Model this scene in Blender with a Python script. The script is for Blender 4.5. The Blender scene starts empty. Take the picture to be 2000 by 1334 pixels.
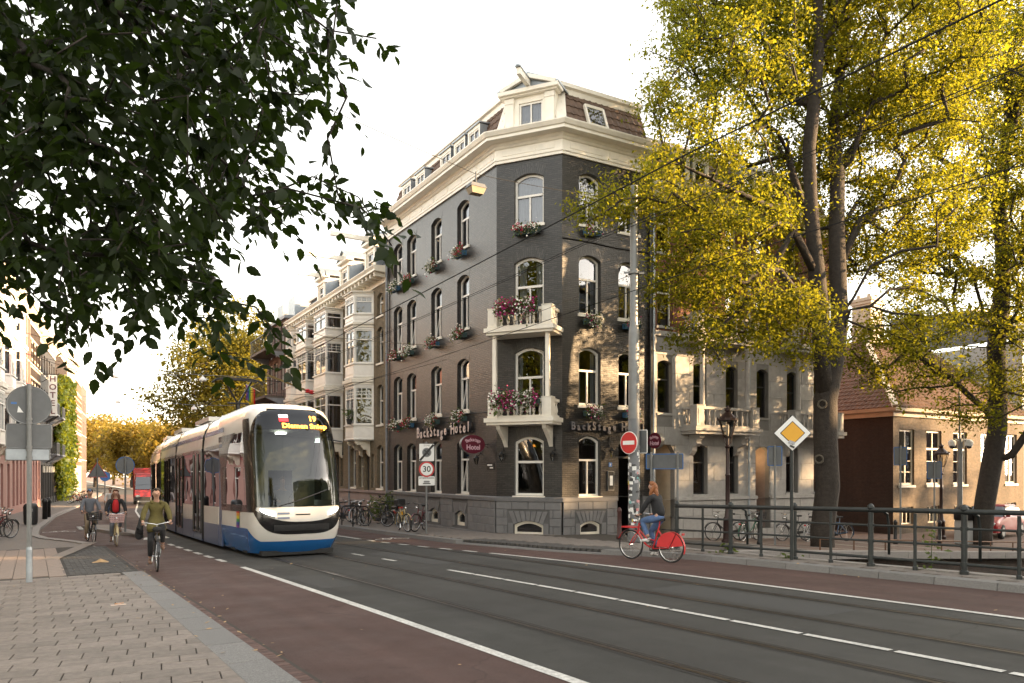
import bpy, bmesh, math, random
import numpy as np
from mathutils import Vector, Matrix
random.seed(7); RNG = np.random.default_rng(7)
SC = bpy.context.scene
COL = SC.collection
rad = math.radians
# ---------------------------------------------------------------- camera
CZ = 1.78                                   # eye height above the road beside the camera
cam_d = bpy.data.cameras.new('camera'); cam = bpy.data.objects.new('camera', cam_d); COL.objects.link(cam)
cam.location = (0, 0, CZ); cam.rotation_euler = (rad(90), 0, 0)
cam_d.sensor_width = 36; cam_d.lens = 36*1474/2000; cam_d.shift_y = 255/2000
cam_d.clip_start = .1; cam_d.clip_end = 3000
SC.camera = cam
# ---------------------------------------------------------------- sky and sun
SUN_AZ, SUN_EL = math.atan2(1.0, -0.06), rad(16)     # azimuth clockwise from +Y
w = bpy.data.worlds.new('World'); SC.world = w; w.use_nodes = True
nt = w.node_tree; bg = nt.nodes['Background']
sky = nt.nodes.new('ShaderNodeTexSky'); sky.sky_type = 'NISHITA'; sky.sun_disc = False
sky.sun_elevation = SUN_EL; sky.sun_rotation = SUN_AZ; sky.altitude = 0
sky.air_density = 1.3; sky.dust_density = .9; sky.ozone_density = .3
hs = nt.nodes.new('ShaderNodeHueSaturation'); hs.inputs['Saturation'].default_value = .30; nt.links.new(sky.outputs[0], hs.inputs['Color'])
tn = nt.nodes.new('ShaderNodeVectorMath'); tn.operation = 'MULTIPLY'; tn.inputs[1].default_value = (1.08, 1.0, .90)      # hazy evening air, the whole sky alike
nt.links.new(hs.outputs[0], tn.inputs[0]); nt.links.new(tn.outputs[0], bg.inputs['Color']); bg.inputs['Strength'].default_value = .15
sd = bpy.data.lights.new('sun', 'SUN'); sd.energy = 5.0; sd.angle = rad(.55); sd.color = (1, .65, .33)
sun = bpy.data.objects.new('sun', sd); COL.objects.link(sun)
sdir = Vector((math.sin(SUN_AZ)*math.cos(SUN_EL), math.cos(SUN_AZ)*math.cos(SUN_EL), math.sin(SUN_EL)))
sun.rotation_euler = sdir.to_track_quat('Z', 'Y').to_euler(); sun.location = sdir*200
SC.view_settings.view_transform = 'Standard'; SC.view_settings.look = 'None'
SC.view_settings.exposure = 2.3; SC.view_settings.gamma = 1
SC.cycles.max_bounces = 6; SC.cycles.diffuse_bounces = 3; SC.cycles.glossy_bounces = 3
SC.cycles.transmission_bounces = 4; SC.cycles.transparent_max_bounces = 8
SC.cycles.sample_clamp_indirect = 6; SC.cycles.caustics_reflective = False; SC.cycles.caustics_refractive = False
SC.cycles.use_denoising = True
# ---------------------------------------------------------------- road coordinates: s along the street, t across it (to the right)
ANG = rad(32.4)
U2 = (-math.sin(ANG), math.cos(ANG)); N2 = (math.cos(ANG), math.sin(ANG))
_S = [-400, -40, -8, 0, 6, 13, 20, 27, 38, 50, 70, 100, 900]
_G = [.03, .03, .05, 0, -.11, -.27, -.46, -.62, -.80, -.95, -1.09, -1.17, -1.17]
_sg = np.arange(-100, 200, .5); _gg = np.interp(_sg, _S, _G)
_gg = np.convolve(np.pad(_gg, 6, mode='edge'), np.ones(13)/13, mode='valid')
def gz(s): return float(np.interp(s, _sg, _gg))             # height of the carriageway
def W(s, t, z=0.): return Vector((s*U2[0]+t*N2[0], s*U2[1]+t*N2[1], z))
def R(s, t, h=0.): return W(s, t, gz(s)+h)                    # a point h above the road
RZ = ANG                                                      # turns local +Y to the street direction
# ---------------------------------------------------------------- objects
def tag(o, label=None, cat=None, group=None, kind=None):
    if label: o['label'] = label
    if cat: o['category'] = cat
    if group: o['group'] = group
    if kind: o['kind'] = kind
    return o
def empty(name, loc, rz=0, label=None, cat=None, group=None):
    o = bpy.data.objects.new(name, None); COL.objects.link(o)
    o.location = loc; o.rotation_euler = (0, 0, rz); o.empty_display_size = .2
    return tag(o, label, cat, group)
def wmat(o):
    m = Matrix.LocRotScale(o.location, o.rotation_euler, o.scale)
    if o.parent: return wmat(o.parent) @ o.matrix_parent_inverse @ m
    return m
def put(o, parent):
    """parent o (built in world space) without moving it"""
    o.parent = parent
    if parent: o.matrix_parent_inverse = wmat(parent).inverted()
    return o
def copy_tree(o, parent=None):
    c = o.copy(); COL.objects.link(c); c.parent = parent
    if parent: c.matrix_parent_inverse = o.matrix_parent_inverse.copy()
    for ch in list(o.children): copy_tree(ch, c)
    return c
class MB:
    """collects faces, builds one mesh object"""
    def __init__(s): s.v = []; s.f = []; s.uv = []; s.T = None
    def add(s, pts, uv=None):
        n = len(s.v); s.v.extend([tuple(p) for p in pts]); s.f.append(tuple(range(n, n+len(pts))))
        s.uv.append(uv)
        return s
    def mesh(s, vs, fs):
        n = len(s.v); s.v.extend([tuple(p) for p in vs])
        for f in fs: s.f.append(tuple(n+i for i in f)); s.uv.append(None)
        return s
    def hexa(s, b, t):                       # b,t: four points each, same winding (counter-clockwise from above)
        vs = list(b)+list(t)
        return s.mesh(vs, [(3, 2, 1, 0), (4, 5, 6, 7), (0, 1, 5, 4), (1, 2, 6, 5), (2, 3, 7, 6), (3, 0, 4, 7)])
    def box(s, c, d, rz=0., M=None):
        x, y, z = d[0]/2, d[1]/2, d[2]/2
        pts = [Vector(p) for p in ((-x,-y,-z),(x,-y,-z),(x,y,-z),(-x,y,-z),(-x,-y,z),(x,-y,z),(x,y,z),(-x,y,z))]
        if M is None: M = Matrix.Translation(Vector(c)) @ Matrix.Rotation(rz, 4, 'Z')
        pts = [M @ p for p in pts]
        return s.hexa(pts[:4], pts[4:])
    def bar(s, a, b, w, h, up=(0, 0, 1)):
        a = Vector(a); b = Vector(b); d = (b-a).normalized(); up = Vector(up)
        if abs(d.dot(up)) > .99: up = Vector((1, 0, 0))
        x = d.cross(up).normalized()*w/2; y = x.cross(d).normalized()*h/2
        q = [-x-y, x-y, x+y, -x+y]
        n = len(s.v); s.v.extend([tuple(a+p) for p in q]+[tuple(b+p) for p in q])
        for f in ((0,1,2,3),(7,6,5,4),(1,0,4,5),(2,1,5,6),(3,2,6,7),(0,3,7,4)):
            s.f.append(tuple(n+i for i in f)); s.uv.append(None)
        return s
    def tube(s, pts, r, n=6, caps=True, closed=False):
        pts = [Vector(p) for p in pts]; rs = r if isinstance(r, (list, tuple)) else [r]*len(pts)
        base = len(s.v); m = len(pts); prev = None
        for i, p in enumerate(pts):
            if closed: d = pts[(i+1) % m]-pts[i-1]
            else: d = pts[min(i+1, m-1)]-pts[max(i-1, 0)]
            if d.length < 1e-9: d = Vector((0, 0, 1))
            d.normalize()
            if prev is None:
                x = d.cross(Vector((0, 0, 1)))
                if x.length < .05: x = d.cross(Vector((1, 0, 0)))
            else: x = prev - d*prev.dot(d)
            x.normalize(); prev = x; y = d.cross(x)
            for k in range(n):
                a = 2*math.pi*k/n; s.v.append(tuple(p+(x*math.cos(a)+y*math.sin(a))*rs[i]))
        for i in range(m if closed else m-1):
            j = (i+1) % m
            for k in range(n):
                k2 = (k+1) % n
                s.f.append((base+i*n+k, base+i*n+k2, base+j*n+k2, base+j*n+k)); s.uv.append(None)
        if caps and not closed:
            s.f.append(tuple(base+k for k in range(n))[::-1]); s.uv.append(None)
            s.f.append(tuple(base+(m-1)*n+k for k in range(n))); s.uv.append(None)
        return s
    def lathe(s, prof, c=(0, 0, 0), n=12, M=None):
        """prof: (radius, height) pairs upward"""
        base = len(s.v); M = M or Matrix.Translation(Vector(c))
        for r, z in prof:
            for k in range(n):
                a = 2*math.pi*k/n; s.v.append(tuple(M @ Vector((r*math.cos(a), r*math.sin(a), z))))
        for i in range(len(prof)-1):
            for k in range(n):
                k2 = (k+1) % n
                s.f.append((base+i*n+k, base+i*n+k2, base+(i+1)*n+k2, base+(i+1)*n+k)); s.uv.append(None)
        s.f.append(tuple(base+k for k in range(n))[::-1]); s.uv.append(None)
        s.f.append(tuple(base+(len(prof)-1)*n+k for k in range(n))); s.uv.append(None)
        return s
    def extrude(s, poly, vec):
        """poly: coplanar points, closed solid along vec"""
        poly = [Vector(p) for p in poly]; vec = Vector(vec); n = len(poly); b = len(s.v)
        s.v.extend([tuple(p) for p in poly]+[tuple(p+vec) for p in poly])
        s.f.append(tuple(range(b+n-1, b-1, -1))); s.uv.append(None)
        s.f.append(tuple(range(b+n, b+2*n))); s.uv.append(None)
        for i in range(n):
            j = (i+1) % n; s.f.append((b+i, b+j, b+n+j, b+n+i)); s.uv.append(None)
        return s
    def data(s, name):
        me = bpy.data.meshes.new(name); me.from_pydata(s.v, [], s.f)
        if any(u is not None for u in s.uv):
            l = me.uv_layers.new(name='UVMap'); i = 0
            flat = []
            for f, u in zip(s.f, s.uv):
                if u is None: u = [(0, 0)]*len(f)
                for q in u: flat.extend(q)
            l.data.foreach_set('uv', flat)
        me.update(); return me
    def obj(s, name, mat, parent=None, smooth=False, local=False, fix=False):
        me = s.data(name)
        if fix:
            bm = bmesh.new(); bm.from_mesh(me); bmesh.ops.recalc_face_normals(bm, faces=bm.faces); bm.to_mesh(me); bm.free()
        me.materials.append(M_(mat))
        if smooth:
            me.polygons.foreach_set('use_smooth', [True]*len(me.polygons))
        o = bpy.data.objects.new(name, me); COL.objects.link(o)
        if parent is not None:
            if local: o.parent = parent
            else: put(o, parent)
        return o
def sharp(o, ang=35):
    """smooth shading with hard edges above an angle"""
    me = o.data; bm = bmesh.new(); bm.from_mesh(me)
    bmesh.ops.remove_doubles(bm, verts=bm.verts, dist=1e-4)
    for e in bm.edges:
        e.smooth = not (len(e.link_faces) == 2 and e.calc_face_angle(0) > rad(ang))
    for f in bm.faces: f.smooth = True
    bm.to_mesh(me); bm.free(); return o
def solid(name, mb, mat, label, cat, group=None, **k):
    return tag(mb.obj(name, mat, **k), label, cat, group)
def bevel(o, wd=.01, seg=2):
    m = o.modifiers.new('bevel', 'BEVEL'); m.width = wd; m.segments = seg; m.limit_method = 'ANGLE'; return o
# ---------------------------------------------------------------- materials
MATS = {}
def M_(n): return MATS[n] if isinstance(n, str) else n
def _new(name):
    m = bpy.data.materials.new(name); m.use_nodes = True; MATS[name] = m
    nt = m.node_tree; return m, nt, nt.nodes, nt.links, nt.nodes['Principled BSDF']
def mat(name, col, rough=.6, metal=0., var=.12, vs=2.5, bump=0., bs=60., rnd=0., spec=.5, coat=0., det=5, var2=0., vs2=.4, emit=None, estr=0.):
    m, nt, N, L, b = _new(name)
    b.inputs['Roughness'].default_value = rough; b.inputs['Metallic'].default_value = metal
    b.inputs['Specular IOR Level'].default_value = spec; b.inputs['Coat Weight'].default_value = coat
    tc = N.new('ShaderNodeTexCoord'); oi = N.new('ShaderNodeObjectInfo')
    add = N.new('ShaderNodeVectorMath'); add.operation = 'ADD'
    sc = N.new('ShaderNodeMath'); sc.operation = 'MULTIPLY'; sc.inputs[1].default_value = 37.
    L.new(oi.outputs['Random'], sc.inputs[0]); L.new(tc.outputs['Object'], add.inputs[0]); L.new(sc.outputs[0], add.inputs[1])
    nz = N.new('ShaderNodeTexNoise'); nz.inputs['Scale'].default_value = vs; nz.inputs['Detail'].default_value = det
    nz.inputs['Roughness'].default_value = .62
    L.new(add.outputs[0], nz.inputs['Vector'])
    mr = N.new('ShaderNodeMapRange'); mr.inputs['From Min'].default_value = .3; mr.inputs['From Max'].default_value = .7
    mr.inputs['To Min'].default_value = 1-var; mr.inputs['To Max'].default_value = 1+var
    L.new(nz.outputs['Fac'], mr.inputs['Value']); fac = mr.outputs[0]
    def mul(a, lo, hi, src):
        r = N.new('ShaderNodeMapRange'); r.inputs['To Min'].default_value = lo; r.inputs['To Max'].default_value = hi
        L.new(src, r.inputs['Value']); q = N.new('ShaderNodeMath'); q.operation = 'MULTIPLY'
        L.new(a, q.inputs[0]); L.new(r.outputs[0], q.inputs[1]); return q.outputs[0]
    if rnd: fac = mul(fac, 1-rnd, 1+rnd, oi.outputs['Random'])
    if var2:
        n2 = N.new('ShaderNodeTexNoise'); n2.inputs['Scale'].default_value = vs2; n2.inputs['Detail'].default_value = 4
        L.new(add.outputs[0], n2.inputs['Vector']); fac = mul(fac, 1-var2*1.6, 1+var2*1.6, n2.outputs['Fac'])
    cm = N.new('ShaderNodeVectorMath'); cm.operation = 'SCALE'; cm.inputs[0].default_value = col
    L.new(fac, cm.inputs['Scale']); L.new(cm.outputs[0], b.inputs['Base Color'])
    if bump:
        n3 = N.new('ShaderNodeTexNoise'); n3.inputs['Scale'].default_value = bs; n3.inputs['Detail'].default_value = 4
        L.new(add.outputs[0], n3.inputs['Vector']); bp = N.new('ShaderNodeBump'); bp.inputs['Strength'].default_value = bump
        bp.inputs['Distance'].default_value = .02; L.new(n3.outputs['Fac'], bp.inputs['Height']); L.new(bp.outputs[0], b.inputs['Normal'])
    if emit:
        b.inputs['Emission Color'].default_value = (*emit, 1); b.inputs['Emission Strength'].default_value = estr
    return m
def brick(name, c1, c2, mortar, rough=.8, bw=.22, rh=.066, ms=.010, bump=.5, spec=.4, var=.25, stain=.25, coat=0.):
    m, nt, N, L, b = _new(name); b.inputs['Coat Weight'].default_value = coat; b.inputs['Coat Roughness'].default_value = .36; b.inputs['Coat IOR'].default_value = 1.6
    b.inputs['Roughness'].default_value = rough; b.inputs['Specular IOR Level'].default_value = spec
    uv = N.new('ShaderNodeUVMap')
    bt = N.new('ShaderNodeTexBrick'); bt.inputs['Scale'].default_value = 1
    bt.inputs['Brick Width'].default_value = bw; bt.inputs['Row Height'].default_value = rh; bt.inputs['Mortar Size'].default_value = ms
    bt.inputs['Mortar Smooth'].default_value = .2; bt.inputs['Bias'].default_value = 0
    bt.inputs['Color1'].default_value = (*c1, 1); bt.inputs['Color2'].default_value = (*c2, 1); bt.inputs['Mortar'].default_value = (*mortar, 1)
    L.new(uv.outputs[0], bt.inputs['Vector'])
    nz = N.new('ShaderNodeTexNoise'); nz.inputs['Scale'].default_value = 7; nz.inputs['Detail'].default_value = 6; L.new(uv.outputs[0], nz.inputs['Vector'])
    mp = N.new('ShaderNodeMapping'); mp.inputs['Scale'].default_value = (1.3, .25, 1); L.new(uv.outputs[0], mp.inputs['Vector'])
    n2 = N.new('ShaderNodeTexNoise'); n2.inputs['Scale'].default_value = .8; n2.inputs['Detail'].default_value = 5; L.new(mp.outputs[0], n2.inputs['Vector'])
    def mrng(src, lo, hi):
        r = N.new('ShaderNodeMapRange'); r.inputs['From Min'].default_value = .25; r.inputs['From Max'].default_value = .75
        r.inputs['To Min'].default_value = lo; r.inputs['To Max'].default_value = hi; L.new(src, r.inputs['Value']); return r.outputs[0]
    q = N.new('ShaderNodeMath'); q.operation = 'MULTIPLY'
    L.new(mrng(nz.outputs['Fac'], 1-var, 1+var), q.inputs[0]); L.new(mrng(n2.outputs['Fac'], 1-stain, 1+stain), q.inputs[1])
    cm = N.new('ShaderNodeVectorMath'); cm.operation = 'SCALE'; L.new(bt.outputs['Color'], cm.inputs[0]); L.new(q.outputs[0], cm.inputs['Scale'])
    L.new(cm.outputs[0], b.inputs['Base Color'])
    inv = N.new('ShaderNodeMath'); inv.operation = 'SUBTRACT'; inv.inputs[0].default_value = 1; L.new(bt.outputs['Fac'], inv.inputs[1])
    ad = N.new('ShaderNodeMath'); ad.operation = 'MULTIPLY_ADD'; L.new(nz.outputs['Fac'], ad.inputs[0]); ad.inputs[1].default_value = .5; L.new(inv.outputs[0], ad.inputs[2])
    bp = N.new('ShaderNodeBump'); bp.inputs['Strength'].default_value = bump; bp.inputs['Distance'].default_value = .012
    L.new(ad.outputs[0], bp.inputs['Height']); L.new(bp.outputs[0], b.inputs['Normal']); L.new(bp.outputs[0], b.inputs['Coat Normal'])
    return m
def glass(name, refl=1.9, tint=(.75, .8, .82), rough=.0):
    """window pane: fresnel mirror over a tinted see-through sheet"""
    m, nt, N, L, b = _new(name); N.remove(b)
    out = N['Material Output']; fr = N.new('ShaderNodeFresnel'); fr.inputs['IOR'].default_value = refl
    gl = N.new('ShaderNodeBsdfGlossy'); gl.inputs['Roughness'].default_value = rough; gl.inputs['Color'].default_value = (.93, .95, 1, 1)
    tr = N.new('ShaderNodeBsdfTransparent'); tr.inputs['Color'].default_value = (*tint, 1)
    tc = N.new('ShaderNodeTexCoord'); nz = N.new('ShaderNodeTexNoise'); nz.inputs['Scale'].default_value = 1.1; nz.inputs['Detail'].default_value = 1
    L.new(tc.outputs['Object'], nz.inputs['Vector']); bp = N.new('ShaderNodeBump'); bp.inputs['Strength'].default_value = .05; bp.inputs['Distance'].default_value = .05
    L.new(nz.outputs['Fac'], bp.inputs['Height']); L.new(bp.outputs[0], gl.inputs['Normal'])
    mx = N.new('ShaderNodeMixShader'); L.new(fr.outputs[0], mx.inputs[0]); L.new(tr.outputs[0], mx.inputs[1]); L.new(gl.outputs[0], mx.inputs[2])
    L.new(mx.outputs[0], out.inputs['Surface']); return m
def leafmat(name, c_dark, c_light, c_trans, tr=.45, rough=.45, spec=.35):
    m, nt, N, L, b = _new(name)
    at = N.new('ShaderNodeAttribute'); at.attribute_name = 'rnd'
    rp = N.new('ShaderNodeMix'); rp.data_type = 'RGBA'; rp.inputs[6].default_value = (*c_dark, 1); rp.inputs[7].default_value = (*c_light, 1)
    L.new(at.outputs['Fac'], rp.inputs[0]); L.new(rp.outputs[2], b.inputs['Base Color'])
    b.inputs['Roughness'].default_value = rough; b.inputs['Specular IOR Level'].default_value = spec
    tl = N.new('ShaderNodeBsdfTranslucent')
    r2 = N.new('ShaderNodeMix'); r2.data_type = 'RGBA'; r2.inputs[6].default_value = (*[c*.7 for c in c_trans], 1); r2.inputs[7].default_value = (*[min(1, c*1.3) for c in c_trans], 1)
    L.new(at.outputs['Fac'], r2.inputs[0]); L.new(r2.outputs[2], tl.inputs['Color'])
    mx = N.new('ShaderNodeMixShader'); mx.inputs[0].default_value = tr
    L.new(b.outputs[0], mx.inputs[1]); L.new(tl.outputs[0], mx.inputs[2]); L.new(mx.outputs[0], N['Material Output'].inputs['Surface'])
    return m
def roadmat(name, col, rough=.8, crack=.5):
    """aggregate speckle, stains, wheel streaks along the street and thin cracks"""
    m, nt, N, L, b = _new(name); b.inputs['Roughness'].default_value = rough; b.inputs['Specular IOR Level'].default_value = .35
    tc = N.new('ShaderNodeTexCoord'); mp = N.new('ShaderNodeMapping'); mp.inputs['Rotation'].default_value = (0, 0, -rad(32.4)); L.new(tc.outputs['Object'], mp.inputs['Vector'])
    def noise(sc, det, vec, ro=.6):
        n = N.new('ShaderNodeTexNoise'); n.inputs['Scale'].default_value = sc; n.inputs['Detail'].default_value = det; n.inputs['Roughness'].default_value = ro; L.new(vec, n.inputs['Vector']); return n.outputs['Fac']
    def rng(src, a, b_, lo, hi):
        r = N.new('ShaderNodeMapRange'); r.inputs['From Min'].default_value = a; r.inputs['From Max'].default_value = b_; r.inputs['To Min'].default_value = lo; r.inputs['To Max'].default_value = hi; L.new(src, r.inputs['Value']); return r.outputs[0]
    st = N.new('ShaderNodeMapping'); st.inputs['Scale'].default_value = (2.6, .07, 1); L.new(mp.outputs[0], st.inputs['Vector'])
    f = [rng(noise(70, 3, tc.outputs['Object']), .3, .7, .78, 1.22), rng(noise(.5, 6, tc.outputs['Object']), .3, .7, .84, 1.16), rng(noise(1, 3, st.outputs[0]), .3, .7, .86, 1.14), rng(noise(3.5, 5, tc.outputs['Object']), .62, .72, 1, .78)]
    wv = N.new('ShaderNodeVectorMath'); wv.operation = 'MULTIPLY_ADD'; nz = N.new('ShaderNodeTexNoise'); nz.inputs['Scale'].default_value = 2.5; nz.inputs['Detail'].default_value = 4; L.new(tc.outputs['Object'], nz.inputs['Vector'])
    L.new(nz.outputs['Color'], wv.inputs[0]); wv.inputs[1].default_value = (.5, .5, .5); L.new(tc.outputs['Object'], wv.inputs[2])
    vo = N.new('ShaderNodeTexVoronoi'); vo.feature = 'DISTANCE_TO_EDGE'; vo.inputs['Scale'].default_value = .33; L.new(wv.outputs[0], vo.inputs['Vector'])
    ck = rng(vo.outputs['Distance'], .0, .006, 1-crack, 1); gate = rng(noise(.25, 2, tc.outputs['Object']), .48, .56, 0, 1)
    mx = N.new('ShaderNodeMix'); mx.inputs[2].default_value = 1; L.new(gate, mx.inputs[0]); L.new(ck, mx.inputs[3]); f.append(mx.outputs[0])
    acc = f[0]
    for x in f[1:]:
        q = N.new('ShaderNodeMath'); q.operation = 'MULTIPLY'; L.new(acc, q.inputs[0]); L.new(x, q.inputs[1]); acc = q.outputs[0]
    cm = N.new('ShaderNodeVectorMath'); cm.operation = 'SCALE'; cm.inputs[0].default_value = col; L.new(acc, cm.inputs['Scale']); L.new(cm.outputs[0], b.inputs['Base Color'])
    bp = N.new('ShaderNodeBump'); bp.inputs['Strength'].default_value = .7; bp.inputs['Distance'].default_value = .01; L.new(noise(190, 3, tc.outputs['Object']), bp.inputs['Height']); L.new(bp.outputs[0], b.inputs['Normal'])
    L.new(rng(noise(1.2, 4, tc.outputs['Object']), .3, .7, rough-.12, rough+.1), b.inputs['Roughness'])
    return m
roadmat('asphalt', (.044, .043, .040)); roadmat('red_asphalt', (.076, .044, .038), crack=.35)
mat('line_paint', (.52, .51, .48), .65, var=.34, vs=26, bump=.3, bs=200, var2=.2, vs2=3)
mat('tile', (.19, .16, .138), .75, var=.2, vs=11, bump=.35, bs=120, rnd=.17, var2=.08, vs2=1.2)
mat('tile_grey', (.175, .152, .135), .78, var=.15, vs=10, bump=.3, bs=120, rnd=.13)
mat('joint', (.05, .042, .035), .95, var=.2, vs=20)
mat('granite', (.165, .16, .155), .7, var=.42, vs=85, bump=.35, bs=180, rnd=.07, det=3)
mat('kerbstone', (.235, .215, .20), .75, var=.28, vs=60, bump=.35, bs=150, rnd=.1)
mat('gutter_brick', (.105, .06, .05), .8, var=.2, vs=18, bump=.4, bs=120, rnd=.25)
mat('dark_bed', (.03, .028, .026), .9); mat('dark_brick_paving', (.072, .068, .065), .8, var=.2, vs=16, bump=.4, bs=120, rnd=.22)
mat('quay_paving', (.16, .11, .085), .85, var=.25, vs=6, bump=.4, bs=60)
mat('rail_steel', (.12, .108, .10), .38, metal=1, var=.3, vs=12)
mat('rail_groove', (.016, .014, .012), .9)
mat('dirt', (.05, .04, .032), .95, var=.3, vs=12, bump=.4)
mat('water', (.010, .013, .009), .06, var=.2, vs=.5, bump=.25, bs=2.2, spec=.5)
brick('hotel_brick', (.007, .006, .006), (.040, .034, .031), (.004, .0035, .003), rough=.42, ms=.014, bump=1.0, spec=.45, coat=.4, var=.25, stain=.18)
mat('hotel_reveal', (.022, .021, .021), .5); mat('plinth_joint', (.10, .098, .098), .8)
mat('plinth_paint', (.150, .147, .150), .5, var=.12, vs=5, bump=.25, bs=35, rnd=.06, var2=.06)
mat('white_paint', (.80, .75, .66), .42, var=.07, vs=3, bump=.05, bs=25, var2=.05, vs2=1.2)
mat('cream_paint', (.74, .68, .57), .45, var=.08, vs=3, var2=.06, vs2=1.2)
mat('white_wood', (.76, .73, .68), .35, var=.06, vs=4)
mat('zinc', (.30, .33, .36), .45, metal=.6, var=.15, vs=4, var2=.1)
mat('lead', (.22, .23, .25), .6, metal=.2, var=.18, vs=3)
mat('roof_tile', (.115, .07, .048), .7, var=.35, vs=5, bump=.3, bs=40, var2=.15, vs2=.8)
mat('church_tile', (.15, .083, .052), .75, var=.35, vs=5, bump=.3, bs=40, var2=.15, vs2=.8)
mat('slate', (.07, .075, .085), .55, var=.25, vs=6, var2=.1)
mat('curtain', (.55, .56, .60), .9, var=.1, vs=5)
mat('curtain_warm', (.55, .50, .42), .9, var=.1, vs=5)
mat('interior', (.10, .085, .07), .9, var=.3, vs=1.5)
mat('black_metal', (.018, .018, .019), .4, metal=.3, var=.2, vs=8)
mat('dark_green_metal', (.019, .023, .023), .5, metal=.1, var=.25, vs=6, var2=.15, vs2=2)
mat('grey_metal', (.20, .205, .205), .5, metal=.5, var=.12, vs=5, var2=.08)
mat('sign_back', (.12, .125, .13), .55, metal=.3, var=.12, vs=4, var2=.12, vs2=1.5)
mat('chrome', (.62, .62, .62), .2, metal=1, var=.1)
mat('wire_black', (.012, .012, .012), .9); mat('rubber', (.018, .018, .018), .85, var=.2, vs=20)
mat('rubber_cream', (.45, .38, .28), .8)
mat('plastic_black', (.022, .022, .023), .5, var=.2, vs=8)
mat('sign_white', (.78, .78, .76), .4, var=.04)
mat('sign_red', (.52, .03, .03), .4, var=.05)
mat('sign_blue', (.04, .14, .38), .45, var=.05)
mat('sign_black', (.015, .015, .015), .5)
mat('sign_yellow', (.72, .36, .015), .42, var=.04)
mat('sign_grey', (.22, .22, .22), .5)
glass('pane', 2.05, (.62, .66, .70))
glass('pane_dark', 1.9, (.35, .38, .40))
glass('lamp_glass', 1.5, (.85, .83, .78), .02)
# ================================================================ ground, street, canal
def bend(s):
    if s < 30: return 0.
    if s < 50: return .003*(s-30)**2
    return 1.2+.12*(s-50)
def frange(a, b, d):
    n = max(1, int(round((b-a)/d))); return [a+(b-a)*i/n for i in range(n+1)]
def pl(pts):
    xs = [p[0] for p in pts]; ys = [p[1] for p in pts]
    return lambda s: float(np.interp(s, xs, ys))
def strip(mb, s0, s1, ta, tb, h, ds=1.):
    """a sheet along the street between t=ta(s) and t=tb(s), h above the road"""
    fa = ta if callable(ta) else (lambda s, v=ta: v+bend(s)); fb = tb if callable(tb) else (lambda s, v=tb: v+bend(s))
    ss = frange(s0, s1, ds)
    for a, b in zip(ss[:-1], ss[1:]):
        mb.add([R(a, fa(a), h), R(a, fb(a), h), R(b, fb(b), h), R(b, fa(b), h)])
    return mb
def struct(name, mb, m, **k): return tag(mb.obj(name, m, **k), kind='structure')
def qz(s, t): return gz(s)+.03+(-1.22-gz(s))*min(1, max(0, (t-15)/16))       # the quay falls away from the bridge head
LK = pl([(-20, 1.97), (7, 1.97), (12.6, 1.92), (20, 1.84), (26.5, 1.78), (28.4, 1.6), (30, 1.15), (32, .5), (34.4, .18), (40, .3), (54, 1.2), (77.6, 3.9), (120, 8.6)])
RK = pl([(-20, 12.95), (12.3, 12.95), (13.8, 12.75), (15.2, 12.1), (16.6, 11.75), (19.5, 11.45), (21.2, 11.2), (25, 11.3), (33, 11.45), (40, 11.7), (55, 13.2), (120, 21)])
RL = pl([(-20, 10.58), (12, 10.6), (14.5, 10.5), (17.2, 10.3), (19.9, 9.98), (23, 9.7), (28, 9.68), (33, 9.75), (50, 10.9), (120, 19)])
LL = pl([(-20, 4.12), (10, 4.1), (18, 4.05), (26, 3.85), (30, 3.75), (34, 4.1), (40, 4.6), (60, 6.2), (120, 13)])
g = MB()
ss = [-480, -300, -60, -20, -8.0]+frange(-7, 100, 1)+[140, 200, 320, 480]
ts = [-480, -200, -60, -20, 0, 7, 13.95]
for a, b in zip(ss[:-1], ss[1:]):
    for p, q in zip(ts[:-1], ts[1:]):
        g.add([R(a, p, -.08), R(a, q, -.08), R(b, q, -.08), R(b, p, -.08)])
    if b <= -8.0:
        g.add([R(a, 13.95, -.08), R(a, 480, -.08), R(b, 480, -.08), R(b, 13.95, -.08)])
struct('ground', g, 'dirt')
g = MB()
tq = [13.95, 15, 17, 19, 21, 23, 25, 27, 29, 31, 40, 60, 120, 300, 480]
sq = [13.0, 14, 15, 16, 17, 18, 19, 20, 21, 22, 24, 40, 80, 200, 480]
for a, b in zip(sq[:-1], sq[1:]):
    for p, q in zip(tq[:-1], tq[1:]):
        e = .02 if p < 15 else .0
        g.add([W(a, p, qz(a, p)-e), W(a, q, qz(a, q)-e), W(b, q, qz(b, q)-e), W(b, p, qz(b, p)-e)])
quay = struct('quay_street', g, 'quay_paving')
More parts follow.
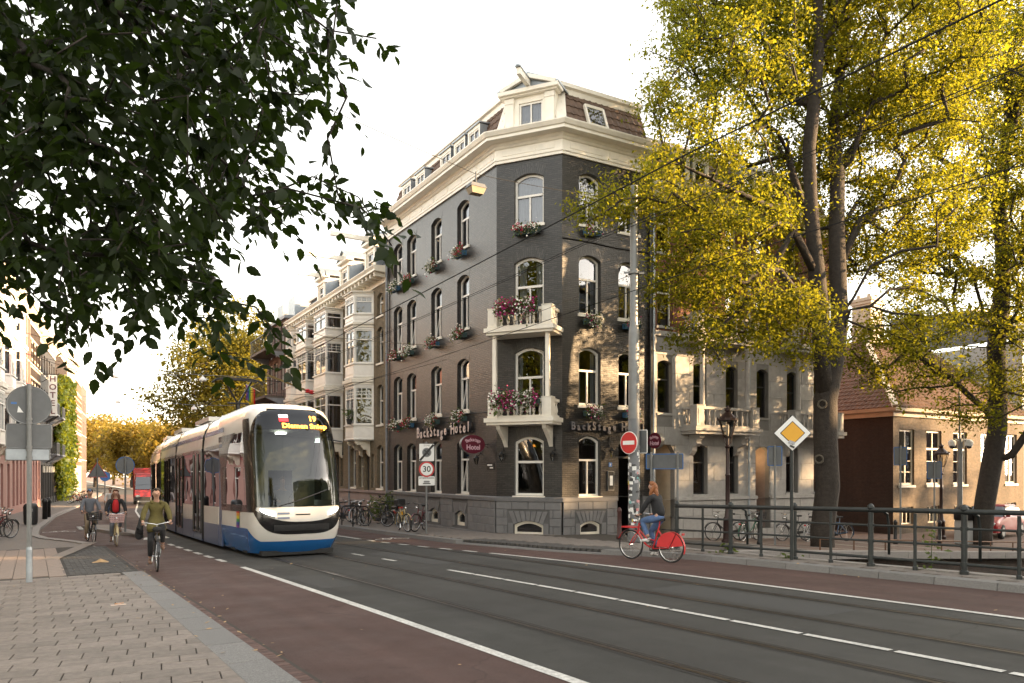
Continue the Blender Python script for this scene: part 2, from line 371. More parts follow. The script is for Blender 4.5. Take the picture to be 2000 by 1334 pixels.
# quay walls, coping and water
g = MB(); 
for p, q in zip(tq[:-1], tq[1:]):
    g.add([W(13.0, p, -2.9), W(13.0, q, -2.9), W(13.0, q, qz(13, q)), W(13.0, p, qz(13, p))], [(p, -2.9), (q, -2.9), (q, qz(13, q)), (p, qz(13, p))])
g.add([W(-8, 13.95, -2.9), W(13, 13.95, -2.9), W(13, 13.95, -.3), W(-8, 13.95, .03)], [(0, -2.9), (21, -2.9), (21, -.3), (0, 0)])
g.add([W(-8, 480, -2.9), W(-8, 13.95, -2.9), W(-8, 13.95, 0), W(-8, 480, 0)], [(900, -2.9), (0, -2.9), (0, 0), (900, 0)])
brick('quay_brick', (.075, .045, .035), (.055, .035, .028), (.06, .055, .05), rough=.85)
struct('quay_wall', g, 'quay_brick')
qw = MB(); t = 14.0
for i in range(30):
    qw.hexa([W(12.78, t, qz(13, t)-.16), W(12.78, t+1.16, qz(13, t+1.16)-.16), W(13.28, t+1.16, qz(13, t+1.16)-.16), W(13.28, t, qz(13, t)-.16)][::-1],
            [W(12.78, t, qz(13, t)+.05), W(12.78, t+1.16, qz(13, t+1.16)+.05), W(13.28, t+1.16, qz(13, t+1.16)+.05), W(13.28, t, qz(13, t)+.05)][::-1])
    t += 1.18
o = qw.obj('coping', 'kerbstone', fix=True); tag(o, kind='structure')
g = MB(); g.add([W(-8, 13.95, -2.55), W(-8, 480, -2.55), W(13, 480, -2.55), W(13, 13.95, -2.55)][::-1]); struct('canal_water', g, 'water')
# carriageway
road = struct('road', strip(MB(), -20, 150, lambda s: LK(s)-.1, lambda s: RK(s)+.1, 0), 'asphalt')
lane_l = struct('cycle_lane', strip(MB(), -20, 110, LK, LL, .004), 'red_asphalt')
lane_r = struct('cycle_lane_far_side', strip(MB(), -20, 110, RL, RK, .004), 'red_asphalt')
# bends of the red lane beside the island, where it leaves the carriageway
def line_obj(s0, s1, f, wd=.12, h=.009, ds=.6):
    o = strip(MB(), s0, s1, lambda s: f(s)-wd/2, lambda s: f(s)+wd/2, h, ds).obj('painted_line', 'line_paint', road); return o
line_obj(-15, 17.9, LL, .13)
for k in range(6): a = 19.6+k*1.38; line_obj(a, a+.8, LL, .14)
line_obj(40, 100, lambda s: LL(s)+.0, .12)
line_obj(-15, 17.3, RL, .12)
for k in range(6): a = 17.9+k*1.2; line_obj(a, a+.62, RL, .12)
line_obj(25.2, 29.5, RL, .12); line_obj(31, 70, RL, .12)
CL = lambda s: 7.55-.022*max(0, s-10)
a = -14.
while a < 14: line_obj(a, a+1.03, CL, .105); a += 1.09
for a in (16.9, 18.9): line_obj(a, a+.78, CL, .1)
for k in range(30): line_obj(22+k*2, 22.9+k*2, lambda s: CL(22)+bend(s), .1)
line_obj(44, 75, lambda s: 4.75+bend(s), .08); line_obj(38, 75, lambda s: 4.35+bend(s), .08)
# bicycle symbols painted on the lanes
def bike_mark(s, t, sc=1., flip=1):
    mb = MB()
    def P(a, b): return R(s+a*sc, t+b*sc*flip, .011)
    def ring(ca, cb, r, wd):
        n = 18
        for i in range(n):
            x, y = 2*math.pi*i/n, 2*math.pi*(i+1)/n
            mb.add([P(ca+r*math.cos(x), cb+r*math.sin(x)), P(ca+r*math.cos(y), cb+r*math.sin(y)), P(ca+(r-wd)*math.cos(y), cb+(r-wd)*math.sin(y)), P(ca+(r-wd)*math.cos(x), cb+(r-wd)*math.sin(x))][::-1])
    def seg(a, b, wd=.05):
        a = Vector(a); b = Vector(b); d = (b-a).normalized(); n = Vector((-d.y, d.x))*wd/2
        mb.add([P(*(a-n)), P(*(b-n)), P(*(b+n)), P(*(a+n))][::-1])
    ring(.3, -.35, .28, .055); ring(.3, .35, .28, .055)
    for p in (((.3, -.35), (.8, -.15)), ((.8, -.15), (.8, .2)), ((.8, .2), (.3, .35)), ((.3, -.05), (.8, .2)), ((.3, -.35), (.3, -.05)), ((.8, -.15), (.3, -.05)), ((.92, -.2), (.8, -.15)), ((.95, .2), (.8, .2)), ((.95, .2), (.95, .33))): seg(*p)
    return mb.obj('painted_bicycle', 'line_paint', road)
bike_mark(24.2, 10.6, 1.0); bike_mark(37.5, .95, 1.0)
# tram rails: grooved steel set in the asphalt
rails = []
for c in (5.24, 6.675, 8.47, 9.86):
    rs = strip(MB(), -15, 110, c-.032, c+.032, .006).obj('tram_rail', 'rail_steel', road)
    strip(MB(), -15, 110, c+.034, c+.068, .005).obj('rail_groove', 'rail_groove', rs)
    strip(MB(), -15, 110, c+.070, c+.088, .006).obj('rail_lip', 'rail_steel', rs)
    strip(MB(), -15, 110, c-.095, c-.034, .0035).obj('rail_sealant', 'rail_groove', rs); strip(MB(), -15, 110, c+.09, c+.13, .0035).obj('rail_sealant', 'rail_groove', rs)
mat('white_line_fade', (.4, .39, .37), .7, var=.3, vs=20)
# asphalt repairs and seams
mat('asphalt_patch', (.048, .048, .047), .85, var=.22, vs=45, bump=.6, bs=260)
for (s0, s1, t0, t1) in ((6.2, 9.5, 8.75, 9.6), (13, 15.2, 4.3, 5.0), (15.5, 19.5, 7.7, 8.3)):
    strip(MB(), s0, s1, t0, t1, .0025, .5).obj('asphalt_patch', 'asphalt_patch', road)
# ---- left pavement: kerb band of granite, tiles, brick gutter
pav = struct('pavement', strip(MB(), -20, 26.9, -60, lambda s: 1.58, .085), 'joint')
strip(MB(), 26.8, 120, -60, lambda s: LK(s)-.2, .08).obj('pavement_slab', 'tile_grey', pav)
def rotm(s, t, h, extra=0.):
    """local x across the street (t), y along it (s), tilted with the road"""
    sl = math.atan((gz(s+.5)-gz(s-.5)))
    return Matrix.Translation(R(s, t, h)) @ Matrix.Rotation(ANG+extra, 4, 'Z') @ Matrix.Rotation(sl, 4, 'X')
def tile_mesh(name, lt, ls, hh, ch=.004):
    mb = MB(); x, y = lt/2, ls/2
    b = [(-x, -y, -hh), (x, -y, -hh), (x, y, -hh), (-x, y, -hh)]; m = [(p[0], p[1], -ch) for p in b]
    t = [(-x+ch, -y+ch, 0), (x-ch, -y+ch, 0), (x-ch, y-ch, 0), (-x+ch, y-ch, 0)]
    mb.mesh(b+m+t, [(0, 1, 5, 4), (1, 2, 6, 5), (2, 3, 7, 6), (3, 0, 4, 7), (4, 5, 9, 8), (5, 6, 10, 9), (6, 7, 11, 10), (7, 4, 8, 11), (8, 9, 10, 11)])
    return mb.data(name)
def piece(name, me, m, mtx, parent):
    o = bpy.data.objects.new(name, me)
    if not me.materials: me.materials.append(M_(m))
    COL.objects.link(o); o.matrix_world = mtx; put(o, parent)
    return o
tm = tile_mesh('tile', .392, .295, .05); n = 0
for i in range(43):
    s = 5.0+i*.3
    for j in range(7):
        t = 1.62-.2-j*.4+(.2 if i % 2 else 0)
        sk = s-.13*(t-1.5)
        if t > 1.75 or sk > 16.9: continue
        piece('paving_tile', tm, 'tile', rotm(sk, t, .10+random.uniform(-.002, .002), -.13+random.uniform(-.006, .006)) @ Matrix.Rotation(random.uniform(-.006, .006), 4, 'X'), pav); n += 1
# cross band and upper field
tb = tile_mesh('band', .30, .30, .05)
for j in range(9): piece('band_tile', tb, 'tile', rotm(17.25-.02*j, 1.35-j*.31, .101), pav)
for j in range(9): piece('band_tile', tb, 'tile', rotm(16.93-.02*j, 1.20-j*.31, .101), pav)
mat('tile_far', (.27, .21, .175), .75, var=.14, vs=14, bump=.3, bs=120, rnd=.14)
tf = MB()
for i in range(10):
    for j in range(30):
        t = .42-i*.305; s = 17.75+j*.41+(.2 if i % 2 else 0)
        sk = s
        if s > 26.5: continue
        x, y = .147, .2
        tf.hexa([R(sk-y, t-x, .06), R(sk-y, t+x, .06), R(sk+y, t+x, .06), R(sk+y, t-x, .06)], [R(sk-y, t-x, .101), R(sk-y, t+x, .101), R(sk+y, t+x, .101), R(sk+y, t-x, .101)])
o = tf.obj('paving_tile_field', 'tile_far', pav); tag(o, kind='stuff')
# a dark clinker-brick inset beside the gutter
tf = MB()
for i in range(6):
    for j in range(84):
        s = 17.65+j*.105; t = 1.68-i*.21+(.105 if j % 2 else 0)
        if t < .6 or s > 26.4 or (s > 22 and t < .6+(s-22)*.22): continue
        z_ = .1+random.uniform(-.004, .003)
        tf.hexa([R(s-.049, t-.1, .05), R(s-.049, t+.1, .05), R(s+.049, t+.1, .05), R(s+.049, t-.1, .05)], [R(s-.049, t-.1, z_), R(s-.049, t+.1, z_), R(s+.049, t+.1, z_), R(s+.049, t-.1, z_)])
o = tf.obj('clinker_brick_field', 'dark_brick_paving', pav); tag(o, kind='stuff')
strip(MB(), 17.5, 26.6, lambda s: .5+max(0, s-22)*.22, lambda s: 1.82, .088).obj('clinker_bed', 'dark_bed', pav)
# light radius of tiles round the end of the clinker inset
mb = MB()
strip(mb, 22, 28.6, lambda s: .5+max(0, s-22)*.2-.35, lambda s: .5+max(0, s-22)*.2, .103, .4); mb.obj('tile_edging', 'tile', pav)
# granite kerb band, stone by stone
kerb = empty('kerb', R(6, 1.75, 0)); tag(kerb, kind='structure')
gm = tile_mesh('granite', .40, .985, .16, .008)
for k in range(14): piece('kerb_stone', gm, 'granite', rotm(4.0+k, 1.745-.0*k, .103), kerb)
ko = MB()
ss = frange(18.0, 28, .8)
for a, b in zip(ss[:-1], ss[1:]):
    if a > 17.6:
        ko.hexa([R(a+.01, LK(a)-.17, -.05), R(a+.01, LK(a)-.02, -.05), R(b, LK(b)-.02, -.05), R(b, LK(b)-.17, -.05)], [R(a+.01, LK(a)-.17, .045), R(a+.01, LK(a)-.02, .045), R(b, LK(b)-.02, .045), R(b, LK(b)-.17, .045)])
ss = frange(28, 110, 1.0)
for a, b in zip(ss[:-1], ss[1:]):
    ko.hexa([R(a+.01, LK(a)-.3, -.05), R(a+.01, LK(a), -.05), R(b, LK(b), -.05), R(b, LK(b)-.3, -.05)], [R(a+.01, LK(a)-.3, .115), R(a+.01, LK(a)-.02, .115), R(b, LK(b)-.02, .115), R(b, LK(b)-.3, .115)])
o = ko.obj('kerb_row', 'kerbstone', kerb)
# gutter of upright bricks between granite and red lane
gut = empty('gutter', R(8, 2, 0)); tag(gut, kind='structure')
strip(MB(), -5, 27, lambda s: LK(s)-.03, lambda s: LK(s)+.25, .0045).obj('gutter_bed', 'joint', gut)
gb = tile_mesh('gutter', .20, .093, .05, .003); k = 0
s = 4.5
while s < 18.0:
    piece('gutter_brick', gb, 'gutter_brick', rotm(s, LK(s)+.10+.0, .014+random.uniform(-.003, .003)), gut); s += .0985
mb = MB()
while s < 27.5:
    t = LK(s)+.1
    mb.hexa([R(s-.045, t-.1, -.03), R(s-.045, t+.1, -.03), R(s+.045, t+.1, -.03), R(s+.045, t-.1, -.03)], [R(s-.045, t-.1, .014), R(s-.045, t+.1, .014), R(s+.045, t+.1, .014), R(s+.045, t-.1, .014)]); s += .1
tag(mb.obj('gutter_brick_row', 'gutter_brick', gut), kind='stuff')
# traffic island
isl = MB()
def ipts(h, e=0.): return [R(31.3+e, 3.55-e, h), R(33.2, 3.62-e, h), R(40.2-e, 3.0, h), R(40.8-e, 2.3, h), R(40.2-e, 1.9+e, h), R(37.5, 2.1+e, h), R(34.0+e, 2.75+e, h)]
b = ipts(-.02); t = ipts(.13, .03); n = len(b)
isl.mesh(b+t, [tuple(range(n, 2*n))]+[(i, (i+1) % n, n+(i+1) % n, n+i) for i in range(n)])
isl_o = struct('traffic_island', isl, 'kerbstone', fix=True)
mb = MB(); mb.add(ipts(.135, .32)); mb.obj('island_top', 'tile_grey', isl_o, fix=True)
mb = MB()
for k in range(5): mb.hexa([R(38.6+k*.5, 1.72+k*.0, .0), R(38.6+k*.5, 1.9, .0), R(38.85+k*.5, 1.9, 0), R(38.85+k*.5, 1.72, 0)], [R(38.6+k*.5, 1.72, .06), R(38.6+k*.5, 1.9, .06), R(38.85+k*.5, 1.9, .06), R(38.85+k*.5, 1.72, .06)])
tag(mb.obj('island_block', 'white_line_fade', isl_o), kind='stuff')
mb = MB(); mb.add([R(30.0, 3.35, .012), R(30.5, 4.3, .012), R(31.9, 4.3, .012), R(31.2, 3.5, .012)]); mb.obj('painted_wedge', 'line_paint', road)
# ---- far-side pavement along bridge and hotel
pvr = struct('pavement_far_side', strip(MB(), -20, 60, lambda s: RK(s)+.28, lambda s: 14.02 if s < 13.5 else (16.5 if s < 20.9 else 14.9), .105, .5), 'joint')
mb = MB()
for j in range(120):
    s = -8+j*.305
    for i in range(11):
        t = 14.35-.16-i*.305+(.15 if j % 2 else 0)
        if t-.15 < RK(s)+.32 or s > 25 or (s < 14 and t > 13.75): continue
        if 14.8 < s < 21 and t < RK(s)+1.05: continue
        mb.hexa([R(s-.148, t-.148, .07), R(s-.148, t+.148, .07), R(s+.148, t+.148, .07), R(s+.148, t-.148, .07)], [R(s-.147, t-.147, .125), R(s-.147, t+.147, .125), R(s+.147, t+.147, .125), R(s+.147, t-.147, .125)])
tag(mb.obj('paving_tile_field', 'tile_grey', pvr), kind='stuff')
strip(MB(), 25, 60, lambda s: RK(s)+.28, lambda s: 15.1, .122).obj('pavement_slab', 'tile_grey', pvr)
mb = MB()                                       # strip of pavement round the hotel corner to the quay
mb.add([R(14, 13.9, .118), W(14, 19.4, qz(14, 19.4)+.03), W(21.2, 19.4, qz(21, 19.4)+.03), R(21.2, 15.0, .118), R(22.9, 13.9, .118)]); mb.obj('pavement_corner', 'tile_grey', pvr)
mb = MB()                                       # dark clinker apron
for j in range(34):
    for i in range(9):
        s = 14.8+j*.2; t = RK(s)+.33+i*.1
        if s > 21: continue
        mb.hexa([R(s-.09, t-.045, .05), R(s-.09, t+.045, .05), R(s+.09, t+.045, .05), R(s+.09, t-.045, .05)], [R(s-.09, t-.045, .118), R(s-.09, t+.045, .118), R(s+.09, t+.045, .118), R(s+.09, t-.045, .118)])
tag(mb.obj('clinker_brick_field', 'dark_brick_paving', pvr), kind='stuff')
kf = empty('kerb_far_side', R(8, 13, 0)); tag(kf, kind='structure')
ss = frange(-10, 60, 1.0)
for a, b in zip(ss[:-1], ss[1:]):
    mb = MB(); e = .012; low = .035 if 14.6 < a < 20.4 else .125
    mb.hexa([R(a+e, RK(a+e), -.03), R(a+e, RK(a+e)+.28, -.03), R(b, RK(b)+.28, -.03), R(b, RK(b), -.03)], [R(a+e, RK(a+e)+.02, low), R(a+e, RK(a+e)+.28, low+.006), R(b, RK(b)+.28, low+.006), R(b, RK(b)+.02, low)])
    mb.obj('kerb_stone', 'granite', kf)
# white bay lines on the quay street
for (a, b, c, d) in ((14.2, 19.2, 18.6, 20.4), (18.6, 20.4, 14.2, 21.6), (14.2, 24.0, 18.6, 25.2), (14.0, 27.5, 19, 27.5)):
    mb = MB(); p = Vector((a, b)); q = Vector((c, d)); dd = (q-p).normalized(); nn = Vector((-dd.y, dd.x))*.06; n = 8
    for i in range(n):
        x = p+(q-p)*i/n; y = p+(q-p)*(i+1)/n
        mb.add([W(v.x, v.y, qz(v.x, v.y)+.012) for v in (x-nn, y-nn, y+nn, x+nn)])
    mb.obj('painted_line', 'line_paint', quay)
# ================================================================ facade kit
class Fr:
    """a facade plane: u runs from (s0,t0) to (s1,t1), d is outward"""
    def __init__(f, a, b, flip=False, off=0.):
        f.a = Vector(a); f.b = Vector(b); f.L = (f.b-f.a).length; f.du = (f.b-f.a)/f.L
        n = Vector((-f.du.y, f.du.x)); f.n = -n if flip else n; f.a = f.a+f.n*off
        f.N = W(f.n.x, f.n.y, 0); f.U = W(f.du.x, f.du.y, 0)
    def p(f, u, z, d=0.):
        q = f.a+f.du*u+f.n*d; return W(q.x, q.y, z)
    def sub(f, u0, u1, d):                   # a parallel plane
        g = Fr(f.a+f.du*u0+f.n*d, f.a+f.du*u1+f.n*d); g.n = f.n; g.N = f.N; return g
    def mtx(f, u, z, d=0., textdir=1):
        """x along the wall (reading direction), y up, z outward"""
        x = f.U*textdir; y = Vector((0, 0, 1)); zz = f.N
        m = Matrix((x, y, zz)).transposed().to_4x4(); m.translation = f.p(u, z, d); return m
def arch_top(o, u):
    if not o.get('rise'): return o['v1']
    c = (o['u0']+o['u1'])/2; h = (o['u1']-o['u0'])/2
    return o['v1']+o['rise']*(1-((u-c)/h)**2)
def op(u0, u1, v0, v1, rise=0.): return dict(u0=u0, u1=u1, v0=v0, v1=v1, rise=rise)
def wall(fr, u0, u1, z0, z1, ops, m, parent, depth=.2, name='wall', d=0., top=None):
    """wall sheet with real openings and reveals; top(u) may replace z1"""
    mb = MB(); us = {u0, u1}
    for o in ops:
        n = 8 if o.get('rise') else 1
        for i in range(n+1): us.add(round(o['u0']+(o['u1']-o['u0'])*i/n, 5))
    if top:
        for i in range(1, 8): us.add(u0+(u1-u0)*i/8)
    us = sorted(x for x in us if u0-1e-6 <= x <= u1+1e-6)
    T = top or (lambda u: z1)
    def q(a, b, za, zb, zc, zd): mb.add([fr.p(a, za, d), fr.p(b, zb, d), fr.p(b, zc, d), fr.p(a, zd, d)], [(a, za), (b, zb), (b, zc), (a, zd)])
    for a, b in zip(us[:-1], us[1:]):
        mid = (a+b)/2; st = sorted([o for o in ops if o['u0'] < mid < o['u1']], key=lambda o: o['v0'])
        za = zb = z0
        for o in st:
            if o['v0'] > za+1e-6: q(a, b, za, zb, o['v0'], o['v0'])
            za, zb = arch_top(o, a), arch_top(o, b)
        if T(mid) > za: q(a, b, za, zb, T(b), T(a))
    for o in ops:
        pts = outline(o)
        for i in range(len(pts)):
            A, B = pts[i], pts[(i+1) % len(pts)]
            mb.add([fr.p(A[0], A[1], d), fr.p(B[0], B[1], d), fr.p(B[0], B[1], d-depth), fr.p(A[0], A[1], d-depth)],
                   [(A[0], A[1]), (B[0], B[1]), (B[0]+.11, B[1]+depth), (A[0]+.11, A[1]+depth)])
    return mb.obj(name, m, parent)
def outline(o, inset=0., n=8):
    u0, u1, v0 = o['u0']+inset, o['u1']-inset, o['v0']+inset
    pts = [(u0, v0), (u1, v0)]
    if o.get('rise'):
        for i in range(n+1):
            u = u1+(u0-u1)*i/n; uu = o['u1']+(o['u0']-o['u1'])*i/n; pts.append((u, arch_top(o, uu)-inset))
    else: pts += [(u1, o['v1']-inset), (u0, o['v1']-inset)]
    return pts
def window(parent, fr, o, d=-.14, trans=.60, mull=1, mull_top=0, fw=.075, fm='white_wood', pm='pane', cur=None, tilt=0., sill=None, thick=.07, name='window', bars=None, sillm='white_paint'):
    """o: the opening. frame with transom and mullions, one pane object per light"""
    mb = MB(); A = outline(o, .004); B = outline(o, fw); n = len(A)
    for i in range(n):
        j = (i+1) % n
        a, b, c, e = A[i], A[j], B[j], B[i]
        mb.add([fr.p(*a, d), fr.p(*b, d), fr.p(*c, d), fr.p(*e, d)])
        mb.add([fr.p(*e, d), fr.p(*c, d), fr.p(*c, d-thick), fr.p(*e, d-thick)])
    u0, u1, v0 = o['u0']+fw, o['u1']-fw, o['v0']+fw
    H = o['v1']+o.get('rise', 0)-o['v0']; vt = o['v0']+H*trans if trans else None
    def hbar(z, a, b, w, dd=0.): mb.hexa([fr.p(a, z-w/2, d-thick), fr.p(b, z-w/2, d-thick), fr.p(b, z-w/2, d+dd), fr.p(a, z-w/2, d+dd)], [fr.p(a, z+w/2, d-thick), fr.p(b, z+w/2, d-thick), fr.p(b, z+w/2, d+dd), fr.p(a, z+w/2, d+dd)])
    def vbar(u, a, b, w, dd=0.): mb.hexa([fr.p(u-w/2, a, d-thick), fr.p(u+w/2, a, d-thick), fr.p(u+w/2, a, d+dd), fr.p(u-w/2, a, d+dd)], [fr.p(u-w/2, b, d-thick), fr.p(u+w/2, b, d-thick), fr.p(u+w/2, b, d+dd), fr.p(u-w/2, b, d+dd)])
    cells = []
    top = lambda u: arch_top(o, o['u0']+(o['u1']-o['u0'])*(u-u0)/max(1e-6, u1-u0))-fw
    if vt:
        hbar(vt, u0, u1, fw*.95, .012)
        lo_z1, hi_z0 = vt-fw*.47, vt+fw*.47
    else: lo_z1, hi_z0 = None, None
    k = mull+1
    xs = [u0+(u1-u0)*i/k for i in range(k+1)]
    for x in xs[1:-1]: vbar(x, v0, lo_z1 if vt else top(x), fw*.62, .004)
    for i in range(k):
        a = xs[i]+(fw*.31 if i else 0); b = xs[i+1]-(fw*.31 if i < k-1 else 0)
        if vt: cells.append([(a, v0), (b, v0), (b, lo_z1), (a, lo_z1)])
        else: cells.append([(a, v0), (b, v0)]+[(b+(a-b)*q/6, top(b+(a-b)*q/6)) for q in range(7)])
    if vt:
        k = mull_top+1; xs = [u0+(u1-u0)*i/k for i in range(k+1)]
        for x in xs[1:-1]: vbar(x, hi_z0, top(x), fw*.5, .004)
        for i in range(k):
            a, b = xs[i], xs[i+1]; cells.append([(a, hi_z0), (b, hi_z0)]+[(b+(a-b)*q/6, top(b+(a-b)*q/6)) for q in range(7)])
    if bars:                                  # glazing bars: (rows, cols, z0, z1)
        for (nr, nc, za, zb) in bars:
            for i in range(1, nr): hbar(za+(zb-za)*i/nr, u0, u1, .025, -.02)
            for i in range(1, nc): vbar(u0+(u1-u0)*i/nc, za, zb, .025, -.02)
    f = mb.obj(name, fm, parent)
    for ci, c in enumerate(cells):
        g = MB()
        if tilt and vt and ci == 0:             # hopper sash tipped inwards
            uu = [c[0][0], c[1][0]]; zz = [c[0][1], c[2][1]]; tl = tilt
            g.add([fr.p(uu[0], zz[0], d-.03), fr.p(uu[1], zz[0], d-.03), fr.p(uu[1], zz[1]-.05, d-.03-tl), fr.p(uu[0], zz[1]-.05, d-.03-tl)])
            sb = MB(); e = .045
            for (p, q) in ((0, 1), (1, 2), (2, 3), (3, 0)):
                P = [fr.p(uu[0], zz[0], d-.03), fr.p(uu[1], zz[0], d-.03), fr.p(uu[1], zz[1]-.05, d-.03-tl), fr.p(uu[0], zz[1]-.05, d-.03-tl)]
                sb.bar(P[p], P[q], e, .05)
            sb.obj('open_sash', fm, f)
        else: g.add([fr.p(x, z, d-.04) for x, z in c])
        g.obj('pane', pm, f)
    if sill:
        e = .05; g = MB(); zs = o['v0']
        g.hexa([fr.p(o['u0']-e, zs-sill, d-thick), fr.p(o['u1']+e, zs-sill, d-thick), fr.p(o['u1']+e, zs-sill, .055), fr.p(o['u0']-e, zs-sill, .055)],
               [fr.p(o['u0']-e, zs+.012, d-thick), fr.p(o['u1']+e, zs+.012, d-thick), fr.p(o['u1']+e, zs-.012, .055), fr.p(o['u0']-e, zs-.012, .055)])
        g.obj('sill', sillm, f)
    if cur:
        cm, parts = cur
        for (a, b) in parts:
            g = MB(); A = u0+(u1-u0)*a; B = u0+(u1-u0)*b; n = max(6, int((B-A)/.035)); zt = o['v1']+.02; q = None
            for i in range(n+1):
                x = A+(B-A)*i/n; dd = d-.16-.028*math.sin(i*1.9+a*5)-.01*math.sin(i*.7)
                nq = (fr.p(x, v0+.03, dd), fr.p(x, zt, dd))
                if q: g.add([q[0], nq[0], nq[1], q[1]])
                q = nq
            g.obj('curtain', cm, f, smooth=True)
    return f
def sweep(mb, pts, prof, closed=False):
    """profile [(outward, z)...] swept along plan points with mitred corners; outward is left-normal of the path"""
    P = [Vector(p) for p in pts]; n = len(P); M = []
    for i in range(n):
        if closed: d0 = (P[i]-P[i-1]).normalized(); d1 = (P[(i+1) % n]-P[i]).normalized()
        else:
            d0 = (P[i]-P[i-1]).normalized() if i else None; d1 = (P[i+1]-P[i]).normalized() if i < n-1 else None
            d0 = d0 or d1; d1 = d1 or d0
        n0 = Vector((-d0.y, d0.x)); n1 = Vector((-d1.y, d1.x)); m = (n0+n1); m = m/(m.dot(n0)); M.append(m)
    for i in range(n if closed else n-1):
        j = (i+1) % n
        for (da, za), (db, zb) in zip(prof[:-1], prof[1:]):
            a = P[i]+M[i]*da; b = P[j]+M[j]*da; c = P[j]+M[j]*db; e = P[i]+M[i]*db
            mb.add([W(a.x, a.y, za), W(b.x, b.y, za), W(c.x, c.y, zb), W(e.x, e.y, zb)])
    if not closed:
        for i in (0, n-1): mb.add([W((P[i]+M[i]*q).x, (P[i]+M[i]*q).y, z) for q, z in prof])
    return mb
def offset(pts, d):
    P = [Vector(p) for p in pts]; out = []
    for i in range(len(P)):
        d0 = (P[i]-P[i-1]).normalized() if i else (P[1]-P[0]).normalized(); d1 = (P[i+1]-P[i]).normalized() if i < len(P)-1 else d0
        n0 = Vector((-d0.y, d0.x)); n1 = Vector((-d1.y, d1.x)); m = n0+n1; m = m/m.dot(n0); out.append(P[i]+m*d)
    return out
def tile_roof(name, bl, br, tr, tl, m, parent, tw=.26, th=.30, amp=.035):
    """pantiles laid row by row on a sloping four-sided plane"""
    bl, br, tr, tl = map(Vector, (bl, br, tr, tl)); H = ((tl+tr)/2-(bl+br)/2).length; rows = max(2, int(H/th)); mb = MB()
    nrm = (br-bl).cross(tl-bl).normalized()
    if nrm.z < 0: nrm = -nrm
    ud = (br-bl).normalized()
    base0 = min((tl-bl).dot(ud), 0)
    K = 4
    for r in range(rows):
        f0, f1 = r/rows, (r+1)/rows
        a, b = bl.lerp(tl, f0), br.lerp(tr, f0); c, e = bl.lerp(tl, f1), br.lerp(tr, f1)
        lo = min((a-bl).dot(ud), (c-bl).dot(ud)); hi = max((b-bl).dot(ud), (e-bl).dot(ud))
        i0 = math.floor(lo/tw); i1 = math.ceil(hi/tw)
        for i in range(i0, i1):
            prev = None; lift = random.uniform(0, .008)
            for k in range(K+1):
                u = (i+k/K)*tw; h = amp*(.5+.5*math.cos(2*math.pi*k/K))+lift
                ua = min(max(u, (a-bl).dot(ud)), (b-bl).dot(ud)); ub = min(max(u, (c-bl).dot(ud)), (e-bl).dot(ud))
                pa = a+ud*(ua-(a-bl).dot(ud))+nrm*(h+.03); pb = c+ud*(ub-(c-bl).dot(ud))+nrm*(h+.002)
                pc = a+ud*(ua-(a-bl).dot(ud))
                if prev and (pa-prev[0]).length > 1e-4:
                    mb.add([prev[0], pa, pb, prev[1]]); mb.add([prev[2], pc, pa, prev[0]])
                prev = (pa, pb, pc)
    o = mb.obj(name, m, parent); tag(o, kind='stuff'); return o
FONT_CACHE = {}
def text_mesh(txt, size, ext=0., bold=0.):
    c = bpy.data.curves.new('t', 'FONT'); c.body = txt; c.size = size; c.extrude = ext; c.align_x = 'CENTER'; c.align_y = 'CENTER'; c.offset = bold
    c.resolution_u = 3
    o = bpy.data.objects.new('t', c); me = bpy.data.meshes.new_from_object(o); bpy.data.objects.remove(o); return me
def text(name, txt, size, mtx, m, parent, ext=.002, bold=0., sx=1.):
    me = text_mesh(txt, size, ext, bold); me.materials.clear(); me.materials.append(M_(m))
    me.transform(mtx @ Matrix.Diagonal((sx, 1, 1, 1)))
    o = bpy.data.objects.new(name, me); COL.objects.link(o)
    if parent is not None: put(o, parent)
    return o
BAL = [(.045, 0), (.045, .03), (.025, .05), (.032, .07), (.055, .16), (.05, .22), (.025, .33), (.022, .37), (.04, .41), (.04, .45)]
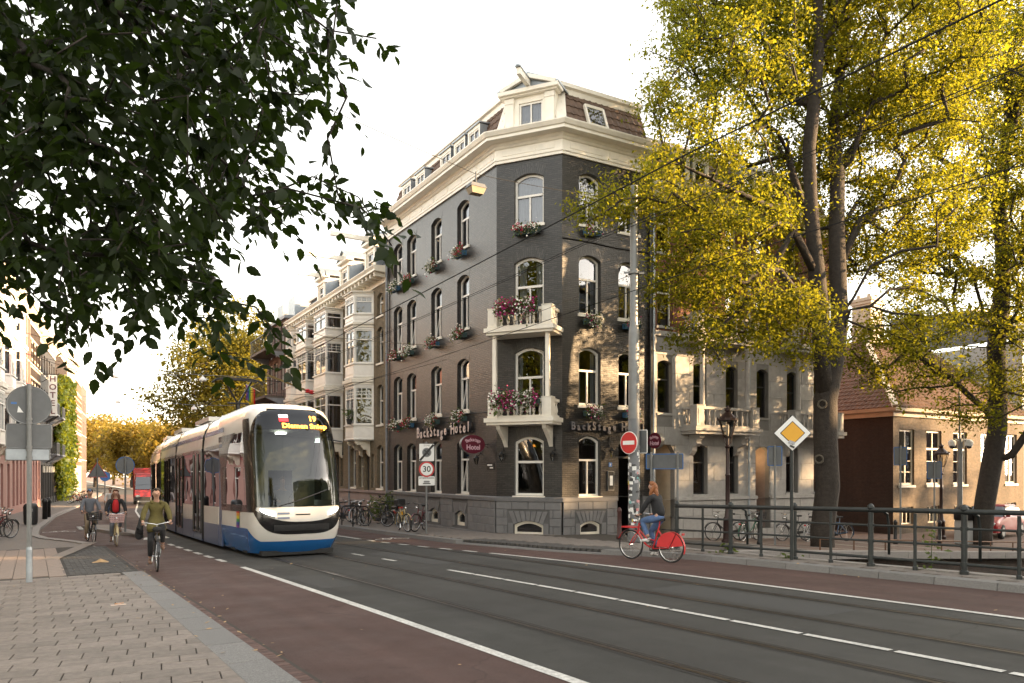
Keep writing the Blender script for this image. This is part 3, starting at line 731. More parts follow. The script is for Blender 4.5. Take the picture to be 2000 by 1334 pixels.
def balustrade(parent, fr, u0, u1, d, z, h, mt, n, ret=True, d0=0.):
    """front run and two returns of stone balusters with pedestals"""
    sc = h-.16
    def run(a, b, n):
        a = Vector(a); b = Vector(b)
        r = MB(); r.bar(a+Vector((0, 0, h-.05)), b+Vector((0, 0, h-.05)), .17, .10); r.obj('top_rail', mt, parent); r = MB(); r.bar(a+Vector((0, 0, .04)), b+Vector((0, 0, .04)), .15, .08); r.obj('bottom_rail', mt, parent)
        for i in range(n):
            p = a.lerp(b, (i+.5)/n); mb = MB(); mb.lathe([(q, .08+zz/.45*(h-.18)) for q, zz in BAL], p, 8); mb.obj('baluster', mt, parent, smooth=True)
    pd = .17
    for u in (u0+pd, u1-pd):
        mb = MB()
        for (e, za, zb) in ((.17, 0, h), (.19, h, h+.05), (.19, 0, .07)):
            mb.hexa([fr.p(u-e, z+za, d-2*pd), fr.p(u+e, z+za, d-2*pd), fr.p(u+e, z+za, d), fr.p(u-e, z+za, d)], [fr.p(u-e, z+zb, d-2*pd), fr.p(u+e, z+zb, d-2*pd), fr.p(u+e, z+zb, d+(.02 if e > .18 else 0)), fr.p(u-e, z+zb, d+(.02 if e > .18 else 0))])
        mb.hexa([fr.p(u-.1, z+.14, d), fr.p(u+.1, z+.14, d), fr.p(u+.1, z+.14, d+.012), fr.p(u-.1, z+.14, d+.012)], [fr.p(u-.1, z+h-.1, d), fr.p(u+.1, z+h-.1, d), fr.p(u+.1, z+h-.1, d+.012), fr.p(u-.1, z+h-.1, d+.012)])
        mb.obj('pedestal', mt, parent)
    run(fr.p(u0+2*pd, z, d-pd), fr.p(u1-2*pd, z, d-pd), n)
    if ret:
        for u in (u0+.1, u1-.1): run(fr.p(u, z, d0+.02), fr.p(u, z, d-2*pd), 3)
def block(mb, fr, u0, u1, z0, z1, d0, d1):
    return mb.hexa([fr.p(u0, z0, d0), fr.p(u1, z0, d0), fr.p(u1, z0, d1), fr.p(u0, z0, d1)], [fr.p(u0, z1, d0), fr.p(u1, z1, d0), fr.p(u1, z1, d1), fr.p(u0, z1, d1)])
def ashlar(fr, u0, u1, z0, z1, rows, wd, ops, m, parent, name='stone_block', proud=.025, gap=.012, ch=.012):
    """separate stone blocks in running bond, cut round openings"""
    h = (z1-z0)/rows
    for r in range(rows):
        za, zb = z0+r*h+gap/2, z0+(r+1)*h-gap/2
        cuts = [u0, u1]; x = u0+(wd/2 if r % 2 else wd)
        while x < u1-.12: cuts.append(x); x += wd
        ban = [(o['u0']-.02, o['u1']+.02) for o in ops if o['v0'] < zb and o['v1']+o.get('rise', 0) > za]
        for b in ban: cuts += [b[0], b[1]]
        cuts = sorted(c for c in cuts if u0 <= c <= u1)
        for a, b in zip(cuts[:-1], cuts[1:]):
            if b-a < .06 or any(k[0]-1e-6 <= (a+b)/2 <= k[1]+1e-6 for k in ban): continue
            mb = MB(); A, B = a+gap/2, b-gap/2
            bt = [fr.p(A, za, .001), fr.p(B, za, .001), fr.p(B, zb, .001), fr.p(A, zb, .001)]
            md = [fr.p(A, za, proud-ch), fr.p(B, za, proud-ch), fr.p(B, zb, proud-ch), fr.p(A, zb, proud-ch)]
            tp = [fr.p(A+ch, za+ch, proud), fr.p(B-ch, za+ch, proud), fr.p(B-ch, zb-ch, proud), fr.p(A+ch, zb-ch, proud)]
            mb.mesh(bt+md+tp, [(0, 1, 5, 4), (1, 2, 6, 5), (2, 3, 7, 6), (3, 0, 4, 7), (4, 5, 9, 8), (5, 6, 10, 9), (6, 7, 11, 10), (7, 4, 8, 11), (8, 9, 10, 11)])
            mb.obj(name, m, parent)
def brick_arch(fr, o, m, parent, h=.34, proud=.006):
    mb = MB(); n = 14; e = .12; c = (o['u0']+o['u1'])/2; hw = (o['u1']-o['u0'])/2; prev = None
    for i in range(n+1):
        f = -1+2*i/n; u = c+hw*f; z = arch_top(o, min(max(u, o['u0']), o['u1'])); uo = c+(hw+e)*f; zo = z+h
        q = (fr.p(u, z, proud), fr.p(uo, zo, proud), i)
        if prev: mb.add([prev[0], q[0], q[1], prev[1]], [(0, prev[2]*.0755), (0, i*.0755), (h, i*.0755), (h, prev[2]*.0755)])
        prev = q
    return mb.obj('brick_arch', m, parent)
# ================================================================ the corner hotel
HA, HB, HR, HL = (23.09, 14.0), (21.04, 15.40), (20.85, 19.33), (33.43, 14.23)
ZG, ZP, ZC = -.75, .90, 12.77
hotel = empty('hotel_building', W(23, 16, -.46), 0, 'black painted brick corner hotel with white cornice, corner dormer and two white balconies', 'building')
FL = Fr(HL, HA); FC = Fr(HA, HB); FR_ = Fr(HB, HR)       # all outward normals point to the streets
SILL = (.93, 4.14, 7.33, 10.47); HEAD = (2.88, 6.0, 9.24, 12.12); RISE = .17
lw = [FL.L-c for c in (2.6, 5.0, 7.55, 9.1)]
ops_l = [op(c-.5, c+.5, SILL[k], HEAD[k], RISE) for c in lw for k in range(4)]
ops_c = [op(FC.L/2-.56, FC.L/2+.56, a, b, RISE) for a, b in ((.95, 2.86), (3.68, 5.98), (6.9, 9.16), (10.47, 12.1))]
ops_r = [op(c-.47, c+.47, SILL[k], HEAD[k], RISE) for c in (1.17, 2.9) for k in range(4) if not (k == 0 and c > 2)]
ops_r.append(op(2.42, 3.42, ZP, 2.75, .2))
wall(FL, 0, FL.L, ZP, ZC, ops_l, 'hotel_brick', hotel, .24)
wall(FC, 0, FC.L, ZP, ZC, ops_c, 'hotel_brick', hotel, .24)
wall(FR_, 0, FR_.L, ZP, ZC, ops_r, 'hotel_brick', hotel, .24)
for fr, ops in ((FL, ops_l), (FC, ops_c), (FR_, ops_r)):
    for o in ops: brick_arch(fr, o, 'hotel_brick', hotel)
mb = MB(); q = [HL, (33.43, 19.4), (20.9, 19.4)]
for a, b in zip(q[:-1], q[1:]): mb.add([W(*a, ZG), W(*b, ZG), W(*b, ZC+.6), W(*a, ZC+.6)], [(0, 0), (9, 0), (9, 13), (0, 13)])
mb.obj('back_wall', 'hotel_brick', hotel)
for z in (.85, 3.6, 6.8, 9.95, 13.2):
    mb = MB(); mb.add([W(*p, z) for p in ((33.3, 14.6), (23.2, 14.4), (21.4, 15.6), (21.2, 19.3), (33.3, 19.3))]); mb.obj('floor_slab', 'interior', hotel)
mb = MB(); mb.add([W(33.3, 17.6, ZG), W(23.0, 18.2, ZG), W(23.0, 18.2, 13), W(33.3, 17.6, 13)]); mb.obj('inner_wall', 'interior', hotel)
random.seed(3)
for i, o in enumerate(ops_l):
    k = i % 4
    window(hotel, FL, o, -.17, .63, 1, cur=('curtain', random.choice([[(0, .3), (.7, 1)], [(0, .42)], [(.5, 1)], [(0, .25), (.6, 1)]])) if k else None, sill=.11, tilt=(.22 if random.random() < .45 else 0), pm='pane')
for i, o in enumerate(ops_c):
    window(hotel, FC, o, -.13, .58 if i else .57, 1 if i else 0, cur=('curtain', [[], [(0, .16), (.84, 1)], [(.02, .3), (.7, .98)], [(0, 1)]][i]), sill=.1 if i in (0, 3) else None, pm='pane', fw=.085)
for i, o in enumerate(ops_r[:-1]):
    window(hotel, FR_, o, -.17, .60, 1, cur=('curtain', [(0, .22), (.78, 1)]) if i else None, sill=.11, pm='pane')
# entrance
dr = MB(); o = ops_r[-1]; block(dr, FR_, 2.47, 2.56, ZP, 2.9, -.3, -.16); block(dr, FR_, 3.28, 3.37, ZP, 2.9, -.3, -.16); block(dr, FR_, 2.5, 3.3, 2.28, 2.36, -.28, -.18); df = dr.obj('entrance_door', 'hotel_reveal', hotel)
dg = MB(); dg.add([FR_.p(2.56, ZP, -.22), FR_.p(3.28, ZP, -.22), FR_.p(3.28, 2.28, -.22), FR_.p(2.56, 2.28, -.22)]); dg.obj('pane', 'pane_dark', df)
dg = MB(); dg.add([FR_.p(2.56, 2.36, -.22), FR_.p(3.28, 2.36, -.22), FR_.p(3.28, 2.9, -.22), FR_.p(2.56, 2.9, -.22)]); dg.obj('pane', 'pane_dark', df)
# plinth
bo_l = [op(FL.L-u-.42, FL.L-u+.42, -.30, .12, .16) for u in (2.75, 5.15)]
bo_c = [op(FC.L/2-.56, FC.L/2+.56, -.42, -.08, .14)]
bo_r = [op(.72, 1.62, -.42, -.08, .14), op(2.35, 3.5, ZG, ZP+.001)]
for fr, ops, u1 in ((FL, bo_l, FL.L), (FC, bo_c, FC.L), (FR_, bo_r, FR_.L)):
    pw = wall(fr, 0, u1, ZG, ZP-.001, ops, 'plinth_joint', hotel, .22, 'plinth', d=.045)
    pf = fr.sub(0, u1, .045)
    fan = ops[:1] if fr is not FL else ops
    ban = list(ops)+[dict(u0=o['u0']-.22, u1=o['u1']+.22, v0=o['v0'], v1=o['v1']+.5) for o in fan]
    ashlar(pf, .005, u1-.005, ZG+.06, ZP-.15, 5, .62, ban, 'plinth_paint', pw, proud=.03)
    for o in fan:                              # wedge stones over the cellar windows
        c = (o['u0']+o['u1'])/2; hw = (o['u1']-o['u0'])/2; n = 7
        for i in range(n):
            f0, f1 = -1+2*i/n+.02, -1+2*(i+1)/n-.02; mbk = MB(); zt = o['v1']+.48
            a = [(c+hw*f0, arch_top(o, c+hw*f0)+.01), (c+hw*f1, arch_top(o, c+hw*f1)+.01), (c+(hw+.2)*f1, zt), (c+(hw+.2)*f0, zt)]
            mbk.extrude([pf.p(x, z, .001) for x, z in a], pf.N*.03); mbk.obj('wedge_stone', 'plinth_paint', pw, fix=True)
        for sgn in (-1, 1):
            mbk = MB(); u_a, u_b = sorted((c+sgn*(hw+.015), c+sgn*(hw+.205))); block(mbk, pf, u_a, u_b, o['v0'], o['v1']+.06, .001, .03); mbk.obj('stone_block', 'plinth_paint', pw)
    for o in ops:
        if o['v1'] < .5: window(hotel, fr, o, -.05, None, 0, fw=.09 if fr is not FL else .13, sill=None, fm='cream_paint', name='cellar_window', pm='pane')
mb = MB(); sweep(mb, [HL, HA, HB, (20.95, 17.75)], [(.03, ZP-.15), (.11, ZP-.15), (.12, ZP-.03), (.02, ZP+.015)]); mb.obj('plinth_cap', 'plinth_paint', hotel)
# cornice
CP = [HL, HA, HB, HR]
mb = MB(); sweep(mb, CP, [(-.02, ZC-.02), (.07, ZC-.02), (.07, ZC+.07), (.10, ZC+.09), (.10, ZC+.15), (.04, ZC+.17), (.04, ZC+.48), (.09, ZC+.50), (.13, ZC+.56), (.17, ZC+.58), (.22, ZC+.66), (.50, ZC+.68), (.50, ZC+.78), (.55, ZC+.80), (.62, ZC+.92), (.62, ZC+.96), (.0, ZC+1.02), (-.4, ZC+1.02)]); corn = mb.obj('cornice', 'white_paint', hotel)
for fr, spans in ((FC, ((.25, 1.5), (1.62, 2.2))), (FL, tuple((.4+1.25*i, 1.45+1.25*i) for i in range(8))), (FR_, ((.3, 1.7), (2.0, 3.6)))):
    for a, b in spans: mbp = MB(); block(mbp, fr, a, b, ZC+.23, ZC+.42, .035, .058); mbp.obj('frieze_panel', 'white_paint', corn)
# mansard roof
ZE, ZT = ZC+1.0, 15.38
E0 = offset(CP, -.12); E1 = offset(CP, -.72)
roof = MB(); roof.add([W(p.x, p.y, ZT) for p in E1]+[W(33.4, 19.35, ZT)]); roof = roof.obj('roof', 'lead', hotel)
for i, nm in ((0, 'left'), (2, 'right')):
    a, b, c, d_ = E0[i], E0[i+1], E1[i+1], E1[i]
    mb = MB(); mb.add([W(a.x, a.y, ZE-.05), W(b.x, b.y, ZE-.05), W(c.x, c.y, ZT), W(d_.x, d_.y, ZT)]); mb.obj('roof_slope', 'lead', roof)
    tile_roof('roof_tile_field', W(a.x, a.y, ZE), W(b.x, b.y, ZE), W(c.x, c.y, ZT-.02), W(d_.x, d_.y, ZT-.02), 'roof_tile', roof)
a, b, c, d_ = E0[1], E0[2], E1[2], E1[1]
mb = MB(); mb.add([W(a.x, a.y, ZE-.05), W(b.x, b.y, ZE-.05), W(c.x, c.y, ZT), W(d_.x, d_.y, ZT)]); mb.obj('roof_slope', 'white_paint', roof)
for i in (1, 2):                                # white hip boards beside the dormer
    p, q = E0[i], E1[i]; mb = MB(); mb.bar(W(p.x, p.y, ZE+.05), W(q.x, q.y, ZT), .36, .08); mb.obj('hip_board', 'white_paint', roof)
mb = MB(); sweep(mb, [tuple(p) for p in offset(CP, -.70)], [(-.1, ZT-.16), (.08, ZT-.16), (.1, ZT+.02), (.2, ZT+.06), (.2, ZT+.2), (-.1, ZT+.22)]); mb.obj('roof_fascia', 'white_paint', roof)
# corner dormer with hoisting beam
DF = FC.sub(.3, FC.L-.3, -.10); DW = DF.L
ddo = [op(.52, DW-.46, ZE+.08, ZE+1.06)]
dorm = wall(DF, 0, DW, ZE-.05, ZE+1.30, ddo, 'white_paint', hotel, .12, 'dormer')
for u in (0, DW):
    mb = MB(); mb.add([DF.p(u, ZE-.05, 0), DF.p(u, ZE+1.30, 0), DF.p(u, ZE+1.30, -2.2), DF.p(u, ZE-.05, -2.2)]); mb.obj('dormer_cheek', 'white_paint', dorm)
for u in (.02, DW-.34):
    mb = MB(); block(mb, DF, u, u+.32, ZE, ZE+1.08, .001, .06); block(mb, DF, u-.02, u+.34, ZE+1.08, ZE+1.26, .001, .085); mb.obj('pilaster', 'white_paint', dorm)
window(dorm, DF, ddo[0], -.05, None, 1, fw=.07, cur=('curtain', [(0, .96)]), pm='pane')
mb = MB(); block(mb, DF, -.12, DW+.12, ZE+1.28, ZE+1.34, -.3, .16); block(mb, DF, -.2, DW+.2, ZE+1.34, ZE+1.47, -.3, .26); mb.obj('dormer_cornice', 'white_paint', dorm)
ap = ZE+1.95
mb = MB(); mb.add([DF.p(0, ZE+1.47, .12), DF.p(DW, ZE+1.47, .12), DF.p(DW/2, ap-.1, .12)]); mb.obj('pediment', 'zinc', dorm)
for sgn, u in ((-1, -.22), (1, DW+.22)):
    mb = MB(); A = [DF.p(u, ZE+1.45, .24), DF.p(DW/2, ap, .24), DF.p(DW/2, ap, -2.2), DF.p(u, ZE+1.45, -2.2)]
    mb.extrude(A, Vector((0, 0, .06))); mb.obj('dormer_roof', 'zinc', dorm, fix=True)
    mb = MB(); mb.bar(DF.p(u*.9+DW/2*.1, ZE+1.50, .2), DF.p(DW/2, ap-.07, .2), .12, .13); mb.obj('raking_board', 'white_paint', dorm)
mb = MB(); mb.bar(DF.p(DW/2, ap-.34, -.4), DF.p(DW/2, ap-.30, 1.05), .15, .22); mb.obj('hoisting_beam', 'white_paint', dorm)
mb = MB(); mb.bar(DF.p(DW/2, ap-.20, .2), DF.p(DW/2, ap-.16, 1.12), .2, .04); mb.bar(DF.p(DW/2, ap-.15, .9), DF.p(DW/2, ap-.14, 1.14), .1, .05); mb.obj('beam_cover', 'zinc', dorm)
# small box dormers over the side street, roof window on the canal side
for u in (1.95, 3.15, 4.4, 6.9, 8.4):
    uu = FL.L-u; f = FL.sub(uu-.48, uu+.48, -.12); z0 = ZE+.05; z1 = ZE+1.12
    dm = wall(f, 0, .96, z0, z1, [op(.08, .88, z0+.2, z1-.12)], 'white_paint', hotel, .08, 'box_dormer')
    window(dm, f, op(.08, .88, z0+.2, z1-.12), -.03, None, 1, fw=.06, pm='pane')
    for x in (0, .96): mb = MB(); mb.add([f.p(x, z0, 0), f.p(x, z1, 0), f.p(x, z1, -1.1), f.p(x, z0, -1.1)]); mb.obj('cheek', 'zinc', dm)
    mb = MB(); mb.hexa([f.p(-.06, z1, .06), f.p(1.02, z1, .06), f.p(1.02, z1+.1, -1.2), f.p(-.06, z1+.1, -1.2)], [f.p(-.06, z1+.05, .06), f.p(1.02, z1+.05, .06), f.p(1.02, z1+.15, -1.2), f.p(-.06, z1+.15, -1.2)]); mb.obj('dormer_roof', 'zinc', dm)
sl = FR_.sub(0, FR_.L, 0); k = .60/(ZT-ZE)
def rp(u, z, o=0.): return FR_.p(u, z, -.12-(z-ZE)*k+o)
mb = MB()
for (a, b) in (((1.25, .35), (2.05, .35)), ((2.05, .35), (2.05, 1.15)), ((2.05, 1.15), (1.25, 1.15)), ((1.25, 1.15), (1.25, .35))): mb.bar(rp(a[0], ZE+a[1], .1), rp(b[0], ZE+b[1], .1), .08, .1)
sk = mb.obj('roof_window', 'white_paint', roof); mb = MB(); mb.add([rp(1.25, ZE+.35, .11), rp(2.05, ZE+.35, .11), rp(2.05, ZE+1.15, .11), rp(1.25, ZE+1.15, .11)]); mb.obj('pane', 'pane', sk)
# balconies on the corner
for z, top_ in ((3.40, False), (6.50, True)):
    c = FC.L/2; bl = MB(); block(bl, FC, c-1.22, c+1.22, z, z+.09, .0, .92); block(bl, FC, c-1.28, c+1.28, z+.09, z+.24, .0, 1.0); bal = bl.obj('balcony', 'white_paint', hotel)
    balustrade(bal, FC, c-1.17, c+1.17, .9, z+.24, .64, 'white_paint', 7)
    if top_:
        for u in (c-.98, c+.98): mb = MB(); block(mb, FC, u-.065, u+.065, 4.28, z, .66, .79); mb.obj('post', 'white_paint', bal)
    else:
        for u in (c-.85, c+.85):
            mb = MB(); mb.extrude([FC.p(u-.07, z, .02), FC.p(u-.07, z, .78), FC.p(u-.07, z-.13, .72), FC.p(u-.07, z-.5, .24), FC.p(u-.07, z-.74, .05)], FC.U*.14); mb.obj('bracket', 'white_paint', bal, fix=True)
# down pipes, cable, lamps
mb = MB(); mb.tube([FL.p(.06, -.5, .09), FL.p(.06, ZC, .09)], .055, 8); mb.obj('down_pipe', 'lead', hotel)
mb = MB(); mb.tube([FR_.p(3.86, -.5, .09), FR_.p(3.86, ZC, .09)], .06, 8); mb.obj('down_pipe', 'black_metal', hotel)
mb = MB(); mb.tube([FL.p(u, 3.98-.02*math.sin(u*2)-.04*(u < 5), .03) for u in frange(1, FL.L-.3, .5)], .014, 4); mb.obj('cable', 'black_metal', hotel)
mb = MB(); mb.tube([FR_.p(u, 9.85+.02*math.sin(u*2), .03) for u in frange(0, 3.9, .4)], .02, 4); mb.obj('cable', 'black_metal', hotel)
def wall_lamp(fr, u, z, lab):
    t = empty('wall_lantern', fr.p(u, z-.35, .02), 0, lab, 'lamp', 'small lanterns on the hotel walls')
    mb = MB(); mb.tube([fr.p(u, z+.55, .03), fr.p(u, z+.1, .03), fr.p(u, z+.02, .15), fr.p(u, z-.02, .2)], .013, 5); mb.lathe([(.05, 0), (.05, .03)], fr.p(u, z+.1, .02), 8); mb.obj('bracket', 'black_metal', t)
    p = fr.p(u, z-.3, .2); mb = MB(); mb.lathe([(.03, 0), (.055, .02), (.05, .03)], p, 6); mb.lathe([(.105, .23), (.11, .25), (.05, .31), (.015, .36)], p, 6)
    for k in range(6): a = k*math.pi/3; mb.bar(p+Vector((.05*math.cos(a), .05*math.sin(a), .03)), p+Vector((.1*math.cos(a), .1*math.sin(a), .24)), .01, .01)
    mb.obj('cage', 'black_metal', t); mb = MB(); mb.lathe([(.045, .03), (.092, .235)], p, 6); mb.obj('glass', 'lamp_glass', t)
wall_lamp(FC, .28, 2.45, 'black lantern beside corner window under white balcony, on the side-street side')
wall_lamp(FC, FC.L-.28, 2.45, 'black lantern beside corner window under white balcony, on the canal side')
wall_lamp(FL, FL.L-1.15, 2.35, 'black lantern below the oval maroon sign')
wall_lamp(FL, FL.L-6.2, 2.6, 'black lantern on hotel wall behind the 30 sign')
wall_lamp(FR_, 2.0, 2.6, 'black lantern left of the hotel entrance')
# raised letters
mat('letter_face', (.62, .50, .46), .5, var=.1, vs=20); mat('letter_side', (.03, .028, .03), .5); mat('letter_dark', (.13, .12, .125), .5, var=.1)
mat('maroon', (.10, .008, .022), .35, var=.08); mat('sign_pink', (.62, .40, .46), .5)
def letter_sign(fr, u0, z, length, h, lab, fm, td=1, group=None):
    t = empty('letter_sign', fr.p(u0, z, 0), 0, lab, 'sign', 'raised hotel letter signs'); txt = 'BackStage Hotel'; n = len(txt); wob = [.02, -.03, .0, -.02, .03, .02, -.01, -.07, .02, 0, .05, .06, .04, .05, .07]
    for i, ch in enumerate(txt):
        if ch == ' ': continue
        u = u0+td*length*(i+.5)/n; hh = h*(1.15 if ch in 'BSH' else 1)
        o = text('letter', ch, hh, fr.mtx(u, z+wob[i]*h*1.5, .16, td), fm, t, .01, .012, .82)
        o2 = text('letter_return', ch, hh, fr.mtx(u, z+wob[i]*h*1.5, .085, td), 'letter_side', o, .06, .016, .82)
    mb = MB(); mb.bar(fr.p(u0, z-.1, .04), fr.p(u0+td*length, z-.1, .04), .04, .05); mb.obj('mounting_rail', 'letter_side', t)
    return t
letter_sign(FL, FL.L-6.65, 3.42, 4.95, .54, 'raised pale letters along the hotel wall over side-street windows', 'letter_face')
letter_sign(FR_, .25, 3.36, 3.3, .34, 'raised grey letters on dark canal-side wall above the entrance', 'letter_dark')
def oval_sign(fr, u, z, dc, w_, h_, lab, small=False):
    """double-sided oval sign standing out from the wall; faces along the wall"""
    t = empty('oval_sign', fr.p(u, z, 0), 0, lab, 'sign'); ax = fr.U if fr is FL else -fr.U; out = fr.N; up = Vector((0, 0, 1)); c = fr.p(u, z, dc); n = 32
    # width runs along the outward direction, so that the face looks along the wall
    ring = [c+out*(w_/2*math.cos(2*math.pi*i/n))+up*(h_/2*math.sin(2*math.pi*i/n)) for i in range(n)]
    mb = MB(); mb.extrude([p-ax*.08 for p in ring], ax*.16); mb.obj('casing', 'grey_metal', t, fix=True)
    ring = [c+out*(w_/2*.985*math.cos(2*math.pi*i/n))+up*(h_/2*.98*math.sin(2*math.pi*i/n)) for i in range(n)]
    mb = MB(); mb.extrude([p+ax*.081 for p in ring], ax*.006); fc = mb.obj('face', 'maroon', t, fix=True)
    rd = -out if fr is FL else out
    x = ax.cross(up)*-1; x = up.cross(ax)
    def m4(off): m = Matrix((x, up, ax)).transposed().to_4x4(); m.translation = c+ax*.092+x*off[0]+up*off[1]; return m
    text('lettering', 'Hotel', h_*.36, m4((0, -h_*.17)), 'sign_pink', fc, .002, .006)
    s = 'Backstage'
    for i, chx in enumerate(s):
        a = (i-4)*.215; m = m4((w_*.36*math.sin(a), h_*(.02+.22*math.cos(a)))) @ Matrix.Rotation(-a*.75, 4, 'Z'); text('lettering', chx, h_*.26, m, 'sign_pink', fc, .002, .003)
    mb = MB(); mb.tube([fr.p(u, z, .0), fr.p(u, z, dc-w_/2+.02)], .02, 6); mb.tube([fr.p(u, z-.12, .0), fr.p(u, z-.02, dc-w_/2+.02)], .012, 6); mb.obj('bracket', 'black_metal', t)
oval_sign(FL, FL.L-.62, 2.78, .66, .98, .68, 'oval maroon sign with pink lettering projecting beside the corner')
oval_sign(FR_, 3.72, 2.92, .55, .72, .58, 'rounded maroon hotel sign projecting near entrance behind grey mast')
pq = empty('street_name_plate', FL.p(FL.L-.42, 2.0, 0), 0, 'small dark name plate on brick near the corner', 'sign')
mb = MB(); block(mb, FL, FL.L-.68, FL.L-.14, 1.86, 2.1, .003, .02); mb.obj('plate', 'sign_black', pq)
mb = MB(); block(mb, FL, FL.L-.64, FL.L-.28, 2.01, 2.06, .0205, .022); mb.obj('upper_line', 'sign_white', pq); mb = MB(); block(mb, FL, FL.L-.46, FL.L-.22, 1.91, 1.96, .0205, .022); mb.obj('lower_line', 'sign_white', pq)
mn = empty('menu_case', FR_.p(2.05, 1.2, 0), 0, 'framed menu case on the hotel wall beside entrance', 'sign')
mb = MB(); block(mb, FR_, 1.93, 2.2, 1.12, 1.82, .003, .05); mb.obj('frame', 'grey_metal', mn); mb = MB(); block(mb, FR_, 1.955, 2.175, 1.15, 1.79, .05, .056); mb.obj('backing', 'sign_black', mn)
mb = MB(); block(mb, FR_, 2.0, 2.13, 1.3, 1.65, .0565, .06); mb.obj('menu_sheet', 'sign_white', mn)
nb = empty('house_number', FR_.p(2.06, 2.0, 0), 0, 'small dark house number plate above menu case', 'sign'); mb = MB(); block(mb, FR_, 1.99, 2.12, 1.97, 2.12, .003, .015); mb.obj('plate', 'sign_blue', nb); text('lettering', '5', .09, FR_.mtx(2.055, 2.045, .017), 'sign_white', nb, .001)
# ================================================================ neighbouring houses
brick('yellow_brick', (.20, .155, .095), (.16, .125, .08), (.13, .11, .085), rough=.85, stain=.25)
brick('purple_brick', (.13, .085, .075), (.15, .10, .09), (.11, .09, .08), rough=.8)
brick('red_brick', (.20, .07, .04), (.155, .055, .032), (.14, .09, .07), rough=.8, stain=.2)
brick('brown_brick', (.034, .020, .014), (.027, .017, .012), (.026, .020, .016), rough=.85, stain=.3)  # kept very dark for the shaded side wall of the low hipped house
brick('church_brick', (.135, .098, .066), (.10, .075, .052), (.105, .088, .068), rough=.85, stain=.3)
brick('black_brick', (.03, .027, .027), (.04, .035, .034), (.03, .028, .027), rough=.6)
mat('grey_stone', (.33, .315, .30), .7, var=.12, vs=5, bump=.3, bs=30, rnd=.08, var2=.1)
mat('grey_stone_bed', (.20, .19, .18), .85)
mat('pink_paint', (.34, .09, .09), .55, var=.12, vs=3, var2=.1); mat('pink_pale', (.32, .155, .13), .6, var=.1, vs=3)
mat('cream_stone', (.46, .39, .30), .6, var=.12, vs=3, var2=.08); mat('pale_render', (.34, .34, .33), .8, var=.08, vs=2, var2=.06)
mat('dark_frame', (.035, .033, .032), .45); mat('pinkish_stone', (.26, .205, .19), .75, var=.12, vs=5, var2=.08)
def place_house(fr, u, z, label): 
    return empty('row_house', fr.p(u, z, 0), 0, label, 'house')
def hull(root, fr, u0, u1, z0, z1, depth, m):
    """party walls and back"""
    mb = MB(); P = [(u0, 0), (u0, -depth), (u1, -depth), (u1, 0)]
    for a, b in zip(P[:-1], P[1:]): mb.add([fr.p(a[0], z0, a[1]), fr.p(b[0], z0, b[1]), fr.p(b[0], z1, b[1]), fr.p(a[0], z1, a[1])], [(a[0]+a[1], z0), (b[0]+b[1], z0), (b[0]+b[1], z1), (a[0]+a[1], z1)])
    mb.obj('party_wall', m, root)
def slabs(root, fr, u0, u1, zs, depth=3.5):
    for z in zs: mb = MB(); block(mb, fr, u0+.1, u1-.1, z, z+.2, -depth, -.32); mb.obj('floor_slab', 'interior', root)
    mb = MB(); mb.add([fr.p(u0+.05, zs[0]-1, -depth), fr.p(u1-.05, zs[0]-1, -depth), fr.p(u1-.05, zs[-1]+.3, -depth), fr.p(u0+.05, zs[-1]+.3, -depth)]); mb.obj('inner_wall', 'interior', root)
def eaves(root, fr, u0, u1, z, m='white_paint', proj=.6, h=.5, dent=True):
    mb = MB(); A = fr.a+fr.du*u0; B = fr.a+fr.du*u1
    sweep(mb, [A, B], [(-.02, z-h), (.06, z-h), (.06, z-h+.1), (.03, z-h+.12), (.03, z-.2), (.1, z-.18), (.14, z-.13), (proj-.08, z-.11), (proj-.08, z-.02), (proj, z+.1), (proj, z+.14), (0, z+.2), (-.5, z+.2)]); c = mb.obj('cornice', m, root)
    if dent:
        n = int((u1-u0)/.5)
        for i in range(n): mb = MB(); u = u0+(i+.5)*(u1-u0)/n; block(mb, fr, u-.06, u+.06, z-.32, z-.125, .02, proj-.16); mb.obj('modillion', m, c)
def mansard(root, fr, u0, u1, z, zt, back, m='slate', depth=8):
    mb = MB(); mb.add([fr.p(u0, z, .0), fr.p(u1, z, .0), fr.p(u1, zt, -back), fr.p(u0, zt, -back)]); mb.add([fr.p(u0, zt, -back), fr.p(u1, zt, -back), fr.p(u1, zt+.3, -depth), fr.p(u0, zt+.3, -depth)])
    for u in (u0, u1): mb.add([fr.p(u, z, 0), fr.p(u, zt, -back), fr.p(u, zt+.3, -depth), fr.p(u, z, -depth)])
    r = mb.obj('roof', m, root); mb = MB(); mb.bar(fr.p(u0, zt+.05, -back+.05), fr.p(u1, zt+.05, -back+.05), .3, .16); mb.obj('roof_fascia', 'white_paint', r); return r
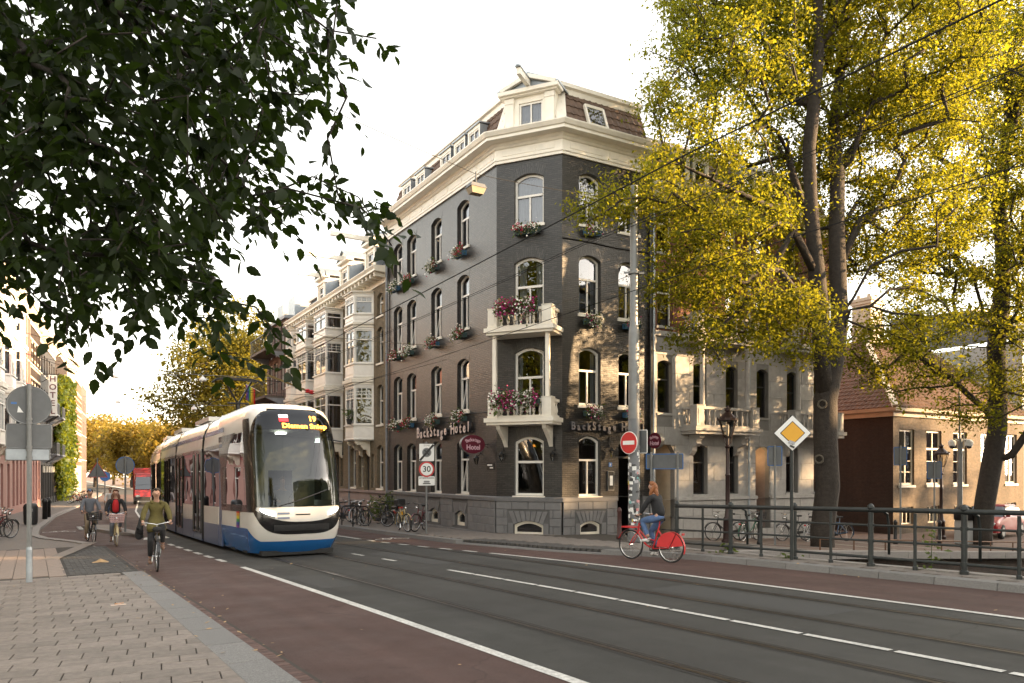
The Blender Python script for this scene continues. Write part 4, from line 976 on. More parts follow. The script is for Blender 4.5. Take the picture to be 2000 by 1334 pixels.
def gable_dormer(root, fr, uc, z, w_, h, beam=1.7, tri=True):
    f = fr.sub(uc-w_/2, uc+w_/2, -.12); o = op(.3, w_-.3, z+.25, z+h-.45)
    d = wall(f, 0, w_, z-.1, z+h, [o], 'white_paint', root, .1, 'dormer'); window(d, f, o, -.04, .6, 0, fw=.06)
    for u in (.03, w_-.22): mb = MB(); block(mb, f, u, u+.19, z, z+h-.3, .001, .06); mb.obj('pilaster', 'white_paint', d)
    mb = MB(); block(mb, f, -.08, w_+.08, z+h-.3, z+h-.22, -.1, .1); block(mb, f, -.14, w_+.14, z+h-.02, z+h+.1, -.2, .2); mb.obj('dormer_cornice', 'white_paint', d)
    for u in (0, w_): mb = MB(); mb.add([f.p(u, z-.1, 0), f.p(u, z+h, 0), f.p(u, z+h, -2), f.p(u, z-.1, -2)]); mb.obj('dormer_cheek', 'zinc', d)
    ap = z+h+.1+(.55 if tri else .3)
    mb = MB(); mb.add([f.p(0, z+h+.08, .08), f.p(w_, z+h+.08, .08), f.p(w_/2, ap-.06, .08)]); mb.obj('pediment', 'white_paint', d)
    for u in (-.16, w_+.16): mb = MB(); mb.extrude([f.p(u, z+h+.1, .2), f.p(w_/2, ap, .2), f.p(w_/2, ap, -2), f.p(u, z+h+.1, -2)], Vector((0, 0, .06))); mb.obj('dormer_roof', 'zinc', d, fix=True)
    if beam: mb = MB(); mb.bar(f.p(w_/2, z+h+.22, -1.2), f.p(w_/2, z+h+.22, beam), .16, .22); mb.obj('hoisting_beam', 'white_paint', d)
    return d
def bay(root, fr, uc, w_, proj, floors, cant=.55, z_bot=None, small=False, console=True):
    """stack of white timber bays; floors: (sill panel bottom, window bottom, window top, cornice top)"""
    for i, (zp, zw, zh, zc) in enumerate(floors):
        pts = [(uc-w_/2, 0), (uc-w_/2+cant, proj), (uc+w_/2-cant, proj), (uc+w_/2, 0)]
        P = [fr.a+fr.du*u+fr.n*d for u, d in pts]
        b = MB(); sweep(b, P, [(0, zp), (.05, zp+.05), (.05, zp+.1), (0, zp+.12), (0, zw-.06), (.07, zw-.06), (.07, zw), (0, zw)]); bo = b.obj('bay_window', 'white_wood', root)
        for k in range(3):
            f = Fr(P[k], P[k+1]); o = op(.06, f.L-.06, zw, zh); wall(f, 0, f.L, zw, zh+.12, [o], 'white_wood', bo, .05, 'bay_frame')
            H = zh-zw; wide = f.L > 1.0
            window(bo, f, o, -.03, .70, 1 if wide else 0, 1 if wide else 0, fw=.055, bars=[(3, 4 if wide else 3, zw+H*.72, zh-.05)] if (i % 2 == 0) == small else None, cur=('curtain', [(0, .25), (.8, 1)]) if (i+k) % 2 else None, name='bay_light')
            mb = MB(); block(mb, f, .08, f.L-.08, zp+.2, zw-.14, .001, .018); mb.obj('panel', 'white_wood', bo)
        b = MB(); sweep(b, P, [(0, zh+.1), (.05, zh+.12), (.05, zh+.2), (.13, zh+.24), (.15, zc-.05), (.0, zc)]); b.obj('bay_cornice', 'white_paint', bo)
        mb = MB(); mb.add([W(p.x, p.y, zc-.01) for p in P]); mb.add([W(p.x, p.y, zp+.01) for p in P]); mb.obj('bay_deck', 'white_paint', bo)
    if console:
        zp = floors[0][0]
        for u in (uc-w_/2+cant+.1, uc+w_/2-cant-.1):
            mb = MB(); prof = [(0, zp), (proj*.9, zp), (proj*.9, zp-.12), (proj*.78, zp-.22), (proj*.55, zp-.2), (proj*.5, zp-.34), (proj*.36, zp-.46), (proj*.2, zp-.44), (proj*.12, zp-.7), (0, zp-.8)]
            mb.extrude([fr.p(u-.09, z, d) for d, z in prof], fr.U*.18); mb.obj('console', 'cream_paint', root, fix=True)
# ---- terrace beyond the hotel: three bay-windowed houses, then a darker block
TA, TB = (49.73, 14.58), (33.43, 14.23); FT = Fr(TA, TB)       # u from far to near
def tu(k): return FT.L-k
ZT0, ZTP, ZTC = -1.0, .85, 11.2
FLR = [(3.35, 4.15, 6.0, 6.45), (6.45, 7.2, 8.85, 9.15), (9.15, 9.65, 10.5, 10.75)]
def terrace(k0, k1, label, wm, cols, bays, dk, plm):
    u0, u1 = tu(k1), tu(k0); root = place_house(FT, (u0+u1)/2, ZT0+.2, label); ops = []
    for k in cols:
        for (a, b) in ((1.0, 2.95), (4.1, 5.9), (7.1, 8.7), (9.4, 10.35)): ops.append(op(tu(k)-.4, tu(k)+.4, a, b, .14))
    gops = []
    for (kc, w_, *_r) in bays:
        gops.append(op(tu(kc)-1.05, tu(kc)-.35, 1.0, 2.6, .1)); gops.append(op(tu(kc)-.2, tu(kc)+.55, ZTP, 2.7, .1)); gops.append(op(tu(kc)+.72, tu(kc)+1.2, 1.0, 2.6, .1))
    wall(FT, u0, u1, ZTP, ZTC, ops+gops, wm, root, .22); wall(FT, u0, u1, ZT0, ZTP, [], plm, root, .1, 'plinth', d=.05)
    mb = MB(); block(mb, FT, u0, u1, ZTP-.1, ZTP+.02, .0, .12); mb.obj('plinth_cap', plm, root)
    for o in ops: window(root, FT, o, -.16, .6, 0, fw=.07, sill=.1, cur=('curtain_warm', [(0, .3)])); brick_arch(FT, o, wm, root, .3)
    for i, o in enumerate(gops):
        if i % 3 == 1: mb = MB(); block(mb, FT, o['u0']+.04, o['u1']-.04, o['v0'], o['v1']+.1, -.22, -.17); mb.obj('front_door', 'dark_frame', root)
        else: window(root, FT, o, -.16, .62, 0, fw=.06, fm='cream_paint')
    for (kc, w_, proj, cant, small) in bays: bay(root, FT, tu(kc), w_, proj, FLR, cant, small=small)
    hull(root, FT, u0, u1, ZT0, ZTC, 8, wm); slabs(root, FT, u0, u1, (3.3, 6.5, 9.4)); eaves(root, FT, u0, u1, ZTC+.2, 'cream_paint', .75, .55)
    mansard(root, FT, u0, u1, ZTC+.3, ZTC+1.9, 1.1)
    for k in dk: gable_dormer(root, FT, tu(k), ZTC+.35, 1.5, 1.75, 2.1)
    mb = MB(); mb.tube([FT.p(u0+.05, ZT0, .08), FT.p(u0+.05, ZTC, .08)], .05, 6); mb.obj('down_pipe', 'zinc', root)
terrace(0.02, 5.36, 'yellow brick terraced house adjoining the hotel with canted white bay', 'yellow_brick', (1.0, 4.85), [(3.0, 2.3, .85, .5, True)], (2.6,), 'pinkish_stone')
terrace(5.36, 9.86, 'yellow brick terraced house with square white bay, second from the hotel', 'yellow_brick', (), [(7.7, 2.3, .95, .06, False)], (6.6,), 'pinkish_stone')
terrace(9.86, 16.3, 'cream terraced house with two white bays, third from the hotel', 'cream_stone', (), [(11.6, 2.2, .9, .06, False), (14.6, 2.3, .85, .5, True)], (10.8,), 'pinkish_stone')
# dark block with balconies
FD = Fr((55.2, 14.55), (49.73, 14.45), off=.35); root = place_house(FD, 2.7, -1, 'dark purple brick apartment block with projecting balconies beyond the white bays')
ops = [op(u, u+.9, z, z+2.0) for u in (.6, 2.0, 3.8) for z in (1.0, 4.3, 7.3, 9.7)]
wall(FD, 0, FD.L, -1.1, 11.9, ops, 'purple_brick', root, .18); hull(root, FD, 0, FD.L, -1.1, 11.9, 8, 'purple_brick'); slabs(root, FD, 0, FD.L, (3.5, 6.6, 9.4, 11.6))
for o in ops: window(root, FD, o, -.12, None, 0, fm='white_wood', fw=.06)
mb = MB(); block(mb, FD, -.1, FD.L+.1, 11.9, 12.1, -8, .2); mb.obj('roof', 'lead', root)
for zz in (3.6, 6.7, 9.8):
    mb = MB(); block(mb, FD, .3, 4.6, zz, zz+.16, 0, 1.25); b = mb.obj('balcony', 'purple_brick', root)
    mb = MB()
    mb.extrude([FD.p(.3, zz, 0), FD.p(.3, zz, 1.2), FD.p(.3, zz-.5, 0)], FD.U*.2); mb.extrude([FD.p(4.4, zz, 0), FD.p(4.4, zz, 1.2), FD.p(4.4, zz-.5, 0)], FD.U*.2); mb.obj('bracket', 'lead', b, fix=True)
    mb = MB(); mb.bar(FD.p(.3, zz+1.1, 1.22), FD.p(4.6, zz+1.1, 1.22), .05, .05); mb.bar(FD.p(4.6, zz+1.1, 1.22), FD.p(4.6, zz+1.1, 0), .05, .05)
    for i in range(28): mb.bar(FD.p(.3+i*.159, zz+.1, 1.22), FD.p(.3+i*.159, zz+1.1, 1.22), .02, .02)
    for i in range(8): mb.bar(FD.p(4.6, zz+.1, i*.16), FD.p(4.6, zz+1.1, i*.16), .02, .02)
    mb.obj('railing', 'black_metal', b)
for u, zz in ((1.2, 12.05), (4.2, 12.05)): 
    f = FD.sub(u-.8, u+.8, -.6); mb = MB(); block(mb, f, 0, 1.6, zz, zz+1.5, -2, 0); mb.obj('roof_box', 'zinc', root)
# ---- grey stone and red brick house right of the hotel
FG = Fr(HR, (20.3, 29.25)); G0 = -1.6
gh = place_house(FG, 5, -.7, 'house with grey stone lower storeys, red brick above and columned stone balconies'); gh.name = 'canal_house'
GU = [(.31, 1.0), (2.08, 2.72), (3.78, 4.4), (5.48, 6.13), (7.25, 7.88), (8.9, 9.5)]
g0 = [op(-.0+.1, 1.12, .1, 2.55, .42), op(2.08, 2.78, .92, 2.72, .12), op(3.78, 4.42, .92, 2.72, .12), op(5.42, 6.2, -.5, 2.65, .15), op(7.2, 7.9, .92, 2.72, .12), op(8.9, 9.5, .92, 2.72, .12)]
g1 = [op(a, b, 4.0 if i not in (1, 2, 4, 5) else 3.6, 5.85, .12) for i, (a, b) in enumerate(GU)]
g2 = [op(a-.03, b+.06, 7.25, 9.1, .14) for a, b in GU]; g3 = [op(a-.03, b+.06, 10.0, 11.6, .14) for a, b in GU]
sw = wall(FG, 0, FG.L, .75, 7.0, g0+g1, 'grey_stone_bed', gh, .22, 'stone_wall'); wall(FG, 0, FG.L, 7.0, 12.3, g2+g3, 'red_brick', gh, .22, 'brick_wall')
wall(FG, 0, FG.L, G0, .75, [op(.1, 1.12, G0, .751), op(5.42, 6.2, -.5, .751)], 'grey_stone_bed', gh, .22, 'plinth', d=.05)
ashlar(FG, .004, FG.L-.004, .78, 6.85, 9, 1.25, [dict(o, v1=o['v1']+o['rise']*.2, rise=0) for o in g0+g1], 'grey_stone', sw, proud=.018, gap=.008, ch=.005)
ashlar(FG.sub(0, FG.L, .05), .004, FG.L-.004, G0+.5, .68, 3, 1.0, [op(.1, 1.12, G0, .8), op(5.42, 6.2, -.5, .8)], 'grey_stone', gh, proud=.02, gap=.01)
mb = MB(); block(mb, FG, 1.15, 5.4, .70, .83, .0, .14); block(mb, FG, 6.22, FG.L, .70, .83, .0, .14); mb.obj('plinth_cap', 'grey_stone', gh)
mb = MB(); block(mb, FG, 0, FG.L, 6.86, 7.05, -.01, .1); mb.obj('string_course', 'grey_stone', gh)
for o in g1+g2+g3: window(gh, FG, o, -.17, .64, 0, fw=.055, fm='dark_frame' if o in g1 else 'white_wood', sill=.1, sillm='grey_stone', cur=('curtain_warm', [(0, .4)]) if o in g2 else None, pm='pane')
for i, o in enumerate(g0):
    if i in (0, 3): continue
    window(gh, FG, o, -.17, .64, 0, fw=.055, fm='dark_frame', sill=.1, sillm='grey_stone', pm='pane')
# recessed porches
for o in (g0[0], g0[3]):
    mb = MB(); u0, u1 = o['u0'], o['u1']; zb = G0 if o is g0[0] else -.5
    for u in (u0, u1): mb.add([FG.p(u, zb, -.2), FG.p(u, 3.1, -.2), FG.p(u, 3.1, -1.3), FG.p(u, zb, -1.3)])
    mb.add([FG.p(u0, zb, -1.3), FG.p(u1, zb, -1.3), FG.p(u1, 3.1, -1.3), FG.p(u0, 3.1, -1.3)]); mb.add([FG.p(u0, 3.05, -.2), FG.p(u1, 3.05, -.2), FG.p(u1, 3.05, -1.3), FG.p(u0, 3.05, -1.3)]); mb.add([FG.p(u0, zb+.01, -.2), FG.p(u1, zb+.01, -.2), FG.p(u1, zb+.01, -1.3), FG.p(u0, zb+.01, -1.3)])
    pr = mb.obj('porch', 'cream_stone' if o is g0[0] else 'pinkish_stone', gh)
    mb = MB(); block(mb, FG, u0+.1, u1-.1, zb+.02, 2.2, -1.29, -1.22); block(mb, FG, u0+.1, u1-.1, 2.28, 2.9, -1.29, -1.24); mb.obj('front_door', 'dark_frame', pr)
hull(gh, FG, 0, FG.L, G0, 12.3, 9, 'red_brick'); slabs(gh, FG, 0, FG.L, (3.3, 6.6, 9.6, 12.1)); eaves(gh, FG, 0, FG.L, 12.45, 'cream_paint', .6, .55)
rf = mansard(gh, FG, 0, FG.L, 12.5, 14.6, 1.2)
tile_roof('roof_tile_field', FG.p(0, 12.55, .0), FG.p(FG.L, 12.55, .0), FG.p(FG.L, 14.6, -1.2), FG.p(0, 14.6, -1.2), 'roof_tile', rf)
for uc in (2.2, 5.9):
    for du in (-.5, .5):
        f = FG.sub(uc+du-.42, uc+du+.42, -.25); o = op(.1, .74, 12.9, 13.9); dm = wall(f, 0, .84, 12.6, 14.1, [o], 'cream_paint', gh, .08, 'dormer'); window(dm, f, o, -.03, None, 0, fw=.06)
        mb = MB()
        for u in (0, .84): mb.add([f.p(u, 12.6, 0), f.p(u, 14.1, 0), f.p(u, 14.1, -1.2), f.p(u, 12.6, -1.2)])
        mb.obj('cheek', 'zinc', dm); mb = MB(); block(mb, f, -.06, .9, 14.1, 14.18, -1.3, .08); mb.obj('dormer_roof', 'zinc', dm)
for (u0, u1) in ((1.5, 4.75), (6.75, 9.75)):
    for z, up in ((3.25, False), (6.72, True)):
        mb = MB(); block(mb, FG, u0-.05, u1+.05, z-.04, z+.08, 0, .82); block(mb, FG, u0-.12, u1+.12, z+.08, z+.22, 0, .9); b = mb.obj('balcony', 'grey_stone', gh)
        balustrade(b, FG, u0, u1, .82, z+.22, .78, 'grey_stone', 9)
        for u in (u0+.45, u1-.45):
            if up: mb = MB(); mb.lathe([(.13, 4.2), (.13, 4.3), (.10, 4.34), (.092, 5.4), (.085, z-.34), (.1, z-.3), (.14, z-.22), (.14, z-.04)], FG.p(u, 0, .62), 12); mb.obj('column', 'grey_stone', b, smooth=False)
            else:
                mb = MB(); prof = [(0, z-.04), (.62, z-.04), (.62, z-.16), (.5, z-.2), (.42, z-.32), (.5, z-.4), (.34, z-.5), (.22, z-.46), (.2, z-.66), (.08, z-.8), (0, z-.84)]
                mb.extrude([FG.p(u-.12, q, d) for d, q in prof], FG.U*.24); mb.obj('console', 'grey_stone', b, fix=True)
for u in (4.95, 0.06): mb = MB(); mb.tube([FG.p(u, -1, .1), FG.p(u, 12, .1)], .05, 8); mb.obj('down_pipe', 'zinc', gh)
mat('bulb', (.9, .8, .6), .4, emit=(1, .62, .25), estr=14)
lb = empty('porch_lamp', FG.p(5.6, 2.2, -.5), 0, 'small lit globe lamp in the dark porch of grey house', 'lamp'); mb = MB(); mb.lathe([(.02, -.09), (.07, -.06), (.09, 0), (.07, .06), (.02, .09)], FG.p(5.62, 2.35, -.5), 10); mb.obj('globe', 'bulb', lb, smooth=True); mb = MB(); mb.tube([FG.p(5.62, 2.43, -.5), FG.p(5.62, 3.04, -.5)], .01, 4); mb.obj('stem', 'black_metal', lb)
# ---- low hipped brick house with tall windows, past the elm
c0 = Vector((20.64, 34.62)); FW = Fr((20.64, 34.62), (20.3, 46.8)); FX = Fr((30.6, 35.0), (20.64, 34.62)); B0, BE = -1.6, 4.75
ch = empty('brick_house', W(24, 40, -1.3), 0, 'low brown brick house with hipped orange pantile roof and square chimney', 'house')
WU = [(1.1, .62), (3.4, .66), (5.75, .64), (8.4, .66), (10.8, .62)]
wo = [op(c-h, c+h, 1.15, 3.85) for c, h in WU]; wb = [op(c-.55, c+.55, -.75, .1) for c, h in WU]
wall(FW, 0, FW.L, B0, BE, wo+wb, 'church_brick', ch, .2); wall(FX, 0, FX.L, B0, BE, [], 'brown_brick', ch)  # side wall's shade is put into its darker brick colour
for o in wo: window(ch, FW, o, -.1, .66, 1, 1, fw=.1, fm='cream_paint', sill=.12, bars=[(3, 2, o['v0']+.1, o['v0']+1.7)])
for o in wb: window(ch, FW, o, -.12, None, 2, fw=.06, fm='cream_paint')
mb = MB(); Q = [W(30.6, 46.8, 0), W(30.6, 35, 0)]
for a, b in (((20.3, 46.8), (30.6, 46.8)), ((30.6, 46.8), (30.6, 35.0))): mb.add([W(*a, B0), W(*b, B0), W(*b, BE), W(*a, BE)], [(0, 0), (10, 0), (10, 6), (0, 6)])
mb.obj('back_wall', 'brown_brick', ch); slabs(ch, FW, 0, FW.L, (.6, 4.6), 6)
mb = MB(); sweep(mb, [(30.6, 35.0), (20.64, 34.62), (20.3, 46.8)], [(-.02, BE-.3), (.08, BE-.3), (.1, BE-.1), (.3, BE-.06), (.34, BE+.1), (.0, BE+.16), (-.4, BE+.16)]); mb.obj('eaves_board', 'cream_stone', ch)
e = .3; A, B, C, D = W(30.9, 34.7, BE+.1), W(20.34, 34.3, BE+.1), W(20.0, 47.1, BE+.1), W(30.9, 47.1, BE+.1); T0, T1 = W(25.5, 39.9, 9.5), W(25.4, 45.2, 9.5)
mb = MB(); mb.add([A, B, T0]); mb.add([B, C, T1, T0]); mb.add([C, D, T1]); mb.add([D, A, T0, T1]); rf = mb.obj('roof', 'lead', ch)
tile_roof('roof_tile_field', A, B, T0+(B-A).normalized()*.02, T0, 'church_tile', rf, .27, .32, .05); tile_roof('roof_tile_field', B, C, T1, T0, 'church_tile', rf, .27, .32, .05)
for p, q in ((B, T0), (A, T0), (C, T1)): mb = MB(); mb.bar(p+Vector((0, 0, .06)), q+Vector((0, 0, .06)), .26, .14); mb.obj('hip_ridge', 'cream_paint', rf)
mb = MB(); cx = W(25.5, 40.2, 0); mb.box((cx.x, cx.y, 9.9), (1.15, 1.15, 3.0), ANG); mb.box((cx.x, cx.y, 9.75), (1.24, 1.24, .3), ANG); mb.box((cx.x, cx.y, 11.35), (1.3, 1.3, .16), ANG); mb.box((cx.x, cx.y, 11.52), (1.42, 1.42, .18), ANG)
for k in range(4):
    a = ANG+math.pi/4+k*math.pi/2; mb.lathe([(.14, 0), (.12, .25)], (cx.x+.45*math.cos(a), cx.y+.45*math.sin(a), 11.6), 8)
mb.obj('chimney', 'cream_stone', rf)
FN = Fr((20.6, 47.3), (20.0, 62)); nh = empty('rendered_house', W(24, 54, -1.3), 0, 'plain pale grey rendered house behind the red car', 'house')
no = [op(u, u+1.1, z, z+1.7) for u in (1.6, 4.2, 6.8, 9.4, 12) for z in (.4, 3.5, 6.4)]
wall(FN, 0, FN.L, -1.6, 9.2, no, 'pale_render', nh, .2); hull(nh, FN, 0, FN.L, -1.6, 9.2, 9, 'pale_render')
for o in no: window(nh, FN, o, -.12, .6, 1, sill=.1)
slabs(nh, FN, 0, FN.L, (.3, 3.2, 6.2, 9)); eaves(nh, FN, 0, FN.L, 9.3, 'cream_paint', .4, .3, False)
mansard(nh, FN, 0, FN.L, 9.4, 11.5, 3)
# ---- left side of the street
LP = Vector((69.6, .15)); LD = Vector((.9937, .1116)).normalized()
FS = Fr(LP-LD*50, LP+LD*60)                       # u = k + 50
def lhouse(k0, k1, z1, label, wm, cols, floors, gm=None, gz1=2.6, fm='white_wood', roofm='slate', ww=.5, rise=.1, garch=False, band=None, pil=None, corm='cream_paint', off=0.):
    f = FS if not off else FS.sub(0, FS.L, off)
    u0, u1 = k0+50, k1+50; z0 = -1.4; root = place_house(f, (u0+u1)/2, -1.0, label); n = cols; sp = (u1-u0)/n
    ops = [op(u0+(i+.5)*sp-ww, u0+(i+.5)*sp+ww, a, b, rise) for i in range(n) for a, b in floors]
    go = [op(u0+(i+.5)*sp-ww*1.05, u0+(i+.5)*sp+ww*1.05, -.45, gz1-.55, .45 if garch else .05) for i in range(n)]
    if gm: wall(f, u0, u1, z0, gz1, go, gm, root, .22, 'shop_front'); wall(f, u0, u1, gz1, z1, ops, wm, root, .18)
    else: wall(f, u0, u1, z0, z1, ops+go, wm, root, .18)
    for o in ops: window(root, f, o, -.13, .6, 0, fw=.08, fm=fm, sill=.12, pm='pane')
    for o in go: window(root, f, o, -.13, .7, 0, fw=.08, fm=fm, pm='pane_dark')
    hull(root, f, u0, u1, z0, z1, 8, wm); slabs(root, f, u0, u1, [gz1]+[a-.8 for a, b in floors[1:]]+[z1-.2]); eaves(root, f, u0, u1, z1+.1, corm, .7, .7)
    mansard(root, f, u0, u1, z1+.2, z1+2.2, 1.3, roofm)
    if band:
        for a, b in floors:
            for q in (a-.35, (a+b)/2, b+.15): mb = MB(); block(mb, f, u0, u1, q, q+.16, .0, .02); mb.obj('stone_band', band, root) if q != (a+b)/2 else None
            for i in range(n+1):
                x0 = u0+(i-.5)*sp+ww+.02; x1 = u0+(i+.5)*sp-ww-.02; x0 = max(x0, u0); x1 = min(x1, u1)
                for q in (.2, .9, 1.5): mb = MB(); block(mb, f, x0, x1, a+q, a+q+.2, .0, .02); mb.obj('stone_band', band, root)
    if pil:
        for i in range(n+1): x = u0+i*sp; mb = MB(); block(mb, f, max(u0, x-.22), min(u1, x+.22), gz1+.2, z1-.6, .0, .1); mb.obj('pilaster', pil, root)
    return root, f, u0, u1
F4 = [(3.5, 5.4), (6.9, 8.7), (10.0, 11.6)]
r, f, u0, u1 = lhouse(-24, -11.8, 13.2, 'white house with stacked bay at the left picture edge', 'pink_paint', 5, F4, 'pink_pale', 2.8)
for kc in (-13.6, -17.6, -21.6): bay(r, f, kc+50, 2.7, .9, [(3.2, 4.0, 6.0, 6.5), (6.5, 7.3, 9.2, 9.7), (9.7, 10.4, 12.0, 12.4)], .6, small=True)
lhouse(-47, -35.5, 14.5, 'brown brick corner house on the left bank beyond the picture edge', 'brown_brick', 5, F4); lhouse(-35.5, -24, 13.8, 'yellow brick house on the left beyond the picture edge', 'yellow_brick', 5, F4)
lhouse(-11.8, -3.6, 13.6, 'pink and red painted house front with tall pilasters', 'pink_paint', 5, F4, 'pink_pale', 2.9, garch=True, pil='pink_pale')
lhouse(-3.6, 3.2, 13.4, 'brown brick house with white stone bands beside the vertical hotel sign', 'brown_brick', 4, F4, 'pink_pale', 2.9, band='cream_stone', garch=True)
r, f, u0, u1 = lhouse(3.2, 14.5, 13.0, 'black fronted hotel house with small iron balconies', 'black_brick', 6, F4, 'black_brick', 2.9, fm='dark_frame')
for kc, z in ((6.0, 6.6), (11.0, 6.6), (11.0, 3.2), (6.0, 3.2)):
    mb = MB(); block(mb, f, kc+49, kc+51.6, z, z+.14, 0, 1.0); b = mb.obj('balcony', 'lead', r); mb = MB()
    for u in (kc+49.1, kc+51.3): mb.extrude([f.p(u, z, 0), f.p(u, z, .95), f.p(u, z-.7, 0)], f.U*.14)
    mb.obj('bracket', 'lead', b, fix=True); mb = MB(); mb.bar(f.p(kc+49, z+1.05, .97), f.p(kc+51.6, z+1.05, .97), .05, .05)
    for i in range(15): mb.bar(f.p(kc+49+i*.185, z+.1, .97), f.p(kc+49+i*.185, z+1.05, .97), .03, .03)
    for u in (kc+49, kc+51.6):
        mb.bar(f.p(u, z+1.05, .0), f.p(u, z+1.05, .97), .05, .05)
        for i in range(5): mb.bar(f.p(u, z+.1, .15+i*.17), f.p(u, z+1.05, .15+i*.17), .03, .03)
    mb.obj('railing', 'black_metal', b)
for i in range(6):
    u = u0+(i+1)*(u1-u0)/6-.1; mb = MB(); block(mb, f, u-.18, u+.18, 1.75, 2.3, .0, .12); mb.obj('capital', 'cream_paint', r); mb = MB(); block(mb, f, u-.13, u+.13, -1.2, 1.75, .0, .08); mb.obj('pilaster', 'black_brick', r)
lhouse(14.5, 27, 14.0, 'brown house hidden under climbing ivy', 'brown_brick', 5, F4)
lhouse(27, 38, 14.6, 'sunlit cream house front past the ivy', 'cream_stone', 5, F4+[(12.4, 13.7)], None, 2.8, ww=.55)
lhouse(38, 48, 13.8, 'tall sunlit orange brick house past the cream front', 'red_brick', 5, F4, 'cream_stone', band='cream_stone')
lhouse(48, 58, 14.2, 'last dark bay house of the row before the trees', 'purple_brick', 4, F4, off=.0)
hs = empty('hanging_hotel_sign', FS.p(54, 9.3, 0), 0, 'white vertical sign with dark letters hung from an iron bracket', 'sign')
hf = Fr(FS.a+FS.du*54+FS.n*.35, FS.a+FS.du*54+FS.n*1.85)
fs = W(-LD.x, -LD.y, 0)
cs = FS.p(54.0, 0, 1.25)
def hsb(dz0, dz1, d0, d1, th): 
    mb = MB(); a = FS.a+FS.du*54; p0 = FS.p(54-th, 0, d0); p1 = FS.p(54-th, 0, d1); p2 = FS.p(54+th, 0, d1); p3 = FS.p(54+th, 0, d0)
    return mb.hexa([p+Vector((0, 0, dz0)) for p in (p0, p1, p2, p3)], [p+Vector((0, 0, dz1)) for p in (p0, p1, p2, p3)])
hsb(6.45, 9.85, .5, 1.1, .06).obj('panel', 'sign_white', hs)
mb = MB(); mb.bar(FS.p(54, 9.9, -.1), FS.p(54, 9.9, 1.25), .07, .07); mb.bar(FS.p(54, 9.2, 0), FS.p(54, 9.9, .9), .05, .05); mb.bar(FS.p(54, 9.9, .7), FS.p(54, 9.75, .7), .05, .05); mb.obj('bracket', 'black_metal', hs)
for i, chx in enumerate('HOTEL'):
    x = FS.N; m = Matrix((x, Vector((0, 0, 1)), x.cross(Vector((0, 0, 1))))).transposed().to_4x4(); m.translation = FS.p(54-.065, 9.5-i*.67, .80); text('lettering', chx, .66, m, 'maroon', hs, .006, .01)
# ---- unseen canal houses added on the near bank to shade the bridge
for i, (t0, t1, zt, wm, lab) in enumerate(((16.5, 24, 14.5, 'brown_brick', 'unseen brown brick canal house on the near bank closest to the bridge'), (24, 32, 16.5, 'red_brick', 'unseen red brick canal house on the near bank, second from the bridge'), (32, 41, 15.5, 'purple_brick', 'unseen purple brick canal house on the near bank, third from the bridge'), (41, 50, 17.5, 'brown_brick', 'unseen tall brown canal house on the near bank, fourth from the bridge'), (50, 60, 16, 'yellow_brick', 'unseen yellow brick canal house on the near bank, fifth from the bridge'), (60, 70, 16.5, 'red_brick', 'unseen wide red canal house on the near bank, sixth from the bridge'), (70, 80, 17, 'brown_brick', 'unseen tall brown canal house on the near bank, seventh from the bridge'), (80, 90, 15, 'yellow_brick', 'unseen low yellow canal house on the near bank, eighth from the bridge'), (90, 104, 14, 'purple_brick', 'unseen low purple canal house on the near bank, ninth from the bridge'))):
    f = Fr((-15, t1), (-15, t0)); root = place_house(f, 3, 0, lab); root.name = 'canal_house'; n = int(f.L/2.2); sp = f.L/n
    ops = [op((j+.5)*sp-.55, (j+.5)*sp+.55, a, a+2.0, .1) for j in range(n) for a in (.8, 4.2, 7.4, 10.4)]
    wall(f, 0, f.L, -.5, zt, ops, wm, root, .2); hull(root, f, 0, f.L, -.5, zt, 9, wm); slabs(root, f, 0, f.L, (3.5, 6.7, 9.8, zt-.3))
    for o in ops: window(root, f, o, -.13, .6, 0, sill=.1)
    eaves(root, f, 0, f.L, zt+.1, 'cream_paint', .5, .5); mansard(root, f, 0, f.L, zt+.2, zt+2.2, 1.5)
# ================================================================ trees and leaves
leafmat('elm_leaf', (.023, .042, .006), (.086, .094, .012), (.345, .33, .02), .5, rough=.6, spec=.12)
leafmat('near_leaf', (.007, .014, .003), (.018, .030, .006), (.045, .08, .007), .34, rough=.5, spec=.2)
leafmat('street_leaf', (.06, .068, .012), (.15, .135, .025), (.36, .30, .035), .45, rough=.6, spec=.15)
leafmat('sunlit_gold_leaf', (.12, .09, .015), (.26, .18, .03), (.5, .36, .05), .45)  # yellow of the low sun is put into these leaf colours
leafmat('ivy_leaf', (.022, .045, .008), (.07, .10, .012), (.28, .30, .02), .4)
leafmat('bush_leaf', (.03, .055, .012), (.08, .11, .025), (.15, .2, .03), .35)
mat('bark', (.032, .025, .020), .9, var=.4, vs=9, bump=1.0, bs=22)
mat('bark_light', (.10, .085, .065), .9, var=.4, vs=9, bump=.9, bs=22)
def mesh_np(name, verts, faces4, rnd, m, parent=None):
    """verts (N,3); faces4 (F,k) all with the same k"""
    me = bpy.data.meshes.new(name); k = faces4.shape[1]; F = len(faces4)
    me.vertices.add(len(verts)); me.vertices.foreach_set('co', verts.astype(np.float32).ravel())
    me.loops.add(F*k); me.loops.foreach_set('vertex_index', faces4.astype(np.int32).ravel())
    me.polygons.add(F); me.polygons.foreach_set('loop_start', (np.arange(F)*k).astype(np.int32)); me.polygons.foreach_set('loop_total', np.full(F, k, np.int32))
    me.update(calc_edges=True)
    if rnd is not None:
        a = me.attributes.new('rnd', 'FLOAT', 'FACE'); a.data.foreach_set('value', rnd.astype(np.float32))
    me.materials.append(M_(m)); o = bpy.data.objects.new(name, me); COL.objects.link(o)
    if parent is not None: put(o, parent)
    return o
